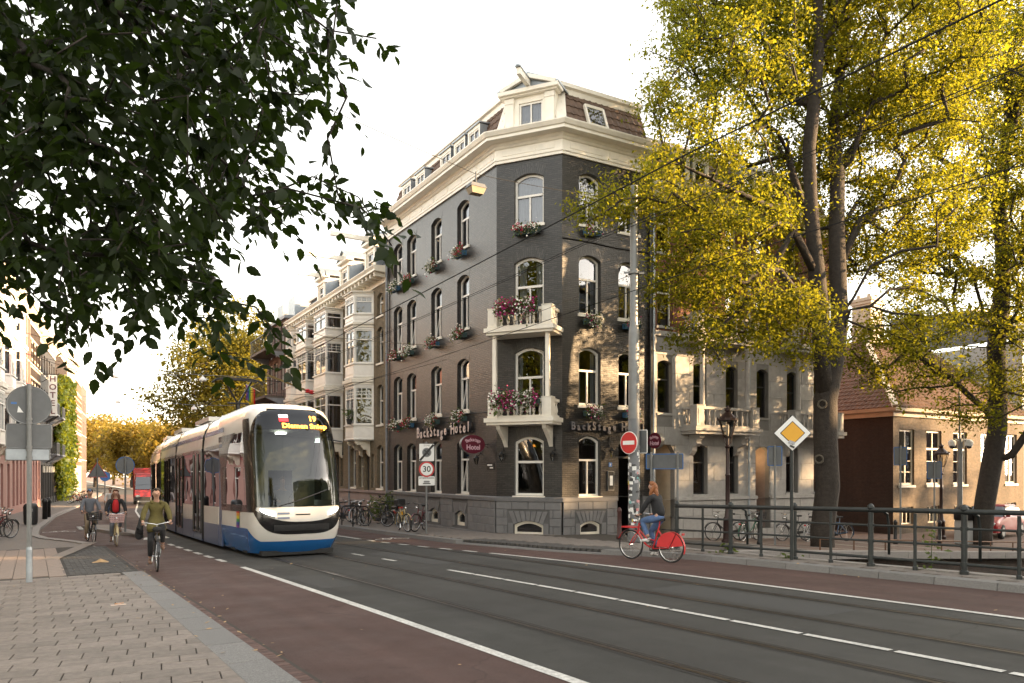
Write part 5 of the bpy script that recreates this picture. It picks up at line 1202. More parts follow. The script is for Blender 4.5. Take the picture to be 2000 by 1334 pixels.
def unit(a): return a/np.maximum(1e-9, np.linalg.norm(a, axis=1, keepdims=True))
def leaves(name, pos, size, m, parent=None, up=.5, droop=.3, aspect=.55, sv=.35, tint=None, outward=None):
    """folded diamond leaves (two triangles each)"""
    n = len(pos); rg = RNG
    nr = rg.normal(size=(n, 3)); nr[:, 2] += up*2
    if outward is not None: nr += outward*1.2
    nr = unit(nr); d = rg.normal(size=(n, 3)); d[:, 2] -= droop*2; d -= nr*np.sum(d*nr, 1, keepdims=True); d = unit(d); sd = np.cross(d, nr)
    L = size*np.exp(rg.normal(size=(n, 1))*sv*.9); wd = L*aspect*.5
    base = pos; tip = pos+d*L; mid = pos+d*L*.45; fold = nr*wd*.35
    l = mid+sd*wd+fold; r = mid-sd*wd+fold
    v = np.stack([base, l, tip, r], 1).reshape(-1, 3); i = np.arange(n)*4
    f = np.stack([np.stack([i, i+2, i+1], 1), np.stack([i, i+3, i+2], 1)], 1).reshape(-1, 3)
    rn = rg.beta(1.6, 2.2, n)
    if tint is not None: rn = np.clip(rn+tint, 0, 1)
    return mesh_np(name, v, f, np.repeat(rn, 2), m, parent)
def skeleton(trunks, pts, step=.8, bias=.35):
    """attach crown points one by one to the nearest existing node; returns nodes, parent index, radius"""
    nodes = []; par = []
    for tr in trunks:                            # tr: (parent index or None, [points])
        p = tr[0]
        for q in tr[1]: nodes.append(np.array(q, float)); par.append(-1 if p is None else p); p = len(nodes)-1
    nb = len(nodes); N = np.array(nodes); root = N[0]
    order = np.argsort(np.linalg.norm(pts-np.mean(N[-max(2, nb//2):], 0), axis=1))
    cap = nb+len(pts)*14; A = np.zeros((cap, 3)); A[:nb] = N; D = np.zeros(cap); c = nb
    for i in range(1, nb): D[i] = D[par[i]]+np.linalg.norm(N[i]-N[par[i]]) if par[i] >= 0 else 0
    ends = []; lo = max(2, int(nb*.25))
    for k in order:
        p = pts[k]; dist = np.linalg.norm(A[lo:c]-p, axis=1)+.12*D[lo:c]+np.maximum(0, A[lo:c, 2]-p[2])*bias
        j = lo+int(np.argmin(dist)); a = A[j]; L = np.linalg.norm(p-a); m = max(1, min(12, int(L/step)))
        for q in range(1, m+1):
            f = q/m; x = a+(p-a)*f; x = x+np.array([0, 0, .12*L*math.sin(math.pi*f)])+RNG.normal(size=3)*.05*L*(f < 1)
            A[c] = x; par.append(j); D[c] = D[j]+L/m; j = c; c += 1
        ends.append(j)
    A = A[:c]; cnt = np.zeros(c)
    for e in ends: cnt[e] += 1
    for i in range(c-1, -1, -1):
        if par[i] >= 0: cnt[par[i]] += cnt[i]
    return A, par, cnt, ends, nb
def branch_mesh(A, par, rad_, name, m, parent, rmin=.0, sides=6):
    kids = {}
    for i, p in enumerate(par): kids.setdefault(p, []).append(i)
    mb = MB(); seen = set()
    starts = [i for i in range(len(A)) if par[i] < 0]; stack = [(s, None) for s in starts]
    while stack:
        i, pre = stack.pop(); path = ([pre] if pre is not None else [])+[i]; cur = i
        while cur in kids:
            ks = sorted(kids[cur], key=lambda k: -rad_[k]); 
            for k in ks[1:]: stack.append((k, cur))
            cur = ks[0]; path.append(cur)
        if len(path) > 1 and rad_[path[1]] > rmin:
            rs = [min(rad_[q], rad_[path[1]]) if n_ == 0 and pre is not None else rad_[q] for n_, q in enumerate(path)]
            R0 = max(rs); mb.tube([A[q] for q in path], [float(max(.004, x)) for x in rs], 10 if R0 > .2 else (6 if R0 > .05 else 4))
    return mb.obj(name, m, parent, smooth=True)
def crown_points(clumps, n, shell=.55):
    """random points in a union of ellipsoids, denser near the skins"""
    vol = np.array([c[3]*c[4]*c[5] for c in clumps])**.75; vol /= vol.sum(); out = []
    for c, v in zip(clumps, vol):
        k = max(4, int(n*v)); d = unit(RNG.normal(size=(k, 3))); r = shell+(1-shell)*RNG.random((k, 1))
        r = np.where(RNG.random((k, 1)) < .25, RNG.random((k, 1))**.5, r); out.append(np.array(c[:3])+d*r*np.array(c[3:6]))
    return np.concatenate(out)
def tree(name, label, group, base, trunks, clumps, n, per, leaf, lm, bm='bark', crad=.55, r0=.4, sub=.7, shell=.55, cat='tree', tint=None, pw=.46, up=.5, seedpts=None):
    root = empty(name, base, 0, label, cat, group); base = np.array(base)
    pts = crown_points(clumps, n, shell)
    if seedpts is not None: pts = np.concatenate([pts, seedpts])
    A, par, cnt, ends, nb = skeleton(trunks, pts)
    r = .008+(np.maximum(cnt, .3)/max(cnt[0], 1))**pw*r0
    br = branch_mesh(A, par, r, 'trunk', bm, root)
    E = A[ends]; k = len(E); m = int(per)
    pos = np.repeat(E, m, 0); g = RNG.normal(size=pos.shape)*crad*np.array([.62, .62, .48]); pos = pos+g
    # some leaves along the outer twigs
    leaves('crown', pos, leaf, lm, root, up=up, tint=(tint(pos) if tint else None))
    return root
def CL_(p, r): return (*p, *r)
def at(px, py, Z): return ((px-1000)/1474*Z, Z, CZ+(922-py)/1474*Z)
# big elm on the quay, two stems
b1 = W(15.6, 22.1, qz(15.6, 22.1)); bx, by, bz = b1
def e1(px, py, dz=0.): p = at(px, py, by+dz); return p
T1 = [(None, [(bx, by, bz-.3), (bx-.02, by, bz+.5), e1(1617, 950), e1(1612, 850), e1(1612, 780)]),
      (4, [e1(1604, 700, -.2), e1(1603, 620, -.3), e1(1596, 540, -.4), e1(1588, 460, -.5), e1(1583, 380, -.6), e1(1580, 290, -.7), e1(1590, 200, -.8), e1(1600, 90, -.9), e1(1596, -40, -1)]),
      (4, [e1(1632, 700, .2), e1(1640, 620, .3), e1(1636, 530, .4), e1(1634, 440, .6), e1(1636, 340, .8), e1(1628, 240, 1), e1(1642, 140, 1.2), e1(1660, 20, 1.4), e1(1660, -120, 1.5)]),
      (7, [e1(1550, 450, -.9), e1(1505, 405, -1.5), e1(1450, 380, -2.0), e1(1390, 350, -2.5), e1(1330, 322, -3), e1(1275, 312, -3.4)]),
      (8, [e1(1545, 330, .5), e1(1500, 250, 1.2), e1(1450, 170, 2)]),
      (15, [e1(1668, 580, .2), e1(1700, 520, -.2), e1(1760, 490, -.6), e1(1830, 480, -1)]),
      (16, [e1(1680, 430, 1), e1(1740, 395, 1.6), e1(1800, 380, 2.2)]),
      (18, [e1(1690, 250, 1.6), e1(1730, 180, 2.4), e1(1790, 130, 3)]),
      (14, [e1(1660, 605, .0), e1(1700, 598, -.5), e1(1745, 612, -1.0), e1(1790, 660, -1.4)])]
def c1(px, py, rx, rz, dz=0., ry=None): p = e1(px, py, dz); return (*p, rx, ry or rx, rz)
C1 = [c1(1372, 335, 2.2, 1.9, -3), c1(1310, 215, 1.0, 1.1, -2), c1(1420, 480, 2.6, 2.0, -2.2), c1(1340, 540, 1.4, 1.1, -2.6), c1(1480, 610, 2.3, 1.5, -2), c1(1420, 660, 1.6, .9, -2.4), c1(1560, 640, 1.6, 1.2, -2.2), c1(1200, 375, .8, .8, -3.4),
      c1(1420, 150, 2.8, 2.6, -1), c1(1375, 60, 1.7, 2.0, 0), c1(1480, 20, 3.2, 2.6, 0), c1(1590, 200, 3.0, 3.2, 1.5), c1(1600, -60, 3.6, 3.0, 0), c1(1700, 100, 3.4, 3.2, 1), c1(1760, 260, 3.0, 2.8, 2), c1(1800, 420, 2.6, 2.0, 1),
      c1(1700, 480, 2.2, 1.6, 2.5), c1(1830, 60, 3.4, 3.4, 1), c1(1600, 420, 2.4, 2.2, 2.6), c1(1520, 330, 2.2, 1.8, 2), c1(1760, 620, 1.9, 1.3, .5), c1(1690, -180, 4, 3, 0), c1(1440, -120, 3.2, 2.4, 0), c1(1150, 420, .8, .7, -3.6), c1(1240, 420, .8, .8, -3.2)]
sun_tint1 = lambda p: np.clip((p[:, 2]-7)/22, -.2, .22)+np.clip((p[:, 0]-10)/60, -.05, .12)  # backlit sun put into the leaf colour: lighter upward and to the right
elm = tree('elm_tree', 'large twin-stemmed elm on the quay in front of the grey stone house', 'elms along the canal quay', b1, T1, C1, 1700, 132, .10, 'elm_leaf', r0=.37, crad=.42, tint=sun_tint1)
for (z, a_) in ((2.2, -.35), (4.0, -.1)):         # healed branch scars on the stem
    p = Vector((bx, by, z)); mb = MB(); ang = -1.9+a_; c = p+Vector((math.cos(ang)*.40, math.sin(ang)*.40, 0))
    mb.tube([c+Vector((math.sin(ang)*-.13*math.cos(t), math.cos(ang)*.13*math.cos(t), .13*math.sin(t))) for t in np.linspace(0, 2*math.pi, 14)[:-1]], .035, 5, closed=True); mb.obj('branch_scar', 'bark_light', elm)
b2 = W(15.83, 32.9, qz(15.83, 32.9)); bx2, by2, bz2 = b2
def e2(px, py, dz=0.): return at(px, py, by2+dz)
T2 = [(None, [(bx2, by2, bz2-.3), (bx2, by2, bz2+.4), e2(1924, 980), e2(1938, 900), e2(1948, 840)]),
      (4, [e2(1950, 760, .2), e2(1945, 680, .3), e2(1955, 600, .3), e2(1960, 500, .3), e2(1950, 400, .3), e2(1965, 280, .4), e2(1975, 160, .4), e2(1985, 20, .4), e2(1990, -100, .4)]),
      (3, [e2(1975, 890, -.4), e2(2010, 840, -.8), e2(2050, 770, -1), e2(2090, 660, -1), e2(2130, 500, -1), e2(2160, 300, -1)]),
      (4, [e2(1925, 800, -.3), e2(1890, 770, -.7), e2(1850, 730, -1), e2(1800, 700, -1.3)]),
      (8, [e2(1900, 500, -.4), e2(1850, 440, -1), e2(1790, 400, -1.6)])]
def c2(px, py, rx, rz, dz=0.): p = e2(px, py, dz); return (*p, rx, rx, rz)
C2 = [c2(1760, 720, 2.2, 1.4, -1.5), c2(1850, 660, 2.6, 1.8, -1), c2(1720, 640, 1.6, 1.3, -1.5), c2(1930, 780, 2.0, 1.1, -1.5), c2(1990, 700, 2.6, 2, 0), c2(1880, 540, 3.0, 2.4, 0), c2(1780, 500, 2.0, 1.6, 0), c2(1980, 450, 3.6, 3.2, 1), c2(1900, 340, 3.2, 3.0, -1), c2(2000, 220, 4.2, 3.4, 0), c2(1880, 160, 3.4, 3.0, 1), c2(2080, 560, 3.4, 3.0, 0), c2(2120, 330, 4, 4, 0), c2(1990, 40, 4, 3.4, 0), c2(1680, 700, .9, .8, -1.8), c2(2110, 80, 4.2, 3.4, 0), c2(1860, 0, 3, 2.6, .5)]
sun_tint2 = lambda p: np.clip((p[:, 2]-9)/22, -.28, .25)  # sunlit crown top put into the leaf colour: lighter with height
elm2 = tree('elm_tree', 'dark leaning elm with low fork beside the parked red car', 'elms along the canal quay', b2, T2, C2, 1200, 120, .112, 'elm_leaf', r0=.38, crad=.46, tint=sun_tint2)
# street tree behind the tram
def street_tree(name, label, group, p, h, rw, n, per, leaf, lm, crad=.9, r0=.3, low=.25):
    x, y, z = p; tr = [(None, [(x, y, z), (x+.1, y, z+h*.14), (x, y+.1, z+h*.28), (x-.1, y, z+h*.45), (x, y, z+h*.62), (x+.2, y, z+h*.8)])]
    cl = []
    for i in range(11):
        a = i*2.4; f = .32+.6*(i/10); rr = rw*(.62 if f < .75 else .4)*RNG.uniform(.7, 1.05)
        cl.append((x+rr*math.cos(a), y+rr*math.sin(a), z+h*f, rw*.46, rw*.46, h*.14))
    cl.append((x, y, z+h*.62, rw*.7, rw*.7, h*.3))
    return tree(name, label, group, p, tr, cl, n, per, leaf, lm, crad=crad, r0=r0, shell=.7)
x, y = -23.8, 64.0; street_tree('plane_tree', 'broad olive-green street tree rising behind the tram', None, (x, y, -1.0), 15.5, 6.2, 640, 70, .25, 'street_leaf', 1.0)
for i, (px, Z, h, rw, lab) in enumerate(((185, 150, 13, 7, 'sunlit golden tree at the far end of the street, leftmost'), (222, 175, 15, 8, 'sunlit golden tree at the far end of the street, second from left'), (258, 140, 11.5, 6.5, 'sunlit golden tree at the far end of the street behind round sign'), (300, 165, 13.5, 8, 'sunlit golden tree at the far end of the street close to the tram'), (345, 135, 12, 7, 'sunlit golden far tree half hidden behind the tram roof'))):
    street_tree('far_tree', lab, 'sunlit golden trees closing the street', ((px-1000)/1474*Z, Z, -1.17), h, rw, 230, 46, .55, 'sunlit_gold_leaf', 1.5, .3)
# unseen trees added on the near bank to shade the bridge and dapple the hotel
for i, (s, t) in enumerate(((-9.3, 19), (-9.3, 29), (-9.3, 39), (-9.3, 49), (-9.3, 58), (-9.5, 74))):
    p = W(s, t, 0.03); street_tree('elm_tree', 'near-bank elm outside the picture, number %s from the bridge' % ('one', 'two', 'three', 'four', 'five', 'six', 'seven', 'eight')[i], 'elms along the canal quay', p, (15, 17, 15, 17, 19.5, 20.5, 20, 19)[i], 5.2, (300, 300, 300, 260, 80, 75)[i], 50 if i < 4 else 130, .30, 'elm_leaf', 1.0 if i < 4 else .75)
for i, (s, t) in enumerate(((16.5, -8.5), (16.8, -19), (-5.5, -10))):  # unseen elms added to darken the hotel's reflections and the left pavement
    street_tree('elm_tree', ('left-bank elm outside the picture, nearest the bridge', 'left-bank elm outside the picture, second from the bridge', 'elm behind the camera on the near left bank')[i], 'elms along the canal quay', W(s, t, -.2), (17, 18, 16)[i], 5.4, 260, 50, .28, 'elm_leaf', 1.0)
# ---------------------------------------------------------------- overhanging boughs near the camera
ov = empty('elm_tree', (-4.7, 1.6, 0.08), 0, 'dark leafy elm boughs hanging over the top left of the street', 'tree')
OUT = [(0, -60), (660, -60), (685, 0), (620, 30), (680, 80), (580, 120), (620, 190), (530, 215), (570, 275), (490, 300), (510, 350), (600, 380), (720, 405), (730, 450), (690, 415), (600, 410), (520, 425), (450, 450), (405, 490), (440, 570), (420, 620), (395, 640), (365, 600), (330, 590), (262, 610), (230, 570), (165, 620), (130, 625), (60, 580), (-60, 600)]
def inside(x, y):
    c = False; j = len(OUT)-1
    for i in range(len(OUT)):
        xi, yi = OUT[i]; xj, yj = OUT[j]
        if (yi > y) != (yj > y) and x < (xj-xi)*(y-yi)/(yj-yi)+xi: c = not c
        j = i
    return c
rg = random.Random(5); tips = []
while len(tips) < 830:
    px, py = rg.uniform(-120, 775), rg.uniform(-150, 705)
    if not inside(max(px, 0), max(py, -50)): continue
    Z = rg.uniform(2.9, 5.4); tips.append(at(px, py, Z))
for q in ((735, 75), (640, 115), (678, 188), (610, 345), (760, 405), (765, 480), (700, 385), (500, 600), (462, 690), (430, 690), (250, 640), (180, 670), (130, 655), (640, 270), (590, 470), (545, 660), (660, 380), (735, 395), (520, 640)): tips.append(at(q[0], q[1], rg.uniform(3.3, 3.9)))
tips = np.array(tips)
OT = [(None, [(-4.7, 1.6, 0), (-4.72, 1.65, 1.5), (-4.6, 1.8, 3.0), (-4.3, 2.1, 4.2), (-3.9, 2.5, 5.2)]), (3, [(-3.6, 2.7, 4.5), (-2.9, 3.3, 4.6), (-2.2, 3.9, 4.4), (-1.7, 4.2, 4.0)]), (4, [(-3.2, 3.2, 5.4), (-2.4, 4.2, 5.3), (-1.7, 5.0, 5.0)]), (3, [(-3.7, 2.7, 3.9), (-3.1, 3.4, 3.7), (-2.5, 4.0, 3.4)])]
A, par, cnt, ends, nb = skeleton(OT, tips, step=.22, bias=-.15)
r = .0018+(np.maximum(cnt, .3)/max(cnt[0], 1))**.62*.075
r[:5] = [.26, .24, .22, .17, .10]
branch_mesh(A, par, r, 'trunk', 'bark', ov)
P0 = []; D0 = []
trunkp = np.array((-3.5, 2.8, 4.6))
for e in ends:
    p = A[e]; d = p-A[par[e]]; d = d/max(1e-6, np.linalg.norm(d)); n = rg.randint(10, 18); L = rg.uniform(.25, .5)
    base = p-d*L*.6
    for k in range(n):
        f = k/n; q = base+d*L*1.1*f+np.array((0, 0, -.10*f*f)); sdv = np.cross(d, (0, 0, 1)); sdv = sdv/max(1e-6, np.linalg.norm(sdv))*(1 if k % 2 else -1)
        P0.append(q+RNG.normal(size=3)*.012); D0.append(d*.7+sdv*.75+np.array((0, 0, -.45))+RNG.normal(size=3)*.28)
P0 = np.array(P0); D0 = unit(np.array(D0)); n = len(P0)
nr = RNG.normal(size=(n, 3))*.55; nr[:, 2] += .75; nr -= D0*np.sum(nr*D0, 1, keepdims=True); nr = unit(nr); sd_ = np.cross(D0, nr)
L = (RNG.uniform(.048, .090, (n, 1)))
prof = [(0, .0), (.10, .17), (.22, .25), (.30, .255), (.42, .275), (.52, .25), (.64, .215), (.76, .14), (.88, .075), (1, 0)]       # pointed oval elm leaf
vs = []; K = len(prof)
curl = RNG.uniform(-.10, .22, (n, 1))
for f, wv in prof: vs.append(P0+D0*L*f+nr*(-curl*L*f*f))
mid = np.stack(vs, 1)
for i, (f, wv) in enumerate(prof[1:-1]):
    jag = 1+(.06 if i % 2 else -.05)
    vs.append(P0+D0*L*(f+.03)+sd_*L*wv*jag+nr*(L*wv*.30-curl*L*f*f)); vs.append(P0+D0*L*(f+.03)-sd_*L*wv*jag+nr*(L*wv*.30-curl*L*f*f))
V_ = np.stack(vs, 1); m = V_.shape[1]; fc = []
def li(i, s): return K+(i-1)*2+s
for s in (0, 1):
    tris = [(0, 1, li(1, s))]
    for i in range(1, K-2): tris += [(i, i+1, li(i+1, s)), (i, li(i+1, s), li(i, s))]
    tris.append((K-2, K-1, li(K-2, s)))
    fc += tris if s == 0 else [t[::-1] for t in tris]
fc = np.array(fc); F = (np.arange(n)[:, None, None]*m+fc[None]).reshape(-1, 3)
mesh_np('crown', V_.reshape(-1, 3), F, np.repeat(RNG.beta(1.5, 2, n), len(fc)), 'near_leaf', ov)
# ---------------------------------------------------------------- ivy on the left-hand houses
iv = empty('climbing_ivy', FS.p(69, -1, .2), 0, 'thick green ivy covering the house past the black hotel', 'ivy')
n = 15000; u = RNG.uniform(62.5, 78, n); z = -1.0+RNG.random(n)**.9*12.2
keep = (np.abs(u-70) < 7.5-np.clip((z-7)*.55, 0, 5)-np.clip((1.5-z)*1.6, 0, 4)+RNG.normal(size=n)*.5); u, z = u[keep], z[keep]
d = .15+RNG.random(len(u))*(.55+.5*np.sin(u*1.3)*np.sin(z*.9+1)); pos = np.array([FS.p(a, b, max(.05, c)) for a, b, c in zip(u, z, d)])
leaves('foliage', pos, .34, 'ivy_leaf', iv, up=.15, outward=np.repeat(np.array([[FS.N.x, FS.N.y, FS.N.z]]), len(pos), 0), aspect=.8)
mb = MB()
for k in range(5): mb.tube([FS.p(69.5+math.sin(k+q*.8)*.4+k*.3, -1.1+q*1.6, .1) for q in range(6)], [.1-.012*q for q in range(6)], 5)
mb.obj('stem', 'bark', iv)
# ================================================================ the tram
mat('tram_white', (.66, .64, .60), .25, var=.04, vs=2, coat=.4, var2=.04); mat('tram_blue', (.012, .10, .30), .25, var=.06, vs=2, coat=.4); mat('tram_slate', (.085, .115, .205), .3, var=.06, vs=2, coat=.3)
mat('tram_black', (.012, .012, .013), .22, coat=.5); mat('bellows', (.010, .010, .010), .8, var=.2, vs=8); mat('tram_seat', (.05, .07, .14), .7); mat('tram_inner', (.46, .50, .42), .6, var=.1); mat('grab_pole', (.5, .42, .05), .4)
mat('led_orange', (.1, .04, .0), .5, emit=(1, .36, .04), estr=1.7); mat('led_white', (.8, .8, .8), .4, emit=(1, .97, .9), estr=4.0); mat('strip_light', (.9, .9, .9), .4, emit=(.9, 1, .86), estr=1.6)
mat('flag_red', (.55, .02, .03), .4, emit=(.8, .03, .04), estr=.35); mat('flag_white', (.8, .8, .8), .4, emit=(1, 1, 1), estr=.5)
glass('tram_glass', 1.6, (.24, .26, .25)); glass('tram_side_glass', 1.38, (.05, .05, .06)); glass('cab_glass', 1.4, (.30, .31, .29))
MATS['tram_side_glass'].node_tree.nodes['Glossy BSDF'].inputs['Color'].default_value = (.5, .5, .55, 1)
SN, TC = 19.55, 5.95
tram = empty('tram', R(30, TC, 0), 0, 'white and blue articulated tram with black windscreen coming up the street', 'tram')
NH = [.10, .3, .5, .7, .9, 1.2, 1.5, 1.9, 2.4, 2.9, 3.2, 3.45, 3.65, 3.80, 3.90, 3.95]; NA = [.42, .24, .12, .04, 0, .02, .06, .14, .30, .48, .62, .78, 1.02, 1.5, 2.3, 4.2]; NW = [.90, .95, .985, 1, 1, 1, 1, 1, .995, .985, .97, .945, .89, .76, .48, .15]
def nose(h): return float(np.interp(h, NH, NA))
def halfw(h): return 1.2*float(np.interp(h, NH, NW))
def tw(a, c, h):
    s = SN+a; return R(s, TC+bend(s)+c, h*1.085)
def S_(th, h, off=0.):
    """th -90..90 degrees round the nose (negative: left side in the picture), beyond 90 it runs back along the side"""
    hw = halfw(h); n0 = nose(h); dep = 1.05
    sg = -1 if th < 0 else 1; a = abs(th)
    if a <= 90:
        x = rad(a); sx, cx = math.sin(x), math.cos(x); p = .62
        c = hw*sx**p; al = n0+dep*(1-cx**p)
        nx, ny = (sx**(2-p) if sx > 0 else 0)/hw, (cx**(2-p) if cx > 0 else 0)/dep; l = math.hypot(nx, ny) or 1
        return tw(al-off*ny/l, sg*(c+off*nx/l), h)
    return tw(n0+dep+(a-90)*.05*(1 if h < 3.3 else 1), sg*(hw+off), h)
END = 90+(4.05-1.05)/.05
def patch(name, m, th0, th1, h0, h1, off, parent, nt=28, nh=14, smooth=True, by='h'):
    """patch between functions: by='h' -> th limits are functions of h; by='t' -> h limits are functions of th"""
    mb = MB(); G = []
    for i in range(nh+1):
        row = []
        for j in range(nt+1):
            if by == 'h':
                h = h0+(h1-h0)*i/nh; a, b = th0(h), th1(h); t = a+(b-a)*j/nt
            else:
                t = th0+(th1-th0)*j/nt; a, b = h0(t), h1(t); h = a+(b-a)*i/nh
            row.append(S_(t, h, off))
        G.append(row)
    vs = [p for r_ in G for p in r_]; k = nt+1
    mb.mesh(vs, [(i*k+j, i*k+j+1, (i+1)*k+j+1, (i+1)*k+j) for i in range(nh) for j in range(nt)])
    return mb.obj(name, m, parent, smooth=smooth)
WS0, WS1 = 1.22, 3.66
def ws_edge(h):
    f = (h-WS0)/(WS1-WS0); r = .32
    k = 1.
    if f > 1-r: k = math.sqrt(max(0, 1-((f-(1-r))/r)**2))
    return 8+58*k if f > 1-r else 66
def side_end(h): return float(np.interp(h, [1.25, 1.6, 2.2, 2.8, 3.1], [140, 140, 138, 128, 110]))
# shell: white, with holes for windscreen and cab windows
mb = MB(); ths = [-END]+list(range(-148, -60, 3))+list(range(-60, 61, 4))+list(range(62, 149, 3))+[END]; hs = frange(.10, 1.2, .1)+frange(1.25, 3.65, .1)+[3.72, 3.8, 3.85, 3.9, 3.93, 3.95]
def hole(t, h): 
    if WS0+.05 < h < WS1-.05 and abs(t) < ws_edge(h)-2: return True
    return 1.30 < h < 3.02 and 72 < abs(t) < side_end(h)-3
for i in range(len(hs)-1):
    for j in range(len(ths)-1):
        if hole((ths[j]+ths[j+1])/2, (hs[i]+hs[i+1])/2): continue
        mb.add([S_(ths[j], hs[i]), S_(ths[j+1], hs[i]), S_(ths[j+1], hs[i+1]), S_(ths[j], hs[i+1])])
cab = mb.obj('cab_shell', 'tram_white', tram); sharp(cab, 50)
patch('windscreen', 'tram_glass', lambda h: -ws_edge(h), ws_edge, WS0, WS1, .012, cab, 36, 30)
patch('display_band', 'tram_black', lambda h: -ws_edge(h)*.97, lambda h: ws_edge(h)*.97, 3.10, 3.62, -.03, cab, 30, 10)
for sg in (-1, 1):
    a = lambda h, sg=sg: sg*64.; b = lambda h, sg=sg: sg*74.
    patch('corner_pillar', 'tram_black', lambda h, sg=sg: sg*(60+3*(h-1.2)), lambda h, sg=sg: sg*88, 1.18, 3.40, .018, cab, 4, 14)
    patch('cab_side_window', 'cab_glass', lambda h, sg=sg: sg*72, lambda h, sg=sg: sg*side_end(h), 1.25, 3.08, .012, cab, 14, 14)
    patch('cab_window_frame', 'tram_black', lambda h, sg=sg: sg*(side_end(h)-4), lambda h, sg=sg: sg*END, 1.20, 3.12, .016, cab, 2, 14)
    patch('cab_window_frame', 'tram_black', lambda h, sg=sg: sg*62, lambda h, sg=sg: sg*150, 1.10, 1.27, .016, cab, 14, 2)
    patch('roof_stripe', 'tram_blue', sg*135, sg*END, lambda t: 3.24, lambda t: 3.36, .010, cab, 6, 2, by='t')
def blue_top(t): return .40+.30*min(1, max(0, (abs(t)-48)/38))**1.3
patch('blue_skirt', 'tram_blue', -150, 150, lambda t: .10, blue_top, .008, cab, 80, 5, by='t')
sm0 = lambda t: .56+.62*(abs(t)/70)**2.6; sm1 = lambda t: .86+.36*(abs(t)/70)**1.5
patch('smile_band', 'tram_black', -70, 70, sm0, sm1, .010, cab, 60, 4, by='t')
patch('coupler_cover', 'plastic_black', -26, 26, lambda t: .645, lambda t: .80, .022, cab, 20, 3, by='t')
for sg in (-1, 1):
    l0 = lambda t: .97+.19*((abs(t)-24)/34)**1.4; l1 = lambda t: 1.045+.14*((abs(t)-24)/34)+.02
    patch('headlight', 'led_white', sg*25, sg*50, lambda t: l0(t)+.035, lambda t: l1(t)+.015, .016, cab, 12, 2, by='t')
    patch('headlight_lens', 'grey_metal', sg*25, sg*52, lambda t: l0(t)-.02, lambda t: l0(t)+.03, .015, cab, 12, 2, by='t')
patch('badge', 'tram_black', -3, 3, lambda t: 1.02, lambda t: 1.05, .016, cab, 3, 1, by='t')
def front_m(th, h, off):
    p = S_(th, h, off); x = (S_(th+2, h, off)-S_(th-2, h, off)).normalized(); up = (S_(th, h+.05, off)-S_(th, h-.05, off)).normalized(); z = x.cross(up)
    m = Matrix((x, up, z)).transposed().to_4x4(); m.translation = p; return m
for th, hh in ((-14, 1.07), (-14, .96)):
    mb = MB(); q = front_m(th, hh, .02); mb.box((0, 0, 0), (.3, .05, .004), M=q); mb.obj('fleet_number', 'tram_slate', cab)
q = front_m(4, 3.20, .02); dm = text('destination', 'Diemen Sniep', .20, q, 'led_orange', cab, .002, .006, 1.08)
q = front_m(14, 3.40, .02); text('line_number', '19', .23, q, 'led_orange', cab, .002, .008)
q = front_m(-7, 3.45, .02); mb = MB(); mb.box((0, 0, 0), (.24, .10, .006), M=q); mb.obj('line_flag_upper', 'flag_white', cab); q = front_m(-7, 3.35, .02); mb = MB(); mb.box((0, 0, 0), (.24, .10, .006), M=q); mb.obj('line_flag_lower', 'flag_red', cab)
mb = MB(); wp = [S_(-20, 1.24, .05), S_(-2, 1.36, .06), S_(22, 1.62, .06)]; mb.tube(wp, .014, 5); mb.obj('wiper', 'tram_black', cab)
mat('rb1', (.5, .02, .02), .4); mat('rb2', (.6, .25, .02), .4); mat('rb3', (.6, .5, .03), .4); mat('rb4', (.03, .25, .05), .4); mat('rb5', (.03, .06, .3), .4); mat('rb6', (.15, .03, .2), .4)
for i in range(6):
    for sg in (-1,): patch('rainbow_stripe', 'rb%d' % (i+1), sg*104, sg*111, lambda t, i=i: 1.14-.075*(i+1), lambda t, i=i: 1.14-.075*i, .013, cab, 2, 1, by='t')
# under-gear
mb = MB(); 
for a in (1.6, 3.0): mb.box((0, 0, 0), (2.2, .5, .5), M=Matrix.Translation(tw(a, 0, .3)) @ Matrix.Rotation(ANG, 4, 'Z'))
mb.obj('bogie', 'bellows', tram)
mb = MB(); mb.box((0, 0, 0), (1.9, 1.2, .12), M=Matrix.Translation(tw(1.0, 0, .12)) @ Matrix.Rotation(ANG, 4, 'Z')); mb.obj('front_guard', 'bellows', tram)
# cab inside
def tbox(a0, a1, c0, c1, h0, h1): 
    return MB().hexa([tw(a0, c0, h0), tw(a1, c0, h0), tw(a1, c1, h0), tw(a0, c1, h0)], [tw(a0, c0, h1), tw(a1, c0, h1), tw(a1, c1, h1), tw(a0, c1, h1)])
tbox(.7, 6.3, -1.08, 1.08, .28, .36).obj('floor', 'tram_seat', tram)
tbox(.55, 1.3, -.95, .95, .36, 1.18).obj('dashboard', 'tram_black', tram)
tbox(2.5, 2.55, -1.1, -.25, .36, 2.9).obj('cab_partition', 'tram_inner', tram); tbox(2.5, 2.55, .45, 1.1, .36, 2.9).obj('cab_partition', 'tram_inner', tram); tbox(2.49, 2.56, -1.1, 1.1, 2.15, 3.1).obj('cab_partition', 'tram_inner', tram)
tbox(1.9, 2.05, -.28, .28, .9, 1.75).obj('driver_seat', 'tram_seat', tram)
tbox(1.3, 6.2, -1.05, 1.05, 3.1, 3.15).obj('ceiling', 'tram_inner', tram)
tbox(1.15, 1.4, -.35, -.1, 3.04, 3.08).obj('driver_fill_light', 'led_white', tram); tbox(3.2, 6.2, -.5, .5, 3.05, 3.08).obj('ceiling_light', 'strip_light', tram); None  # small glowing panel in the cab added to light the driver
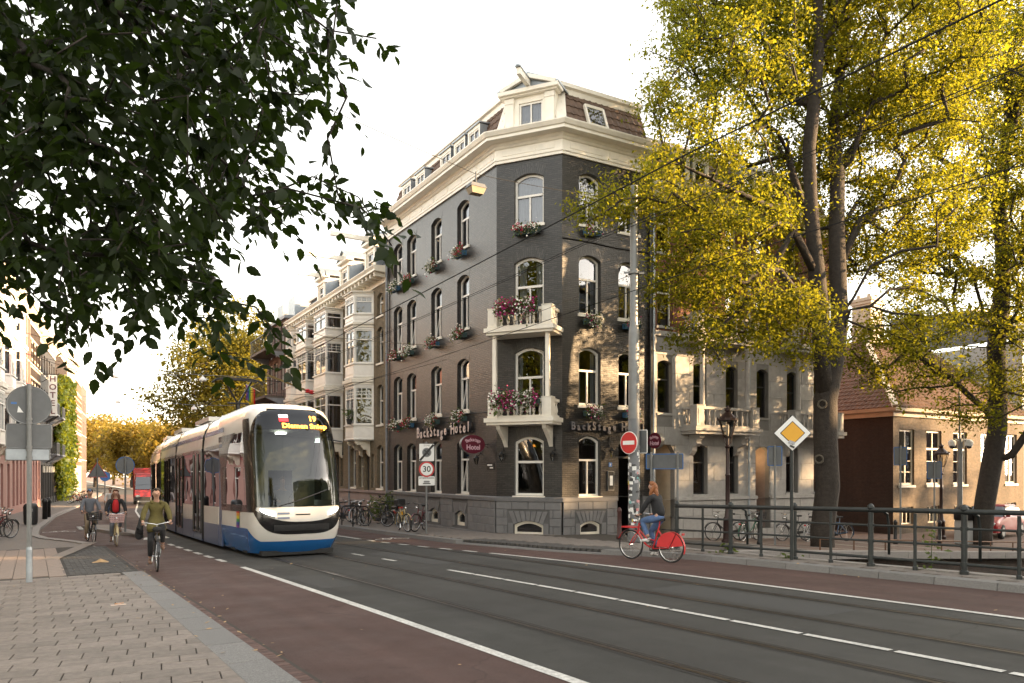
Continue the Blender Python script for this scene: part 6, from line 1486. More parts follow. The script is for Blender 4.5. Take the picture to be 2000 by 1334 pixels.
# ---- saloon modules
def module(a0, a1, name, plan):
    r_ = empty('carriage', tw((a0+a1)/2, 0, .1)); put(r_, tram); n = 4; As = frange(a0, a1, 1.2)
    def ring(a):
        return [tw(a, c, h) for c, h in ((-1.18, .10), (-1.2, .9), (-1.2, 2.9), (-1.17, 3.2), (-1.1, 3.45), (-.98, 3.65), (-.8, 3.80), (-.5, 3.90), (0, 3.95), (.5, 3.90), (.8, 3.80), (.98, 3.65), (1.1, 3.45), (1.17, 3.2), (1.2, 2.9), (1.2, .9), (1.18, .10))]
    # roof
    mb = MB(); R_ = [ring(a)[2:15] for a in As]
    for p, q in zip(R_[:-1], R_[1:]):
        for i in range(len(p)-1): mb.add([p[i], p[i+1], q[i+1], q[i]])
    rf = sharp(mb.obj('carriage_roof', 'tram_white', r_), 50)
    for sg in (-1, 1):
        mb = MB()
        for x, y in zip(As[:-1], As[1:]): mb.add([tw(x, sg*1.172, 3.24), tw(y, sg*1.172, 3.24), tw(y, sg*1.148, 3.36), tw(x, sg*1.148, 3.36)])
        mb.obj('roof_stripe', 'tram_blue', rf)
    A = a0
    for (kind, L) in plan:
        for sg in (-1, 1):
            x0, x1 = A+.03, A+L-.03
            def q(h0, h1, d, m, nm, x0=x0, x1=x1, sg=sg): 
                mb = MB(); c0, c1 = sorted((sg*(1.2+d), sg*1.15)); mb.hexa([tw(x0, c0, h0), tw(x1, c0, h0), tw(x1, c1, h0), tw(x0, c1, h0)], [tw(x0, c0, h1), tw(x1, c0, h1), tw(x1, c1, h1), tw(x0, c1, h1)]); return mb.obj(nm, m, r_)
            if kind == 'w':
                q(.10, .68, 0, 'tram_slate', 'skirt_panel'); q(.685, 1.18, 0, 'tram_white', 'side_panel'); q(1.185, 2.82, -.012, 'tram_side_glass', 'side_window'); q(2.825, 2.92, 0, 'tram_black', 'window_header')
            elif kind == 'd':
                q(.10, .32, 0, 'tram_slate', 'door_step')
                mid = (x0+x1)/2
                for (xa, xb) in ((x0, mid-.015), (mid+.015, x1)):
                    d = q(.33, 2.82, .0, 'tram_side_glass', 'door', xa+.05, xb-.05); c = sg*1.2
                    mb = MB()
                    for p0, p1 in (((xa, .33), (xa, 2.82)), ((xb, .33), (xb, 2.82)), ((xa, .36), (xb, .36)), ((xa, 2.8), (xb, 2.8))): mb.bar(tw(p0[0], c, p0[1]), tw(p1[0], c, p1[1]), .06, .06)
                    mb.obj('door_frame', 'tram_black', d)
                q(2.825, 2.92, 0, 'tram_black', 'window_header')
            else:
                q(.10, 2.92, 0, 'tram_slate', 'pillar')
        A += L
    tbox(a0, a1, -1.1, 1.1, .28, .36).obj('floor', 'tram_seat', r_)
    tbox(a0, a1, -1.05, 1.05, 3.1, 3.14).obj('ceiling', 'tram_inner', r_); tbox(a0+.3, a1-.3, -.25, .25, 3.05, 3.08).obj('ceiling_light', 'strip_light', r_)
    for k in range(int((a1-a0)/1.3)):
        a = a0+.7+k*1.3
        for c in (-.75, .75):
            s_ = tbox(a, a+.42, c-.28, c+.28, .7, .8).obj('seat', 'tram_seat', r_); tbox(a+.38, a+.46, c-.28, c+.28, .75, 1.45).obj('seat_back', 'tram_seat', s_)
        mb = MB(); mb.tube([tw(a+.2, -.3, .36), tw(a+.2, -.3, 3.1)], .02, 5); mb.obj('grab_pole', 'grab_pole', r_)
    return r_
# last part of the leading car behind the cab
module(4.05, 6.9, 'a', [('p', .45), ('w', 2.4)])
# cab shell reaches back to the saloon: close the gap with a pillar
mods = [(7.25, 12.6, [('d', 1.5), ('w', 2.3), ('d', 1.55)]), (12.95, 18.3, [('w', 1.9), ('d', 1.5), ('w', 1.95)]), (18.65, 24.0, [('d', 1.5), ('w', 2.3), ('d', 1.55)]), (24.35, 29.8, [('w', 2.6), ('p', .4), ('w', 2.45)])]
for a0, a1, pn in mods: module(a0, a1, 'm', pn)
for a in (6.9, 12.6, 18.3, 24.0):
    mb = MB()
    for k in range(4):
        x0 = a+.01+k*.085; e = .03 if k % 2 else 0
        mb.hexa([tw(x0, -1.205+e, .15), tw(x0+.08, -1.205+e, .15), tw(x0+.08, 1.205-e, .15), tw(x0, 1.205-e, .15)], [tw(x0, -1.19+e, 3.2), tw(x0+.08, -1.19+e, 3.2), tw(x0+.08, 1.19-e, 3.2), tw(x0, 1.19-e, 3.2)])
    mb.obj('bellows', 'bellows', tram)
    tbox(a-.02, a+.37, -1.0, 1.0, 3.2, 3.7).obj('bellows_cover', 'tram_white', tram)
tbox(29.8, 30.0, -1.1, 1.1, .2, 3.5).obj('rear_end', 'tram_black', tram)
for a in (9.8, 15.5, 21.4, 27): tbox(a-1, a+1, -.9, .9, .06, .3).obj('bogie', 'bellows', tram)
for a, c in ((8.5, 0), (20.5, 0), (14.5, 0)): tbox(a, a+2.6, -.75, .75, 3.88, 4.02).obj('roof_box', 'tram_white', tram)
# pantograph
pa = MB(); B = tw(7.4, 0, 3.95); K_ = tw(8.2, 0, 4.55); 
pa.tube([tw(7.4, 0, 3.95), tw(7.4, 0, 4.35)], .07, 6); pa.tube([tw(7.4, 0, 4.35), tw(7.4, -.45, 5.1)], .035, 6); pa.tube([tw(7.4, 0, 4.35), tw(7.4, .45, 5.1)], .035, 6)
pa.tube([tw(7.4, -.35, 4.38), tw(7.4, .35, 4.38)], .035, 6)
pa.tube([tw(7.4, -.85, 5.0), tw(7.4, -.7, 5.12), tw(7.4, -.4, 5.17), tw(7.4, .4, 5.17), tw(7.4, .7, 5.12), tw(7.4, .85, 5.0)], .035, 6); pa.tube([tw(7.7, -.7, 5.12), tw(7.7, -.4, 5.16), tw(7.7, .4, 5.16), tw(7.7, .7, 5.12)], .03, 6)
pa.obj('pantograph', 'black_metal', tram)
for c in (-.8, .8):
    mb = MB(); mb.tube([tw(1.0, c*1.35, 2.9), tw(.8, c*1.7, 2.85), tw(.8, c*1.7, 2.5)], .02, 5); mb.obj('camera_arm', 'tram_black', tram) if c > 0 else None
# ================================================================ bicycles and people
mat('skin', (.42, .24, .17), .55, var=.06, vs=8); mat('hair_dark', (.02, .014, .01), .6, var=.3, vs=30); mat('hair_brown', (.10, .04, .02), .6, var=.3, vs=30); mat('hair_red', (.22, .075, .02), .6, var=.3, vs=30)
mat('olive_cloth', (.10, .082, .022), .85, var=.15, vs=9, bump=.5, bs=14); mat('black_cloth', (.014, .014, .016), .85, var=.2, vs=9, bump=.4, bs=18); mat('grey_cloth', (.13, .14, .165), .85, var=.12, vs=9, bump=.4, bs=16); mat('khaki_cloth', (.24, .19, .13), .85, var=.1, vs=9, bump=.4, bs=16); mat('red_cloth', (.45, .015, .02), .8, var=.1, vs=9); mat('denim', (.075, .13, .26), .85, var=.2, vs=12, bump=.4, bs=18); mat('white_cloth', (.6, .58, .56), .8, var=.06); mat('blue_cap', (.12, .2, .36), .8)
mat('shoe_white', (.62, .6, .6), .6); mat('shoe_brown', (.15, .08, .05), .6)
for n_, c_ in (('black', (.015, .015, .016)), ('red', (.30, .012, .02)), ('cream', (.52, .42, .22)), ('silver', (.36, .37, .38)), ('blue', (.03, .08, .16)), ('green', (.02, .10, .06)), ('maroon', (.12, .015, .02)), ('bright_red', (.55, .02, .025)), ('pink', (.55, .35, .33))): mat('bike_'+n_, c_, .3, var=.1, coat=.3)
def heading(ds, dt): v = W(ds, dt, 0); return math.atan2(v.y, v.x)
def arc(c, r, a0, a1, n, y=0.): return [(c[0]+r*math.cos(rad(a0+(a1-a0)*i/n)), y, c[1]+r*math.sin(rad(a0+(a1-a0)*i/n))) for i in range(n+1)]
def make_bike(label, frame='black', tyre='rubber', bars='chrome', basket=None, rack=True, group=None, pannier=None, crate=None, step=False, steer=0., fender='same', loc=None, face=0., lean=0., seatm='plastic_black', name='bicycle'):
    b = empty(name, (0, 0, 0), 0, label, 'bicycle', group); fm = 'bike_'+frame; r = .345; wb = 1.10; f = .56; bk = -.54
    def wheel(x, sy):
        c = Matrix.Translation((x, 0, r)) @ Matrix.Rotation(sy, 4, 'Z')
        def T(p): return c @ Vector((p[0], p[1], p[2]))
        mb = MB(); mb.tube([T((.028*0+math.cos(a)*.0, 0, 0)) for a in (0, 1)], .03, 6) if False else None
        mb.tube([T((0, -.05, 0)), T((0, .05, 0))], .025, 8); w = mb.obj('wheel', 'chrome', b, local=True)
        mb = MB(); mb.tube([T((math.cos(2*math.pi*i/28)*(r-.018), 0, math.sin(2*math.pi*i/28)*(r-.018))) for i in range(28)], .019, 6, closed=True); mb.obj('tyre', tyre, w, smooth=True, local=True)
        mb = MB(); mb.tube([T((math.cos(2*math.pi*i/24)*(r-.042), 0, math.sin(2*math.pi*i/24)*(r-.042))) for i in range(24)], .011, 4, closed=True)
        mb.obj('rim', 'chrome', w, local=True, smooth=True)
        mb = MB()
        for i in range(14):
            a = 2*math.pi*i/14; a2 = a+.35*(1 if i % 2 else -1); mb.bar(T((.02*math.cos(a2), .03*(1 if i % 2 else -1), .02*math.sin(a2))), T(((r-.045)*math.cos(a), 0, (r-.045)*math.sin(a))), .004, .004)
        tag(mb.obj('spokes', 'chrome', w, local=True), kind='stuff')
        ff = fm if fender == 'same' else fender
        mb = MB(); pts = arc((0, 0), r+.022, 20 if x > 0 else 55, 165 if x > 0 else 200, 10); prev = None
        for p in pts:
            q = (T((p[0], -.028, p[2])), T((p[0], .028, p[2])))
            if prev: mb.add([prev[0], prev[1], q[1], q[0]])
            prev = q
        mb.obj('mudguard', ff, b, local=True, smooth=True)
    wheel(f, steer); wheel(bk, 0)
    bb = (-.06, 0, .29); st = (-.23, 0, .80); hd0 = (.36, 0, .64); hd1 = (.32, 0, .86)
    mb = MB(); mb.tube([bb, st], .018, 6); mb.tube([(-.225, 0, .78), (-.25, 0, .95)], .013, 6)
    if step: mb.tube([bb, (.12, 0, .36), (.30, 0, .55), hd0], .02, 6); mb.tube([(-.13, 0, .48), (.1, 0, .5), (.34, 0, .72)], .016, 6)
    else: mb.tube([bb, hd0], .02, 6); mb.tube([(-.2, 0, .74), (.325, 0, .82)], .018, 6)
    mb.tube([hd0, hd1], .022, 6)
    for y in (-.05, .05): mb.tube([(bb[0], y*.5, bb[2]), (bk, y, r)], .011, 5); mb.tube([(-.2, y*.3, .72), (bk, y, r)], .010, 5)
    mb.obj('frame', fm, b, local=True)
    fk = MB(); cs = Matrix.Translation((f, 0, r)) @ Matrix.Rotation(steer, 4, 'Z')
    for y in (-.055, .055): fk.tube([hd0, (.40, y, .58), (.46, y, .5), (f, y, r)], .012, 5)
    fk.obj('fork', fm, b, local=True)
    ca, sa = math.cos(steer), math.sin(steer)
    def H(x, y, z): return (.32+(x-.32)*ca-y*sa, (x-.32)*sa+y*ca, z)
    mb = MB(); mb.tube([(.32, 0, .86), (.315, 0, 1.02)], .014, 6); mb.tube([H(.12, -.29, 1.02), H(.22, -.31, 1.06), H(.36, -.24, 1.08), H(.38, -.08, 1.05), H(.34, 0, 1.03), H(.38, .08, 1.05), H(.36, .24, 1.08), H(.22, .31, 1.06), H(.12, .29, 1.02)], .012, 6); hb = mb.obj('handlebar', bars, b, local=True, smooth=True)
    mb = MB()
    for y in (-1, 1): mb.tube([H(.11, y*.285, 1.015), H(.22, y*.31, 1.06)], .019, 6)
    mb.obj('grip', 'plastic_black', hb, local=True)
    mb = MB(); mb.lathe([(.02, -.04), (.05, -.02), (.055, .03), (.04, .05)], M=Matrix.Translation(H(.43, 0, .9)) @ Matrix.Rotation(rad(90), 4, 'Y'), n=10); mb.obj('headlamp', 'chrome', b, local=True, smooth=True)
    mb = MB(); S = [(-.36, .0, .96), (-.34, .09, .975), (-.26, .085, .98), (-.17, .035, .975), (-.09, .018, .97)]
    prof = [(-.37, .03), (-.35, .085), (-.29, .095), (-.22, .06), (-.14, .028), (-.08, .015)]
    top = [(x, 0, .995) for x, w_ in prof]; 
    for i in range(len(prof)-1):
        (x0, w0), (x1, w1) = prof[i], prof[i+1]
        for sg in (-1, 1): mb.add([(x0, 0, 1.0), (x1, 0, 1.0), (x1, sg*w1, .985), (x0, sg*w0, .985)]); mb.add([(x0, sg*w0, .985), (x1, sg*w1, .985), (x1, sg*w1*.8, .93), (x0, sg*w0*.8, .93)])
    mb.obj('saddle', seatm, b, local=True)
    mb = MB(); mb.hexa([(-.16, -.045, .22), (.06, -.045, .22), (.06, -.03, .22), (-.16, -.03, .22)], [(-.16, -.045, .37), (.06, -.045, .37), (.06, -.03, .37), (-.16, -.03, .37)]); mb.hexa([(-.56, -.045, .30), (-.14, -.045, .25), (-.14, -.03, .25), (-.56, -.03, .30)], [(-.56, -.045, .39), (-.14, -.045, .36), (-.14, -.03, .36), (-.56, -.03, .39)]); tag(mb.obj('chain_guard', 'plastic_black', b, local=True))
    mb = MB(); mb.bar((-.06, -.08, .29), (-.02, -.09, .13), .022, .012); mb.bar((-.06, .08, .29), (-.10, .09, .45), .022, .012); mb.tube([(-.06, -.09, .29), (-.06, .09, .29)], .018, 6); ck = mb.obj('crank', 'chrome', b, local=True)
    for y, x, z in ((-.14, -.02, .13), (.14, -.10, .45)): mb = MB(); mb.box((x, y, z), (.09, .1, .022)); mb.obj('pedal', 'plastic_black', ck, local=True)
    if rack:
        mb = MB()
        for y in (-.06, .06): mb.tube([(-.26, y, .74), (-.82, y, .74)], .007, 4); mb.tube([(-.75, y, .74), (bk, y*1.1, r)], .007, 4)
        for x in (-.4, -.6, -.81): mb.tube([(x, -.06, .74), (x, .06, .74)], .006, 4)
        mb.obj('carrier', 'black_metal', b, local=True); mb = MB(); mb.box((-.86, 0, .66), (.03, .08, .05)); mb.obj('rear_light', 'sign_red', b, local=True)
    if pannier:
        for y in (-.16, .16):
            mb = MB(); yy = y; mb.hexa([(-.72, yy-.06, .36), (-.40, yy-.06, .36), (-.40, yy+.06, .36), (-.72, yy+.06, .36)], [(-.78, yy-.075, .72), (-.36, yy-.075, .72), (-.36, yy+.075, .72), (-.78, yy+.075, .72)]); bevel(mb.obj('pannier', pannier, b, local=True), .04, 3)
    if basket or crate:
        m_ = basket or crate; mb = MB(); x0, x1, y0, z0, z1 = .44, .80, .22, .80, 1.04
        for k in range(5):
            z = z0+(z1-z0)*k/4; e = .03*(1-k/4); mb.tube([(x0+e, -y0+e, z), (x1-e, -y0+e, z), (x1-e, y0-e, z), (x0+e, y0-e, z)], .008, 4, closed=True)
        for k in range(9):
            y = -y0+2*y0*k/8; mb.tube([(x1, y, z1), (x1-.03, y*.88, z0)], .006, 4); mb.tube([(x0, y, z1), (x0+.03, y*.88, z0)], .006, 4)
        for k in range(6):
            x = x0+(x1-x0)*k/5
            for sg in (-1, 1): mb.tube([(x, sg*y0, z1), (x, sg*(y0-.03), z0)], .006, 4)
        mb.hexa([(x0+.03, -y0+.03, z0), (x1-.03, -y0+.03, z0), (x1-.03, y0-.03, z0), (x0+.03, y0-.03, z0)], [(x0+.03, -y0+.03, z0+.012), (x1-.03, -y0+.03, z0+.012), (x1-.03, y0-.03, z0+.012), (x0+.03, y0-.03, z0+.012)])
        tag(mb.obj('basket', m_, b, local=True), kind='stuff')
    if loc is not None: b.location = loc; b.rotation_euler = (lean, 0, face)
    return b
def skin_obj(name, chains, m, parent, sub=2, local=True):
    """chains: lists of (point, radius); the first point of later chains is welded to an equal earlier point"""
    vs, rs, es, ix = [], [], [], {}
    for ch_ in chains:
        prev = None
        for p, r in ch_:
            k = tuple(round(c, 4) for c in p)
            if k not in ix: ix[k] = len(vs); vs.append(p); rs.append(r)
            i = ix[k]
            if prev is not None and prev != i: es.append((prev, i))
            prev = i
    me = bpy.data.meshes.new(name); me.from_pydata([tuple(v) for v in vs], es, []); me.materials.append(M_(m))
    o = bpy.data.objects.new(name, me); COL.objects.link(o)
    md = o.modifiers.new('skin', 'SKIN'); md.use_smooth_shade = True; md.branch_smoothing = .6
    sv = me.skin_vertices[0].data
    for i, r in enumerate(rs): sv[i].radius = (r, r) if not isinstance(r, tuple) else r
    sv[0].use_root = True
    s2 = o.modifiers.new('sub', 'SUBSURF'); s2.levels = sub; s2.render_levels = sub
    o.parent = parent
    return o
def lerp3(a, b, f): return tuple(a[i]+(b[i]-a[i])*f for i in range(3))
def hand_chains(w, d, side, up=(0, 0, 1)):
    """fingers curled round a grip: w wrist point, d forward unit vector"""
    w = Vector(w); d = Vector(d).normalized(); y = Vector((0, side, 0)); k = w+d*.085+Vector((0, 0, .012)); ch_ = [[(tuple(w), .024), (tuple(w+d*.045), .033), (tuple(k), .028)]]
    for i in range(4):
        o = y*(.028-.019*i); L = (.9, 1, .95, .75)[i]; a = k+o; b_ = a+d*.032*L+Vector((0, 0, -.012)); c_ = b_+Vector((0, 0, -.030*L)); e_ = c_-d*.02*L
        ch_.append([(tuple(k), .028), (tuple(a+d*.008), .0105), (tuple(b_), .0095), (tuple(c_), .0088), (tuple(e_), .0078)])
    th = w+d*.03; ch_.append([(tuple(w+d*.045), .033), (tuple(th-y*.032), .012), (tuple(th-y*.036+d*.03+Vector((0, 0, -.015))), .0105), (tuple(th-y*.02+d*.045+Vector((0, 0, -.03))), .009)])
    return ch_
def rider(label, bike, top, legs, shoes, hair, cap=None, coat=False, long_hair=False, lean=.0, shirt=None, skirt=False, bag=None, turn=0., group=None, hips=1.0, hood=False, scarf=False):
    """seated cyclist in the bicycle's own axes (x forward)"""
    p = empty('person', bike.location, bike.rotation_euler.z, label, 'person', group); L = lean
    pel, sp, chs, nk = (-.25, 0, 1.04), (-.22+L*.3, 0, 1.22), (-.17+L*.7, 0, 1.43), (-.13+L, 0, 1.57)
    hc = (-.10+L, 0, 1.70); J = {}
    body = [[(pel, .13), (sp, .12), (chs, .135), (nk, .052), ((-.12+L, 0, 1.62), .058), (hc, .088), ((-.105+L, 0, 1.765), .082), ((-.11+L, 0, 1.81), .045)]]
    body.append([(hc, .088), ((-.02+L, 0, 1.655), .045)])                               # jaw
    body.append([(hc, .088), ((-.005+L, 0, 1.705), .018), ((.008+L, 0, 1.695), .011)])   # nose
    for s in (-1, 1):
        body.append([(hc, .088), ((-.115+L, s*.083, 1.70), .016)])                       # ear
        sh, el, wr = (-.17+L*.9, s*.185, 1.475), (-.03+L*.5, s*.27, 1.24), (.10, s*.285, 1.065)
        body.append([(chs, .135), (sh, .055), (el, .042), (wr, .030)]); J['a%d' % s] = (sh, el, wr)
        up_ = s > 0; hip = (-.24, s*.09, 1.0); kn = (.16, s*.12, .93) if up_ else (.09, s*.12, .66); an = (-.02, s*.13, .56) if up_ else (-.10, s*.13, .24)
        body.append([(pel, .13), (hip, .095), (kn, .06), (an, .042)]); J['l%d' % s] = (hip, kn, an)
    bo = skin_obj('body', body, 'skin', p)
    for s in (-1, 1):
        sh, el, wr = J['a%d' % s]; skin_obj('hand', hand_chains(wr, (.75, 0, -.1), s), 'skin', p, 1)
    # garments follow the limbs with a little more thickness
    g = [[((-.245, 0, .98), .165), (sp, .155), (lerp3(sp, chs, .6), .165), (chs, .16), ((-.145+L*.9, 0, 1.535), .075)]]
    for s in (-1, 1): sh, el, wr = J['a%d' % s]; g.append([(chs, .16), (sh, .078), (lerp3(sh, el, .5), .068), (el, .060), (lerp3(el, wr, .85), .048)])
    if coat:
        g.append([((-.245, 0, .98), .165), ((-.30, 0, .86), .17), ((-.33, 0, .72), .12)])
        for s in (-1, 1): g.append([((-.245, 0, .98), .165), ((-.06, s*.13, .95), .115), ((.07, s*.14, .88), .10)])
    jk = skin_obj('jacket' if coat or shirt else 'sweater', g, top, p)
    if shirt:
        skin_obj('shirt', [[((-.16, 0, 1.05), .11), ((-.10+L*.5, 0, 1.25), .115), ((-.075+L*.8, 0, 1.42), .10), ((-.085+L, 0, 1.52), .05)]], shirt, p)
    if hood: skin_obj('hood', [[((-.22+L, 0, 1.50), .085), ((-.2+L, 0, 1.57), .075)], [((-.22+L, 0, 1.50), .085), ((-.12+L, .11, 1.53), .04), ((-.04+L, .07, 1.50), .03)], [((-.22+L, 0, 1.50), .085), ((-.12+L, -.11, 1.53), .04), ((-.04+L, -.07, 1.50), .03)]], top, p)
    g = [[((-.25, 0, 1.02), .15), ((-.25, 0, .98), .15)]]
    for s in (-1, 1): hip, kn, an = J['l%d' % s]; g.append([((-.25, 0, .98), .15), (hip, .108), (lerp3(hip, kn, .5), .088), (kn, .072), (lerp3(kn, an, .5), .062), (lerp3(kn, an, .92), .05)])
    skin_obj('trousers', g, legs, p)
    for s in (-1, 1):
        an = J['l%d' % s][2]; z = an[2]-.075
        skin_obj('shoe', [[((an[0]-.05, an[1], z-.005), .04), ((an[0]+.05, an[1], z), .043), ((an[0]+.15, an[1], z-.012), .038), ((an[0]+.20, an[1], z-.015), .025)], [((an[0]-.05, an[1], z-.005), .04), ((an[0]-.02, an[1], z+.06), .042)]], shoes, p, 1)
    # hair as a cap of strands round the skull
    h = [[((-.13+L, 0, 1.80), .072), ((-.165+L, 0, 1.745), .078), ((-.17+L, 0, 1.68), .07)], [((-.13+L, 0, 1.80), .072), ((-.06+L, 0, 1.815), .05), ((-.03+L, 0, 1.79), .025)]]
    for s in (-1, 1):
        h.append([((-.13+L, 0, 1.80), .072), ((-.11+L, s*.06, 1.785), .05), ((-.125+L, s*.085, 1.73), .03)])
        if long_hair: h.append([((-.165+L, 0, 1.745), .078), ((-.16+L, s*.085, 1.66), .05), ((-.13+L, s*.10, 1.56), .045), ((-.12+L, s*.10, 1.48), .03)])
    if long_hair: h.append([((-.17+L, 0, 1.68), .07), ((-.21+L, 0, 1.57), .06), ((-.22+L, 0, 1.47), .04)])
    skin_obj('hair', h, hair, p)
    mb = MB()
    for s in (-1, 1): mb.lathe([(.004, -.006), (.011, -.003), (.011, .003), (.004, .006)], M=Matrix.Translation((-.017+L, s*.032, 1.722)) @ Matrix.Rotation(rad(90), 4, 'Y'), n=8)
    mb.obj('eyes', 'hair_dark', p, local=True)
    mb = MB(); mb.tube([(.000+L, -.024, 1.655), (.010+L, 0, 1.657), (.000+L, .024, 1.655)], .006, 5); mb.obj('mouth', 'shoe_brown', p, local=True)
    if cap: 
        skin_obj('cap', [[((-.14+L, 0, 1.80), .09), ((-.11+L, 0, 1.835), .07)], [((-.14+L, 0, 1.80), .09), ((-.05+L, 0, 1.80), .06), ((.03+L, 0, 1.785), .03)], [((-.14+L, 0, 1.80), .09), ((-.10+L, .05, 1.80), .06)], [((-.14+L, 0, 1.80), .09), ((-.10+L, -.05, 1.80), .06)]], cap, p)
    if bag:
        skin_obj('shoulder_bag', [[((-.14, -.36, .96), .09), ((-.14, -.36, .78), .12), ((-.14, -.34, .66), .09)], [((-.14, -.36, .96), .09), ((.05, -.34, .84), .07)], [((-.14, -.36, .96), .09), ((-.18, -.26, 1.30), .02), ((-.2, -.15, 1.52), .02)]], bag, p)
    return p
# ---- the cyclists
def on_road(s, t, h=0.): return R(s, t, h)
gb_ = make_bike('black city bicycle under the cyclist in olive jacket', 'black', bars='chrome', loc=on_road(18.75, 2.36, .005), face=heading(-1, -.10), steer=.05)
rider('cyclist in olive jacket and black trousers carrying a dark bag', gb_, 'olive_cloth', 'black_cloth', 'shoe_brown', 'hair_dark', coat=True, bag='black_cloth', hood=True, lean=.03)
fb = skin_obj('front_bag', [[((.46, -.16, .93), .09), ((.46, 0, .93), .11), ((.46, .16, .93), .09)], [((.46, 0, .93), .11), ((.48, 0, .84), .09)]], 'black_cloth', gb_, 1)
mb_ = make_bike('black bicycle with dark front basket under the cyclist in blue cap', 'black', bars='plastic_black', basket='plastic_black', loc=on_road(30.2, 1.70, .005), face=heading(-1, .12))
rider('cyclist in grey sweater and blue cap riding beside a woman', mb_, 'grey_cloth', 'khaki_cloth', 'shoe_brown', 'hair_dark', cap='blue_cap', lean=.0)
wb_ = make_bike('cream bicycle with front rack under the woman in red top', 'cream', tyre='rubber_cream', bars='chrome', crate='bike_pink', loc=on_road(27.95, 2.3, .005), face=heading(-1, -.03), step=True)
rider('woman in red top and dark open jacket cycling with cream bicycle', wb_, 'black_cloth', 'grey_cloth', 'shoe_brown', 'hair_brown', shirt='red_cloth', long_hair=True)
rb_ = make_bike('bright red city bicycle crossing in front of the bridge railing', 'bright_red', bars='chrome', loc=on_road(12.95, 12.0, .006), face=heading(1, -.22), step=True)
for y_ in (-.05, .05):
    mbg = MB(); mbg.add([(-.54, y_, .36)]+[(-.54+.35*math.cos(rad(a_)), y_, .345+.35*math.sin(rad(a_))) for a_ in range(0, 171, 10)]); mbg.obj('coat_guard', 'bike_bright_red', rb_, local=True)
mbg = MB(); mbg.box((.56, 0, .76), (.34, .30, .03)); mbg.obj('front_carrier', 'bike_bright_red', rb_, local=True)
rider('cyclist with long red-brown hair and blue jeans on bright red bicycle', rb_, 'black_cloth', 'denim', 'shoe_white', 'hair_red', long_hair=True, lean=.06)
fwb = make_bike('bicycle under the distant cyclist in white shirt', 'black', loc=on_road(47, 3.6, .005), face=heading(-1, 0))
rider('distant cyclist in white shirt behind the woman in red', fwb, 'white_cloth', 'denim', 'shoe_white', 'hair_dark')
# tram driver
dv = empty('person', tw(1.45, -.15, .52), ANG-math.pi/2, 'tram driver in grey uniform seated behind the windscreen', 'person'); dv.scale = (1, 1, 1)
hc = (.06, 0, 1.42)
bodyc = [[((0, 0, .62), .15), ((0, 0, .85), .14), ((.01, 0, 1.08), .15), ((.03, 0, 1.25), .055), ((.05, 0, 1.32), .06), (hc, .092), ((.05, 0, 1.50), .085), ((.045, 0, 1.545), .045)], [(hc, .092), ((.145, 0, 1.41), .018)], [(hc, .092), ((.12, 0, 1.36), .045)]]
for s in (-1, 1): bodyc.append([((.01, 0, 1.08), .15), ((.0, s*.19, 1.16), .06), ((.12, s*.25, .93), .045), ((.36, s*.2, .92), .032)]); bodyc.append([((0, 0, .62), .15), ((.0, s*.1, .58), .1), ((.42, s*.13, .56), .07), ((.45, s*.13, .12), .05)])
skin_obj('body', bodyc, 'skin', dv)
un = [[((0, 0, .58), .17), ((0, 0, .85), .165), ((.01, 0, 1.08), .17), ((.025, 0, 1.2), .08)]]
for s in (-1, 1): un.append([((.01, 0, 1.08), .17), ((.0, s*.19, 1.16), .08), ((.12, s*.25, .93), .06), ((.33, s*.205, .92), .048)]); skin_obj('hand', hand_chains((.36, s*.2, .92), (.9, 0, -.1), s), 'skin', dv, 1)
skin_obj('jacket', un, 'grey_cloth', dv); skin_obj('trousers', [[((0, 0, .60), .17), ((0, .1, .58), .12), ((.42, .13, .56), .085), ((.45, .13, .15), .06)], [((0, 0, .60), .17), ((0, -.1, .58), .12), ((.42, -.13, .56), .085), ((.45, -.13, .15), .06)]], 'black_cloth', dv)
skin_obj('hair', [[((.02, 0, 1.53), .075), ((-.02, 0, 1.47), .075), ((-.02, 0, 1.40), .06)], [((.02, 0, 1.53), .075), ((.10, 0, 1.53), .04)]], 'hair_brown', dv)
# ---- parked bicycles
pk = 'bicycles parked along the pavements'
def rp_(s, t, h=.13): return R(s, t, h)
make_bike('cream parked bicycle with dark handlebar left of the 30 sign', 'cream', bars='plastic_black', group=pk, loc=rp_(26.6, 11.95), face=heading(-1, -.12), lean=.06, steer=.25)
make_bike('dark red parked bicycle with grey panniers left of the 30 sign', 'maroon', bars='plastic_black', group=pk, loc=rp_(26.3, 12.5), face=heading(-.72, -.70), lean=-.07, pannier='sign_grey', steer=-.3)
make_bike('black parked bicycle with white tyre wall nearest the scooter', 'black', tyre='rubber', bars='chrome', group=pk, loc=rp_(30.4, 12.4), face=heading(.8, -.6), lean=.08, fender='chrome')
make_bike('black parked bicycle tipped against the kerb stand', 'black', bars='black_metal' if False else 'chrome', group=pk, loc=rp_(31.8, 12.3), face=heading(-.9, -.5), lean=.1, steer=.4)
make_bike('silver parked bicycle under the green bush', 'silver', group=pk, loc=rp_(33.0, 12.6), face=heading(.7, .7), lean=-.1)
make_bike('black parked bicycle just right of the tram nose', 'black', group=pk, loc=rp_(34.2, 12.4), face=heading(-.8, .6), lean=.08, basket='plastic_black')
make_bike('dark blue parked bicycle half hidden by the tram nose', 'blue', group=pk, loc=rp_(35.4, 12.7), face=heading(.9, -.4), lean=-.08)
make_bike('black parked bicycle against the left shop fronts, nearest the sign post', 'black', group=pk, loc=R(32.2, -1.05, .1), face=heading(.75, .65), lean=.07)
make_bike('brown-red parked bicycle by the left shop fronts, middle of three', 'maroon', group=pk, loc=R(33.2, -1.2, .1), face=heading(.8, .6), lean=.07)
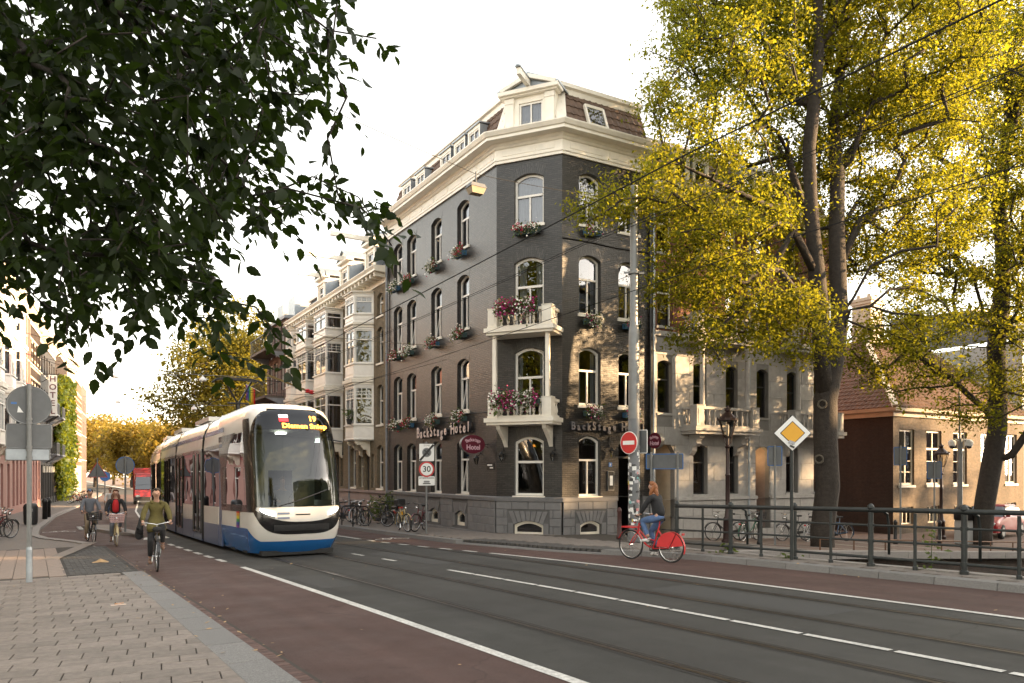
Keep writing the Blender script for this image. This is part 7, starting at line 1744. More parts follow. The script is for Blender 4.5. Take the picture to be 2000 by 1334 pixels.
make_bike('black parked bicycle by the left shop fronts, farthest of three', 'black', group=pk, loc=R(34.4, -1.3, .1), face=heading(.8, .55), lean=-.07, steer=.4)
for i, (s, t, c, lab) in enumerate(((18.9, 21.2, 'black', 'dark bicycle parked behind railing below the stone balcony'), (18.8, 22.3, 'green', 'green bicycle parked behind railing left of the dark porch'), (18.9, 25.0, 'black', 'black bicycle parked behind railing beside the priority sign'), (18.8, 26.0, 'silver', 'silver bicycle parked behind railing near the elm'), (18.6, 27.2, 'blue', 'blue bicycle parked behind the elm trunk'))):
    make_bike(lab, c, group=pk, loc=W(s, t, qz(s, t)), face=heading(.25, 1 if i % 2 else -1), lean=.07, basket='plastic_black' if i == 1 else None)
for i, (s, t, c, lab) in enumerate(((76, 3.2, 'red', 'red bicycle in the far row below the ivy, front one'), (78.5, 3.5, 'black', 'black bicycle in the far row below the ivy, second one'), (81, 3.7, 'silver', 'silver bicycle in the far row below the ivy, third one'), (84, 4.0, 'maroon', 'dark red bicycle in the far row below the ivy, last one'))):
    make_bike(lab, c, group=pk, loc=R(s, t, .12), face=heading(.5, -.8), lean=.06)
# ---- scooter
sc = empty('scooter', rp_(31.0, 13.35), heading(1, -.12), 'black motor scooter with rear top box parked beside the hotel', 'scooter')
def sskin(n_, ch_, m): return skin_obj(n_, ch_, m, sc, 2)
sskin('body', [[((-.55, 0, .62), .13), ((-.25, 0, .60), .15), ((.0, 0, .40), .10), ((.25, 0, .36), .09), ((.42, 0, .60), .11), ((.38, 0, .90), .09)]], 'bike_black')
sskin('seat', [[((-.60, 0, .78), .09), ((-.3, 0, .79), .10), ((-.05, 0, .76), .07)]], 'plastic_black')
mb = MB(); mb.box((-.72, 0, 1.02), (.38, .4, .3)); bevel(mb.obj('top_box', 'plastic_black', sc, local=True), .06, 3)
for x in (-.55, .60):
    mb = MB(); mb.tube([(x+math.cos(2*math.pi*i/20)*.2, 0, .25+math.sin(2*math.pi*i/20)*.2) for i in range(20)], .05, 7, closed=True); w_ = mb.obj('wheel', 'rubber', sc, local=True, smooth=True); mb = MB(); mb.lathe([(.15, -.03), (.15, .03)], M=Matrix.Translation((x, 0, .25)) @ Matrix.Rotation(rad(90), 4, 'X'), n=14); mb.obj('rim', 'sign_grey', w_, local=True)
mb = MB(); mb.tube([(.36, -.3, 1.05), (.42, 0, 1.0), (.36, .3, 1.05)], .02, 6); mb.obj('handlebar', 'plastic_black', sc, local=True); mb = MB(); mb.tube([(.4, 0, .9), (.6, 0, .25)], .03, 6); mb.obj('fork', 'black_metal', sc, local=True)
mb = MB(); mb.box((-.88, 0, .55), (.01, .15, .15)); mb.obj('number_plate', 'sign_yellow', sc, local=True); mb = MB(); mb.box((-.80, 0, .80), (.06, .2, .07)); mb.obj('tail_light', 'sign_red', sc, local=True)
for s in (-1, 1): mb = MB(); mb.tube([(.40, s*.2, 1.05), (.44, s*.3, 1.22)], .008, 4); mb.lathe([(.05, -.01), (.06, 0), (.05, .01)], M=Matrix.Translation((.44, s*.32, 1.25)) @ Matrix.Rotation(rad(90), 4, 'Y'), n=10); mb.obj('mirror', 'plastic_black', sc, local=True)
# ================================================================ street furniture, wires, flowers, small things
def disc(mb, c, ax, r, th, n=28):
    ax = Vector(ax).normalized(); x = ax.cross(Vector((0, 0, 1))).normalized(); y = x.cross(ax); c = Vector(c)
    return mb.extrude([c+(x*math.cos(2*math.pi*i/n)+y*math.sin(2*math.pi*i/n))*r-ax*th/2 for i in range(n)], ax*th)
def poly_plate(mb, c, ax, pts, th):
    ax = Vector(ax).normalized(); x = Vector((0, 0, 1)).cross(ax).normalized(); y = Vector((0, 0, 1)); c = Vector(c)
    return mb.extrude([c+x*p[0]+y*p[1]-ax*th/2 for p in pts], ax*th)
def rect(w_, h_): return [(-w_/2, -h_/2), (w_/2, -h_/2), (w_/2, h_/2), (-w_/2, h_/2)]
def rrect(w_, h_, r, n=4):
    out = []
    for cx, cy, a0 in ((w_/2-r, -h_/2+r, -90), (w_/2-r, h_/2-r, 0), (-w_/2+r, h_/2-r, 90), (-w_/2+r, -h_/2+r, 180)):
        for i in range(n+1): a = rad(a0+90*i/n); out.append((cx+r*math.cos(a), cy+r*math.sin(a)))
    return out
def face_m(c, ax):
    ax = Vector(ax).normalized(); x = Vector((0, 0, 1)).cross(ax).normalized(); m = Matrix((x, Vector((0, 0, 1)), ax)).transposed().to_4x4(); m.translation = Vector(c); return m
def post(parent, p, h, r=.036, m='grey_metal', name='post'):
    mb = MB(); mb.tube([p, Vector(p)+Vector((0, 0, h))], r, 10); mb.lathe([(r, 0), (r*.6, .015), (.003, .02)], Vector(p)+Vector((0, 0, h)), 10); return mb.obj(name, m, parent, smooth=False)
def clamps(parent, p, hs, r=.05, m='grey_metal'):
    for h in hs: mb = MB(); mb.lathe([(r, -.02), (r, .02)], Vector(p)+Vector((0, 0, h)), 10); mb.obj('clamp', m, parent)
BACK = W(-1, 0, 0); AWAY = W(1, 0, 0)
# left foreground post seen from behind
p = R(16.69, -.06, .1); sp_ = empty('sign_post', p, 0, 'grey post with three sign backs in the left foreground, round one on top', 'sign')
post(sp_, p, 3.68, .043); o_ = p+AWAY*.075
mb = MB(); disc(mb, o_+Vector((0, 0, 3.30)), AWAY, .355, .012, 36); a = mb.obj('round_plate', 'sign_back', sp_, fix=True); mb = MB(); n = 36
x = AWAY.cross(Vector((0, 0, 1))); mb.tube([o_+Vector((0, 0, 3.30))+(x*math.cos(2*math.pi*i/n)+Vector((0, 0, 1))*math.sin(2*math.pi*i/n))*.355 for i in range(n)], .013, 5, closed=True); mb.obj('rim', 'grey_metal', a)
mb = MB(); poly_plate(mb, o_+Vector((0, 0, 2.72)), BACK, rrect(.71, .44, .03), .012); a = mb.obj('square_plate', 'sign_back', sp_, fix=True); mb = MB(); q = rrect(.71, .44, .03); xx = Vector((0, 0, 1)).cross(BACK).normalized(); mb.tube([o_+Vector((0, 0, 2.72))+xx*u_+Vector((0, 0, v_)) for u_, v_ in q], .012, 5, closed=True); mb.obj('rim', 'grey_metal', a)
mb = MB(); poly_plate(mb, o_+Vector((0, 0, 2.38))-xx*.02, BACK, rrect(.69, .21, .02), .012); a = mb.obj('small_plate', 'zinc', sp_, fix=True); mb = MB(); q = rrect(.69, .21, .02); mb.tube([o_+Vector((0, 0, 2.38))-xx*.02+xx*u_+Vector((0, 0, v_)) for u_, v_ in q], .012, 5, closed=True); mb.obj('rim', 'grey_metal', a)
clamps(sp_, p, (3.62, 3.04, 2.96, 2.52, 2.46, 2.32), .052)
mb = MB(); poly_plate(mb, p+AWAY*.066+xx*-.14+Vector((0, 0, 3.22)), BACK, [(-.05, -.06), (.05, -.06), (-.03, .06)], .002); mb.obj('sticker', 'sign_white', sp_, fix=True)
mb = MB(); poly_plate(mb, p+AWAY*.066+xx*-.24+Vector((0, 0, 3.33)), BACK, rect(.09, .035), .002); mb.obj('sticker', 'sign_blue', sp_, fix=True)
mb = MB(); mb.lathe([(.052, 0), (.052, .6), (.043, .66)], p, 10); mb.obj('post_sleeve', 'zinc', sp_)
# round and triangular signs on the island
p = R(33.6, 3.1, .12); t = empty('round_sign', p, 0, 'round grey sign back on a post in the traffic island', 'sign'); post(t, p, 3.0, .036); mb = MB(); disc(mb, p+AWAY*.06+Vector((0, 0, 2.66)), AWAY, .33, .012); mb.obj('plate', 'sign_back', t, fix=True); clamps(t, p, (2.85, 2.45)); mb = MB(); c = p+AWAY*.06+Vector((0, 0, 2.66)); mb.tube([c+(x*math.cos(2*math.pi*i/n)+Vector((0, 0, 1))*math.sin(2*math.pi*i/n))*.33 for i in range(n)], .014, 5, closed=True); mb.obj('rim', 'sign_blue', t)
p = R(43.5, 2.75, .0); t = empty('warning_sign', p, 0, 'grey triangular sign back with red rim beyond the cyclists', 'sign'); post(t, p, 3.35, .036); tri = [(-.45, -.26), (.45, -.26), (0, .52)]; mb = MB(); poly_plate(mb, p+AWAY*.06+Vector((0, 0, 2.65)), BACK, tri, .012); mb.obj('plate', 'sign_back', t, fix=True); mb = MB(); mb.tube([p+AWAY*.06+Vector((0, 0, 2.65))+xx*u_+Vector((0, 0, v_)) for u_, v_ in tri], .03, 5, closed=True); mb.obj('rim', 'sign_red', t)
p = R(62, 4.4, .0); t = empty('round_sign', p, 0, 'small blue round sign far down the street', 'sign'); post(t, p, 2.6, .04); mb = MB(); disc(mb, p+BACK*.06+Vector((0, 0, 2.5)), AWAY, .35, .012); mb.obj('plate', 'sign_blue', t, fix=True)
# zone sign, 30 sign and plate in front of the hotel
p = R(24.81, 12.06, .13); t = empty('speed_sign', p, 0, 'grey post with end-of-parking-zone sign above a round 30 sign', 'sign'); post(t, p, 3.3, .04); ax = W(-1, -.25, 0).normalized()
def plate(c, pts, m, nm, off, th=.01, par=None): mb = MB(); poly_plate(mb, c+ax*off, ax, pts, th); return mb.obj(nm, m, par or t, fix=True)
c = p+Vector((0, 0, 2.93)); pl_ = plate(c, rrect(.56, .64, .03), 'sign_black', 'zone_plate', .055); plate(c, rrect(.545, .625, .03), 'sign_white', 'zone_face', .064, par=pl_); mb = MB(); disc(mb, c+ax*.071, ax, .17, .004); mb.obj('zone_ring', 'sign_grey', pl_, fix=True); mb = MB(); disc(mb, c+ax*.074, ax, .135, .004); mb.obj('zone_disc', 'sign_back', pl_, fix=True)
for a_ in (45, 135):
    q = [(u_*math.cos(rad(a_))-v_*math.sin(rad(a_)), u_*math.sin(rad(a_))+v_*math.cos(rad(a_))) for u_, v_ in rect(.26, .035)]; plate(c, q, 'sign_black', 'zone_cross', .078 if a_ == 45 else .0815, .003, pl_)
q = [(u_*math.cos(rad(49))-v_*math.sin(rad(49)), u_*math.sin(rad(49))+v_*math.cos(rad(49))) for u_, v_ in rect(.76, .075)]; plate(c, q, 'sign_black', 'zone_bar', .085, .003, pl_); text('lettering', 'ZONE', .085, face_m(c+Vector((0, 0, .25))+ax*.070, ax), 'sign_grey', pl_, .001)
c = p+Vector((0, 0, 2.32)); mb = MB(); disc(mb, c+ax*.055, ax, .285, .012, 36); rd = mb.obj('speed_ring', 'sign_red', t, fix=True); mb = MB(); disc(mb, c+ax*.064, ax, .225, .008, 36); mb.obj('speed_face', 'sign_white', rd, fix=True); text('lettering', '30', .30, face_m(c+ax*.071, ax), 'sign_black', rd, .001, .004)
c = p+Vector((0, 0, 1.90)); pl_ = plate(c, rrect(.60, .33, .02), 'sign_white', 'supplement_plate', .055); text('lettering', 'UITGEZONDERD', .072, face_m(c+Vector((0, 0, .10))+ax*.062, ax), 'sign_black', pl_, .001, .001); plate(c+Vector((0, 0, -.10)), rect(.28, .035), 'sign_black', 'tram_rail_symbol', .063, .004, pl_); plate(c+Vector((0, 0, -.03)), rrect(.22, .07, .03), 'sign_grey', 'tram_symbol', .063, .004, pl_)
# big mast with stickers and no-entry sign
p = R(16.57, 14.70, .13); t = empty('street_mast', p, 0, 'tall grey steel mast plastered with stickers beside the hotel entrance', 'mast')
mb = MB(); mb.lathe([(.185, 0), (.185, .25), (.165, .3), (.165, 3.55), (.16, 3.56)], p, 20); lo = mb.obj('mast_foot', 'sign_back', t, smooth=False); sharp(lo)
mb = MB(); mb.lathe([(.165, 3.56), (.155, 6.05), (.15, 6.1), (.115, 6.35), (.11, 10.2), (.115, 10.22), (.115, 10.3), (.02, 10.33)], p, 20); sharp(mb.obj('mast_shaft', 'grey_metal', t))
mb = MB(); mb.lathe([(.17, 7.75), (.17, 7.83)], p, 12); mb.bar(p+Vector((-.3, -.05, 7.79)), p+Vector((.3, .05, 7.79)), .05, .05); mb.obj('collar', 'grey_metal', t)
cols = [('st_white', (.72, .72, .70)), ('st_black', (.03, .03, .03)), ('st_grey', (.38, .38, .40)), ('st_yellow', (.65, .5, .05)), ('st_pink', (.55, .25, .25)), ('st_teal', (.15, .35, .35))]
for nm, cc in cols: mat(nm, cc, .55, var=.25, vs=30)
rg = random.Random(11)
for k, (nm, cc) in enumerate(cols):
    mb = MB()
    for i in range((62, 44, 26, 6, 6, 6)[k]):
        a_ = rg.uniform(0, 2*math.pi); z = .25+rg.random()**.85*2.45; wd = rg.uniform(.05, .14); hh = rg.uniform(.04, .12); r_ = .1665+.0012*rg.random()*3+.0006*k; m_ = 3; tl = rg.uniform(-.2, .2); pr = None
        for j in range(m_+1):
            b_ = a_+wd/.166*(j/m_-.5); zz = tl*wd*(j/m_-.5); q = (p+Vector((r_*math.cos(b_), r_*math.sin(b_), z+zz)), p+Vector((r_*math.cos(b_), r_*math.sin(b_), z+hh+zz)))
            if pr: mb.add([pr[0], q[0], q[1], pr[1]])
            pr = q
    tag(mb.obj('stickers', nm, t), kind='stuff')
ne = empty('no_entry_sign', p+Vector((0, 0, 2.7)), 0, 'red round no-entry sign clamped to the grey mast', 'sign'); ax = W(-1.0, .45, 0).normalized(); ax = Vector((-.78, -.62, 0)); c = p+Vector((-.17, -.16, 2.86)); mb = MB(); disc(mb, c, ax, .325, .012, 36); b_ = mb.obj('rim', 'sign_white', ne, fix=True); mb = MB(); disc(mb, c+ax*.009, ax, .305, .008, 36); mb.obj('disc', 'sign_red', ne, fix=True); mb = MB(); poly_plate(mb, c+ax*.016, ax, rect(.44, .115), .006); mb.obj('bar', 'sign_white', ne, fix=True)
mb = MB(); mb.bar(p+Vector((0, 0, 3.1)), c+Vector((0, 0, .24)), .04, .03); mb.bar(p+Vector((0, 0, 2.6)), c+Vector((0, 0, -.24)), .04, .03); mb.obj('clamp', 'grey_metal', ne)
sg = empty('side_sign', p+Vector((.3, 0, 2.6)), 0, 'sign panel seen from behind on the right of the mast', 'sign'); ax = Vector((.75, -.66, 0)); ax = Vector((-.9, .44, 0)).normalized(); c = p+Vector((.26, .02, 2.9)); mb = MB(); poly_plate(mb, c, Vector((-.5, -.86, 0)), rrect(.26, .66, .02), .02); mb.obj('panel', 'sign_back', sg, fix=True); mb = MB(); q = rrect(.26, .66, .02); xq = Vector((0, 0, 1)).cross(Vector((-.5, -.86, 0))).normalized(); mb.tube([c+xq*u_+Vector((0, 0, v_)) for u_, v_ in q], .016, 5, closed=True); mb.obj('rim', 'sign_white', sg)
# boards with blue edges
def board(name, label, s, t_, w_, h_, zc, two=False, ax=None, z0=None, group=None, sink=0.):
    z = qz(s, t_) if z0 is None else z0; p = W(s, t_, z); t = empty(name, p, 0, label, 'sign', group); axx = ax or Vector((-.25, -.97, 0)).normalized(); xx_ = Vector((0, 0, 1)).cross(axx).normalized()
    for off in ((-w_*.36, w_*.36) if two else (0,)): post(t, p+xx_*off, zc+h_/2+.05, .035); clamps(t, p+xx_*off, (zc+h_*.42, zc-h_*.42), .045)
    mb = MB(); poly_plate(mb, p-axx*.06+Vector((0, 0, zc)), axx, rrect(w_, h_, .02), .015); a = mb.obj('panel', 'sign_back', t, fix=True); mb = MB(); mb.tube([p-axx*.06+Vector((0, 0, zc))+xx_*u_+Vector((0, 0, v_)) for u_, v_ in rrect(w_, h_, .02)], .016, 5, closed=True); mb.obj('rim', 'sign_blue', a); return t
board('direction_board', 'wide grey board with blue rim on two posts behind the red cyclist', 17.3, 16.6, 1.12, .46, 2.55, True)
board('parking_board', 'small grey board with blue rim on a post left of the priority sign', 16.4, 20.7, .44, .62, 2.95)
board('parking_board', 'small dark board with blue rim at the brick house corner', 17.4, 29.7, .46, .72, 3.55, ax=Vector((-.45, -.9, 0)).normalized())
board('parking_board', 'small dark board with blue rim beside the quay lantern', 16.9, 31.3, .5, .68, 3.05, ax=Vector((-.45, -.9, 0)).normalized())
# priority sign on the bridge
p = R(10.31, 13.55, .13); t = empty('priority_sign', p, 0, 'yellow and white diamond priority sign on a post at the railing', 'sign'); post(t, p, 3.05, .036, 'dark_green_metal'); ax = Vector((-.12, -.99, 0)).normalized(); c = p+Vector((0, 0, 2.68))+ax*.06
for k, (d_, m_) in enumerate(((.385, 'sign_black'), (.37, 'sign_white'), (.255, 'sign_black'), (.235, 'sign_yellow'))): mb = MB(); poly_plate(mb, c+ax*.006*k, ax, [(0, -d_), (d_, 0), (0, d_), (-d_, 0)], .01); mb.obj(('backing', 'white_border', 'black_line', 'yellow_field')[k], m_, t, fix=True)
xx_ = Vector((0, 0, 1)).cross(ax).normalized()
for (u_, v_, w_, h_, m_, a_) in ((-.02, -.2, .13, .07, 'st_grey', -20), (-.01, -.285, .1, .04, 'st_black', -25)):
    q = [(u_+x_*math.cos(rad(a_))-y_*math.sin(rad(a_)), v_+x_*math.sin(rad(a_))+y_*math.cos(rad(a_))) for x_, y_ in rect(w_, h_)]; mb = MB(); poly_plate(mb, c+ax*.028, ax, q, .004); mb.obj('sticker', m_, t, fix=True)
# bridge railing
rl = empty('bridge_railing', R(9, 13.72, .12), 0, 'dark green iron railing with four rails along the bridge', 'railing'); TR = 13.72
def rr_(s, h): return R(s, TR, .12+h)
for h, r_ in ((1.10, .045), (.80, .024), (.50, .024), (.18, .03)):
    mb = MB(); ss = frange(-9, 13.9, 1.0)
    if h > 1: mb.tube([rr_(s, h) for s in ss], r_, 8)
    else: mb.tube([rr_(s, h) for s in ss], r_, 6)
    mb.obj('rail', 'dark_green_metal', rl, smooth=True)
k = 0; s = 13.85
while s > -9:
    big = k % 2 == 0; mb = MB(); r_ = .05 if big else .03
    mb.lathe([(r_*1.5, 0), (r_*1.5, .06), (r_, .08), (r_, 1.05)], rr_(s, 0), 10)
    if big: mb.lathe([(r_*.9, 1.1), (r_*1.35, 1.14), (r_*1.2, 1.18), (r_*.4, 1.22)], rr_(s, 0), 10)
    for h in (.80, .50, .18): mb.lathe([(r_*1.25, h-.035), (r_*1.25, h+.035)], rr_(s, 0), 10)
    mb.obj('post', 'dark_green_metal', rl); s -= .87; k += 1
for s in (12.1, 8.6, 6.9, 5.2):
    mb = MB(); mb.tube([rr_(s, 1.06)+W(0, .02, 0), rr_(s, 1.06)+W(0, .35, 0), rr_(s, 1.0)+W(0, .5, 0), rr_(s, .75)+W(0, .56, 0), rr_(s, .2)+W(0, .56, 0)], .028, 6); mb.obj('stay', 'dark_green_metal', rl, smooth=True)
mb = MB(); ss = frange(-9, 14.2, 1.0)
for a, b in zip(ss[:-1], ss[1:]): mb.hexa([R(a, 13.85, -.2), R(a, 14.1, -.2), R(b, 14.1, -.2), R(b, 13.85, -.2)], [R(a, 13.85, .14), R(a, 14.1, .14), R(b, 14.1, .14), R(b, 13.85, .14)])
mb.obj('deck_edge', 'kerbstone', rl)
# Amsterdam-style lanterns
mat('lantern_paint', (.032, .016, .014), .4, metal=.3, var=.2)
def lantern(label, s, t_, h):
    p = W(s, t_, qz(s, t_)); t = empty('street_lantern', p, 0, label, 'street lamp', 'crowned lanterns on the quay')
    mb = MB(); mb.lathe([(.2, 0), (.2, .12), (.15, .18), (.14, .75), (.17, .8), (.10, .9), (.075, 1.1), (.07, 2.2), (.09, 2.24), (.06, 2.3), (.05, h-1.35), (.10, h-1.3), (.05, h-1.24), (.04, h-1.02)], p, 12); sharp(mb.obj('column', 'lantern_paint', t))
    z0 = h-1.0; mb = MB()
    for k in range(2): a_ = k*math.pi; mb.tube([p+Vector((0, 0, z0-.3)), p+Vector((.1*math.cos(a_), .1*math.sin(a_), z0-.15)), p+Vector((.13*math.cos(a_), .13*math.sin(a_), z0))], .014, 5)
    mb.lathe([(.14, z0), (.15, z0+.03)], p, 6)
    for k in range(6): a_ = k*math.pi/3+.2; mb.bar(p+Vector((.14*math.cos(a_), .14*math.sin(a_), z0)), p+Vector((.30*math.cos(a_), .30*math.sin(a_), z0+.55)), .02, .02)
    mb.lathe([(.30, z0+.54), (.34, z0+.56), (.34, z0+.60), (.26, z0+.66), (.12, z0+.80), (.06, z0+.84), (.10, z0+.88), (.10, z0+.92), (.05, z0+.96), (.02, z0+1.04)], p, 12)
    for k in range(12): a_ = k*math.pi/6; mb.lathe([(.018, 0), (.024, .03), (.005, .07)], p+Vector((.325*math.cos(a_), .325*math.sin(a_), z0+.60)), 5)
    for k in range(6): a_ = k*math.pi/3; mb.lathe([(.015, 0), (.02, .03), (.005, .06)], p+Vector((.09*math.cos(a_), .09*math.sin(a_), z0+.92)), 5)
    mb.obj('cage', 'lantern_paint', t); mb = MB(); mb.lathe([(.13, z0+.03), (.285, z0+.54)], p, 6); mb.obj('glass', 'lamp_glass', t)
    mb = MB(); mb.lathe([(.03, z0+.05), (.05, z0+.2), (.04, z0+.4), (.01, z0+.45)], p, 8); mb.obj('lamp', 'sign_white', t)
lantern('crowned iron lantern in front of the stone balcony', 16.9, 19.0, 4.45); lantern('crowned iron lantern in front of the low brick house', 18.0, 33.9, 4.2)
# camera mast and cabinet on the quay
p = W(16.9, 33.3, qz(16.9, 33.3)); t = empty('camera_mast', p, 0, 'slim grey mast with two white dome cameras', 'mast'); mb = MB(); mb.tube([p, p+Vector((0, 0, 4.4))], [.11, .09], 12); mb.tube([p+Vector((.0, 0, 4.4)), p+Vector((-.03, 0, 6.4))], [.05, .04], 8); mb.obj('pole', 'grey_metal', t)
for sx in (-1, 1):
    c = p+Vector((.36*sx, -.05, 4.1)); mb = MB(); mb.tube([p+Vector((0, 0, 4.3)), p+Vector((.25*sx, -.03, 4.36)), c+Vector((0, 0, .12))], .04, 6); mb.lathe([(.13, -.02), (.15, .05), (.15, .16), (.08, .24), (.02, .26)], c, 12); d_ = sharp(mb.obj('camera', 'sign_white', t)); mb = MB(); mb.lathe([(.02, -.14), (.09, -.11), (.12, -.02)], c, 12); mb.obj('dome', 'tram_black', d_, smooth=True)
p = W(16.3, 32.4, qz(16.3, 32.4)); t = empty('litter_bin', p, 0, 'pale grey bin with dark rounded hood by the leaning elm', 'bin'); mb = MB(); mb.box(p+Vector((0, 0, .5)), (.5, .5, 1.0), .3); bevel(mb.obj('body', 'pale_render', t), .05, 3); mb = MB(); mb.lathe([(.36, 0), (.36, .35), (.30, .5), (.15, .6), (.02, .62)], p+Vector((0, 0, 1.0)), 16); mb.obj('hood', 'black_metal', t, smooth=True)
mat('bollard_red', (.05, .014, .012), .5)
for i, (s, t_, hz, lab) in enumerate(((17.8, 15.2, None, 'red-brown iron bollard at the hotel entrance'), (17.2, 29.0, 1, 'dark bollard on the quay left of the brick house'), (17.0, 31.9, 1, 'dark bollard on the quay below the brick house window'), (16.6, 24.0, 1, 'dark bollard on the quay left of the elm'), (16.7, 20.3, 1, 'dark bollard on the quay near the stone porch'))):
    p = W(s, t_, qz(s, t_)) if hz else R(s, t_, .13); t = empty('bollard', p, 0, lab, 'bollard', 'iron bollards'); mb = MB(); mb.lathe([(.10, 0), (.085, .1), (.07, .12), (.06, .8), (.075, .84), (.07, .9), (.03, .97)], p, 10); mb.obj('shaft', 'bollard_red' if not hz else 'black_metal', t, smooth=True)
lf = empty('quay_fence', W(13.4, 26, qz(13.4, 26)), 0, 'low rusty rail along the quay edge', 'fence')
mat('rust', (.13, .065, .035), .7, metal=.3, var=.3, vs=8)
mb = MB(); mb.tube([W(13.5, t_, qz(13.5, t_)+.36) for t_ in frange(19, 48, 1)], .028, 6); mb.obj('rail', 'rust', lf)
for t_ in frange(19, 48, 1.6): mb = MB(); mb.tube([W(13.5, t_, qz(13.5, t_)), W(13.5, t_, qz(13.5, t_)+.36)], .022, 6); mb.obj('post', 'rust', lf)
# ---- vehicles
mat('car_red', (.30, .01, .015), .4, coat=.15, var=.05)
glass('car_glass', 1.9, (.08, .09, .1))
def car(label, loc, face):
    c = empty('parked_car', loc, face, label, 'car'); prof = [(-2.05, .45), (-2.1, .75), (-1.95, .98), (-1.3, 1.02), (-.75, 1.40), (.25, 1.47), (.75, 1.40), (1.25, 1.02), (1.85, .88), (2.08, .72), (2.1, .45), (1.95, .25), (-1.9, .25)]
    stations = [(-.86, .93), (-.80, .985), (-.5, 1), (0, 1), (.5, 1), (.80, .985), (.86, .93)]; mb = MB(); rows = []
    body_p = [(-2.02, .3), (-2.1, .6), (-2.05, .85), (-1.9, .98), (-1.2, 1.0), (0, .98), (1.1, .98), (1.6, .90), (1.95, .78), (2.1, .6), (2.05, .3)]
    for y, k in stations: rows.append([(x*(k if abs(x) > 1.5 else 1), y, .3+(z-.3)*(.9 if abs(y) > .85 else 1)) for x, z in body_p])
    for a, b in zip(rows[:-1], rows[1:]):
        for i in range(len(a)-1): mb.add([a[i], a[i+1], b[i+1], b[i]])
    for a in (rows[0], rows[-1]): mb.add(a)
    sharp(mb.obj('body', 'car_red', c, local=True), 30)
    cab_ = [(-1.75, .97), (-1.3, 1.38), (-.2, 1.47), (.45, 1.40), (1.15, .97)]; mb = MB(); rows = []
    for y, k in ((-.80, 0), (-.62, 1), (.62, 1), (.80, 0)): rows.append([(x, y if i in (0, 4) else y*.92, z if k or i in (0, 4) else z-.06) for i, (x, z) in enumerate(cab_)])
    for a, b in zip(rows[:-1], rows[1:]):
        for i in range(len(a)-1): mb.add([a[i], a[i+1], b[i+1], b[i]])
    for a in (rows[0], rows[-1]): mb.add(a)
    mb.obj('windows', 'car_glass', c, local=True)
    mb = MB(); mb.hexa([(-1.3, -.66, 1.385), (.3, -.66, 1.42), (.3, .66, 1.42), (-1.3, .66, 1.385)], [(-1.2, -.6, 1.47), (.2, -.6, 1.49), (.2, .6, 1.49), (-1.2, .6, 1.47)]); mb.obj('roof', 'car_red', c, local=True)
    for x in (-1.3, 1.3):
        for y in (-.8, .8): mb = MB(); mb.lathe([(.2, -.09), (.31, -.085), (.32, 0), (.31, .085), (.2, .09)], M=Matrix.Translation((x, y, .32)) @ Matrix.Rotation(rad(90), 4, 'X'), n=20); w_ = mb.obj('wheel', 'rubber', c, local=True, smooth=True); mb = MB(); mb.lathe([(.02, -.1), (.2, -.095), (.2, .095), (.02, .1)], M=Matrix.Translation((x, y, .32)) @ Matrix.Rotation(rad(90), 4, 'X'), n=14); mb.obj('rim', 'grey_metal', w_, local=True)
    for y in (-.62, .62): mb = MB(); mb.box((1.98, y, .68), (.22, .32, .14)); bevel(mb.obj('headlight', 'chrome', c, local=True), .04, 2)
    for y in (-.9, .9): mb = MB(); mb.box((.75, y, 1.02), (.12, .18, .12)); bevel(mb.obj('mirror', 'car_red', c, local=True), .03, 2)
    mb = MB(); mb.box((2.09, 0, .45), (.06, .9, .14)); mb.obj('grille', 'plastic_black', c, local=True)
    return c
car('red hatchback parked behind the leaning elm at the right edge', W(17.6, 37.4, qz(17.6, 37.4)), heading(-.15, -1))
mat('truck_red', (.30, .012, .015), .35, coat=.3)
tk = empty('red_truck', R(75, 8.7, 0), heading(-1, -.12), 'red truck with blue-tinted windscreen following behind the tram', 'truck')
mb = MB(); mb.box((-3.4, 0, 1.9), (4.8, 2.35, 2.7)); bevel(mb.obj('cargo_box', 'truck_red', tk, local=True), .05, 2); mb = MB(); mb.hexa([(-.9, -1.1, .5), (.75, -1.1, .5), (.75, 1.1, .5), (-.9, 1.1, .5)], [(-.9, -1.08, 2.75), (.35, -1.0, 2.75), (.35, 1.0, 2.75), (-.9, 1.08, 2.75)]); bevel(mb.obj('cab', 'truck_red', tk, local=True), .08, 3)
mb = MB(); mb.hexa([(.70, -.98, 1.35), (.73, -.98, 1.35), (.73, .98, 1.35), (.70, .98, 1.35)], [(.43, -.92, 2.45), (.46, -.92, 2.45), (.46, .92, 2.45), (.43, .92, 2.45)]); mb.obj('windscreen', 'car_glass', tk, local=True)
for x in (.1, -3.6):
    for y in (-1, 1): mb = MB(); mb.lathe([(.3, -.12), (.42, -.1), (.42, .1), (.3, .12)], M=Matrix.Translation((x, y, .42)) @ Matrix.Rotation(rad(90), 4, 'X'), n=18); mb.obj('wheel', 'rubber', tk, local=True)
for y in (-.75, .75): mb = MB(); mb.box((.77, y, .75), (.06, .35, .2)); mb.obj('headlight', 'chrome', tk, local=True)
for y in (-1.3, 1.3): mb = MB(); mb.box((.55, y, 1.9), (.15, .2, .55)); mb.obj('mirror', 'plastic_black', tk, local=True)
mb = MB(); mb.box((.74, 0, .5), (.2, 2.2, .35)); mb.obj('bumper', 'plastic_black', tk, local=True)
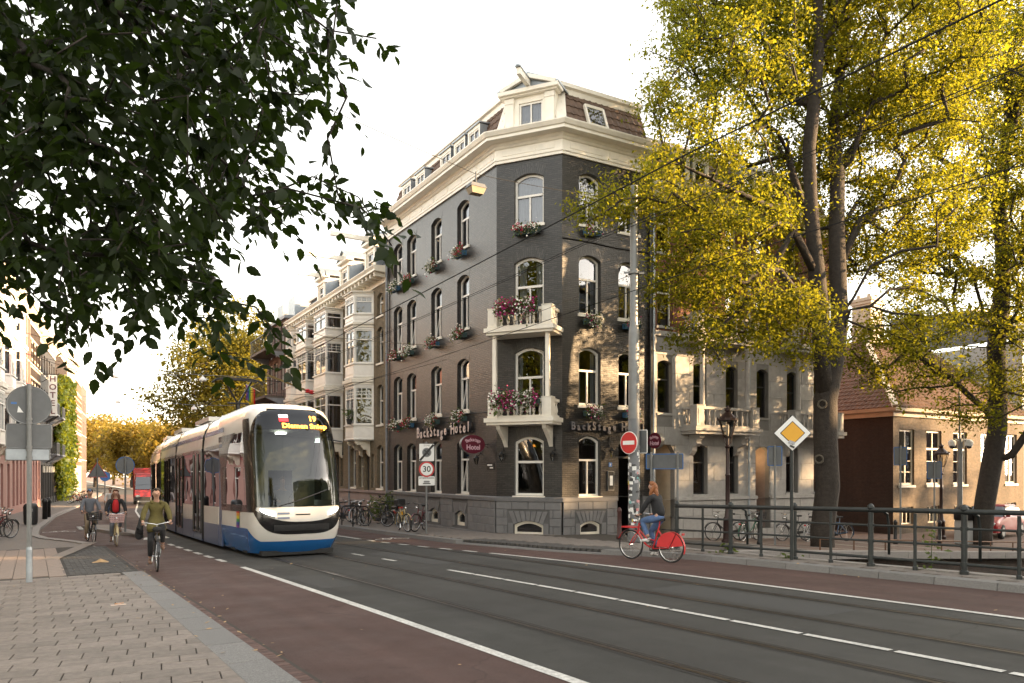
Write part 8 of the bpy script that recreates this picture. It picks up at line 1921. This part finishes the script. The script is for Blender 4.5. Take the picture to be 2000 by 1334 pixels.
# ---- left-hand pavement things
p = R(43.7, -.1, .1); t = empty('waste_container', p, 0, 'dark rounded waste container on the left pavement', 'bin'); mb = MB(); mb.lathe([(.26, 0), (.3, .1), (.32, .85), (.28, .95), (.2, 1.02), (.05, 1.04)], p, 18); sharp(mb.obj('body', 'plastic_black', t)); mb = MB(); mb.box(p+Vector((.12, -.24, .7)), (.24, .14, .14), .4); mb.obj('hatch', 'sign_grey', t)
for i, (s, t_) in enumerate(((49.0, .55), (51.5, .75))): p = R(s, t_, .12); t = empty('bollard', p, 0, ('black bollard on the left kerb, nearer one', 'black bollard on the left kerb, farther one')[i], 'bollard', 'iron bollards'); mb = MB(); mb.lathe([(.13, 0), (.12, .9), (.15, .95), (.1, 1.1), (.03, 1.15)], p, 10); mb.obj('shaft', 'black_metal', t, smooth=True)
for i, (s, t_) in enumerate(((30.9, 11.9), (32.4, 11.95))):
    p = rp_(s, t_); t = empty('bicycle_stand', p, 0, ('black bicycle stand near the scooter', 'black bicycle stand under the bush')[i], 'bike stand', 'bicycle stands'); mb = MB(); a_ = W(.0, .35, 0); mb.tube([p-a_, p-a_+Vector((0, 0, .75)), p-a_*.7+Vector((0, 0, .85)), p+a_*.7+Vector((0, 0, .85)), p+a_+Vector((0, 0, .75)), p+a_], .03, 6); mb.obj('hoop', 'black_metal', t)
# litter
mat('paper', (.62, .5, .42), .8, var=.15, vs=12); mat('paper_orange', (.6, .25, .06), .8); mat('brown_bag', (.38, .25, .13), .85, var=.15, vs=10)
def crumple(name, label, s, t_, h, m, sx, sy, sz, seed):
    rg = random.Random(seed); mb = MB(); n, k = 7, 5; z = R(s, t_, h); G = [[z+W((i/(n-1)-.5)*sx+rg.uniform(-.01, .01), (j/(k-1)-.5)*sy+rg.uniform(-.01, .01), max(.003, sz*(1-abs(i/(n-1)-.5)*1.6)*(1-abs(j/(k-1)-.5)*1.7)*rg.uniform(.4, 1.1))) for j in range(k)] for i in range(n)]
    for i in range(n-1):
        for j in range(k-1): mb.add([G[i][j], G[i+1][j], G[i+1][j+1], G[i][j+1]])
    return tag(mb.obj(name, m), label, 'litter')
o = crumple('paper_litter', 'crumpled white and orange paper lying on the pavement tiles', 12.35, 1.05, .103, 'paper', .10, .20, .03, 1)
mb = MB(); mb.add([R(12.32, 1.0, .125), R(12.32, 1.12, .128), R(12.38, 1.12, .128), R(12.38, 1.0, .125)]); mb.obj('orange_print', 'paper_orange', o)
crumple('paper_bag', 'flattened brown paper bag on the dark clinker bricks', 20.4, 1.35, .10, 'brown_bag', .22, .34, .09, 2)
lt = MB(); rg = random.Random(4)
for i in range(150):
    s, t_ = rg.uniform(4.5, 24), rg.choice([rg.uniform(1.9, 2.2), rg.uniform(12.7, 13.0), rg.uniform(-.5, 12), rg.uniform(1.5, 2.3)])
    h = .108 if t_ < 1.55 else (.112 if t_ < 1.95 else (.02 if t_ < 12.9 else .14)); q = R(s, t_, h); a_ = rg.uniform(0, 6.28); L = rg.uniform(.02, .045); d_ = Vector((math.cos(a_), math.sin(a_), rg.uniform(0, .3)))*L; e_ = Vector((-math.sin(a_), math.cos(a_), rg.uniform(-.2, .4)))*L*.5; lt.add([q-d_, q+e_, q+d_, q-e_])
tag(lt.obj('fallen_leaves', 'brown_bag'), kind='stuff')
# ---- hanging lamps and overhead wires
def wire(name, label, pts, r_=.012, sag=0., m='wire_black'):
    P_ = []
    for a, b in zip(pts[:-1], pts[1:]):
        a, b = Vector(a), Vector(b); n = 10
        for i in range(n): f = i/n; P_.append(a.lerp(b, f)-Vector((0, 0, 4*sag*f*(1-f))))
    P_.append(Vector(pts[-1])); mb = MB(); mb.tube(P_, r_, 5); return solid(name, mb, m, label, 'wire')
wire('contact_wire', 'thick black tram wire crossing the elm crown diagonally to top right', [R(s, TC+bend(s)*.95, 5.32-.0*s) for s in (-12, 6, 26, 45, 70, 110)], .009, .03)
wire('contact_wire', 'black tram wire over the far track, lower of the right-hand wires', [R(s, 9.2+bend(s), 5.3) for s in (-12, 8, 26, 45, 70, 110)], .008, .03)
wire('carrier_wire', 'upper of the paired wires entering at the right edge', [R(s, 9.5+bend(s), 6.6+.01*s) for s in (-12, 12, 34)], .007, .1)
wire('carrier_wire', 'lower of the paired wires entering at the right edge', [R(s, 9.3+bend(s), 6.45+.01*s) for s in (-12, 12, 34)], .007, .1)
mast_top = R(16.57, 14.7, 10.2)
wire('span_wire', 'pale span wire from mast past the hanging lantern to the leaves', [mast_top-Vector((0, 0, .2)), R(15.8, 9.0, 9.30), R(14, -1, 10.1)], .007, .05)
wire('span_wire', 'span wire from the mast collar over the tram tracks', [R(16.57, 14.7, 7.9), R(17.5, 9.2, 5.45), R(17.8, 5.95, 5.45), R(18.5, -2, 7.4)], .007, .02)
wire('span_wire', 'span wire from hotel side wall above the tram roof', [FL.p(6.5, 6.3, .05), R(29.5, 9.3, 5.5), R(29.7, 6.0, 5.5), R(31, -3, 8.0)], .008, .02)
wire('span_wire', 'span wire between white bays and the left houses', [FT.p(8, 7.5, 1), R(42, 7, 6.0), R(44, -2, 9.0)], .012, .05)
wire('span_wire', 'thin span wire carrying the bell lamps across the street', [W(60, 14, 9.8), W(61, 6.5, 8.7), W(62, -.5, 10)], .015, .1)
def bell_lamp(label, px, py, Z, r_):
    c = Vector(at(px, py, Z)); t = empty('hanging_lamp', c, 0, label, 'street lamp', 'bell lamps hung over the street'); mb = MB(); mb.lathe([(r_, 0), (r_*.95, r_*.3), (r_*.75, r_*.75), (r_*.4, r_*1.1), (r_*.15, r_*1.25), (r_*.1, r_*1.6)], c, 14); mb.obj('bell', 'sign_white', t, smooth=True); mb = MB(); mb.tube([c+W(0, -4, r_*2.2), c+Vector((0, 0, r_*1.6)), c+W(0, 4, r_*2.2)], .014, 4); mb.obj('suspension', 'grey_metal', t)
bell_lamp('white bell lamp over the left street, highest of three', 226, 738, 52, .22); bell_lamp('white bell lamp over the left street, middle of three', 231, 787, 66, .22); bell_lamp('white bell lamp over the left street, lowest of three', 241, 829, 88, .24)
bell_lamp('white bell lamp against the broad street tree, upper one', 396, 744, 40, .19); bell_lamp('white bell lamp against the broad street tree, lower one', 379, 800, 52, .20)
c = R(15.8, 9.0, 8.95); t = empty('hanging_lantern', c, 0, 'boxy glass lantern hung from the wire before the hotel', 'street lamp'); mb = MB(); mb.hexa([c+W(-.16, -.22, -.0), c+W(.16, -.22, 0), c+W(.16, .22, 0), c+W(-.16, .22, 0)], [c+W(-.12, -.18, .10), c+W(.12, -.18, .10), c+W(.12, .18, .10), c+W(-.12, .18, .10)]); mb.tube([c+Vector((0, 0, .16)), c+Vector((0, 0, .4))], .02, 5); mb.obj('housing', 'sign_back', t, fix=True); mat('lamp_bowl', (.35, .29, .21), .4); mb = MB(); mb.hexa([c+W(-.1, -.15, -.14), c+W(.1, -.15, -.14), c+W(.1, .15, -.14), c+W(-.1, .15, -.14)], [c+W(-.15, -.2, -.005), c+W(.15, -.2, -.005), c+W(.15, .2, -.005), c+W(-.15, .2, -.005)]); mb.obj('bowl', 'lamp_bowl', t, fix=True)
# insulator arm over the tracks beside the bays
mat('brass', (.45, .33, .14), .4, metal=.6); ia = empty('wire_insulator', R(29.5, 9.3, 5.5), 0, 'tan wire arm with red insulators over the track before white bays', 'fitting'); mb = MB(); mb.bar(R(28.2, 7.2, 6.0), R(29.5, 9.3, 5.6), .06, .06); mb.obj('arm', 'brass', ia); mb = MB()
for k in range(2): mb.lathe([(.05, 0), (.12, .03), (.05, .08), (.12, .11), (.05, .16)], R(29.0+k*.3, 9.0+k*.25, 5.5), 8)
mb.obj('insulators', 'sign_red', ia)
# ---- flower boxes
mat('petal_white', (.75, .72, .66), .6, var=.1); mat('petal_magenta', (.33, .012, .12), .6, var=.2); mat('petal_red', (.42, .02, .06), .6, var=.2); mat('box_green', (.03, .06, .06), .6); mat('box_blue', (.03, .09, .16), .5)
def flowers(t, pos, size, m, name):
    n = len(pos); d_ = unit(RNG.normal(size=(n, 3))); a_ = unit(np.cross(d_, RNG.normal(size=(n, 3)))); b_ = np.cross(d_, a_); v = [pos+d_*size*.25]; K = 5
    for k in range(K): th = 2*math.pi*k/K; v.append(pos+(a_*math.cos(th)+b_*math.sin(th))*size*RNG.uniform(.75, 1.1, (n, 1)))
    V2 = np.stack(v, 1).reshape(-1, 3); F2 = (np.arange(n)[:, None, None]*(K+1)+np.array([(0, 1+k, 1+(k+1) % K) for k in range(K)])[None]).reshape(-1, 3)
    o = mesh_np(name, V2, F2, None, m, t); tag(o, kind='stuff'); return o
def flower_box(label, fr, u, z, w_=.75, cols=('petal_white', 'petal_red'), n=170, d0=.06, boxm='box_green', spread=.2, bx=None, mix=.5, fsize=.032):
    t = empty('flower_box', fr.p(u, z, d0), 0, label, 'flower box', 'flower boxes on the hotel')
    bw = w_ if bx is None else bx; mb = MB(); mb.hexa([fr.p(u-bw/2+.02, z-.18, d0), fr.p(u+bw/2-.02, z-.18, d0), fr.p(u+bw/2-.02, z-.18, d0+.16), fr.p(u-bw/2+.02, z-.18, d0+.16)], [fr.p(u-bw/2, z, d0), fr.p(u+bw/2, z, d0), fr.p(u+bw/2, z, d0+.2), fr.p(u-bw/2, z, d0+.2)]); mb.obj('trough', boxm, t)
    def cloud(m_): 
        uu = u+RNG.uniform(-w_/2, w_/2, m_); r1 = RNG.normal(size=m_)*spread*.55; r2 = np.abs(RNG.normal(size=m_))*spread*.6; zz = z+.04+r1-np.clip(r2-.1, 0, 1)*.9
        return np.array([fr.p(a, b, d0+.1+c) for a, b, c in zip(uu, zz, r2)]), uu
    q, _ = cloud(n*2); leaves('foliage', q, .075, 'bush_leaf', t, up=.3, aspect=.6)
    q, uu = cloud(n); q = q+np.array([[fr.N.x, fr.N.y, .3]])*.04; side = (np.sin(uu*5+u*3)+RNG.normal(size=len(uu))*.8) > (.5-mix)*2
    if side.any(): flowers(t, q[~side], fsize, cols[0], 'blossoms') if (~side).any() else None; flowers(t, q[side], fsize, cols[1], 'blossoms')
ords = {3: 'third-floor', 2: 'second-floor', 1: 'first-floor'}
wn = ['nearest the corner', 'second from the corner', 'third from the corner', 'farthest from the corner']
cc = {(3, 0): .6, (3, 1): .2, (3, 2): .95, (3, 3): .1, (2, 0): .25, (2, 1): .7, (2, 2): .3, (2, 3): .9, (1, 0): .15, (1, 1): .1, (1, 2): .9, (1, 3): .5}
for (k, i), mx in cc.items():
    flower_box('flower box under %s side-street window %s' % (ords[k], wn[i]), FL, lw[i]+.05, SILL[k]-.22, .78, mix=mx, boxm='box_blue' if (k+i) % 3 == 0 else 'box_green')
flower_box('small white and red flower box under the top corner window', FC, FC.L/2, SILL[3]-.2, .95, mix=.45, n=150)
for k, i, lab, mx in ((3, 0, 'blue flower box under the top canal-side window nearest the corner', .5), (2, 0, 'white flower box under second-floor canal-side window nearest the corner', .05), (2, 1, 'blue flower box under second-floor canal-side window behind the mast', .5), (1, 0, 'white and magenta flower box under first-floor canal-side window', .4), (1, 1, 'flower box beside the mast above the raised grey letters', .5)): flower_box(lab, FR_, (1.17, 2.9)[i], SILL[k]-.22, .7, ('petal_white', 'petal_magenta'), mix=mx, boxm='box_blue' if mx == .5 else 'box_green', n=70 if mx == .5 else 120)
flower_box('long magenta and white petunia trough on the upper balcony', FC, FC.L/2-.05, 7.36, 1.5, ('petal_white', 'petal_magenta'), 520, .88, spread=.26, mix=.72, fsize=.038)
flower_box('long white and magenta petunia trough on the lower balcony', FC, FC.L/2-.1, 4.24, 1.75, ('petal_white', 'petal_magenta'), 560, .88, spread=.30, mix=.5, fsize=.038)
# ---- shrubs and weeds
p = rp_(32.6, 13.6); t = empty('green_bush', p, 0, 'bright green bush behind the parked bicycles', 'bush'); q = crown_points([(p.x, p.y, p.z+.75, .75, .6, .6), (p.x-.5, p.y+.5, p.z+.5, .5, .5, .5), (p.x+.4, p.y, p.z+1.1, .4, .4, .4)], 900, .4); leaves('foliage', q, .14, 'bush_leaf', t, tint=.25, aspect=.35); mb = MB()
for k in range(6): a_ = k*1.1; mb.tube([p, p+Vector((.3*math.cos(a_), .3*math.sin(a_), .9))], .015, 4)
mb.obj('stems', 'bark', t)
for i, (s, t_, h, lab) in enumerate(((7.62, 14.0, .75, 'tall weed growing up the bridge railing right of the elm'), (12.3, 13.85, .3, 'low weed at the foot of the railing behind the red bicycle'), (10.6, 13.9, .16, 'small weed tuft below the priority sign'))):
    p = R(s, t_, .05); t = empty('weed', p, 0, lab, 'plant', 'weeds along the railing'); q = np.array([[p.x+RNG.normal()*.07*(1+(1-k/40)), p.y+RNG.normal()*.07, p.z+h*k/40] for k in range(45)]); leaves('foliage', q, .11, 'bush_leaf', t, tint=.3); mb = MB(); mb.tube([p, p+Vector((.02, 0, h))], .008, 4); mb.obj('stem', 'bush_leaf', t)
pt = FT.p(tu(2.6), FLR[0][1], 1.0); t = empty('potted_plant', pt, 0, 'potted plant on the ledge of the lowest canted bay', 'plant'); mb = MB(); mb.lathe([(.1, 0), (.15, .25), (.16, .27)], pt, 10); mb.obj('pot', 'plastic_black', t); q = crown_points([(pt.x, pt.y, pt.z+.55, .32, .32, .35)], 130, .3); leaves('foliage', q, .12, 'bush_leaf', t)
# rainbow flag on the dark block
fp = FD.p(3.2, 7.2, 1.25); t = empty('rainbow_flag', fp, 0, 'small rainbow flag hanging from the dark balcony', 'flag'); mb = MB(); mb.tube([fp, fp+FD.N*.9+Vector((0, 0, .45))], .02, 5); mb.obj('pole', 'white_wood', t)
for i in range(6): a_ = fp+FD.N*(.3+.1*i)+Vector((0, 0, .15+.05*i)); mb = MB(); mb.add([a_, a_+FD.N*.1+Vector((0, 0, .05)), a_+FD.N*.1+Vector((0, 0, -1.0))+FD.U*.06, a_+Vector((0, 0, -1.05))]); mb.obj('flag_stripe', 'rb%d' % (i+1), t)
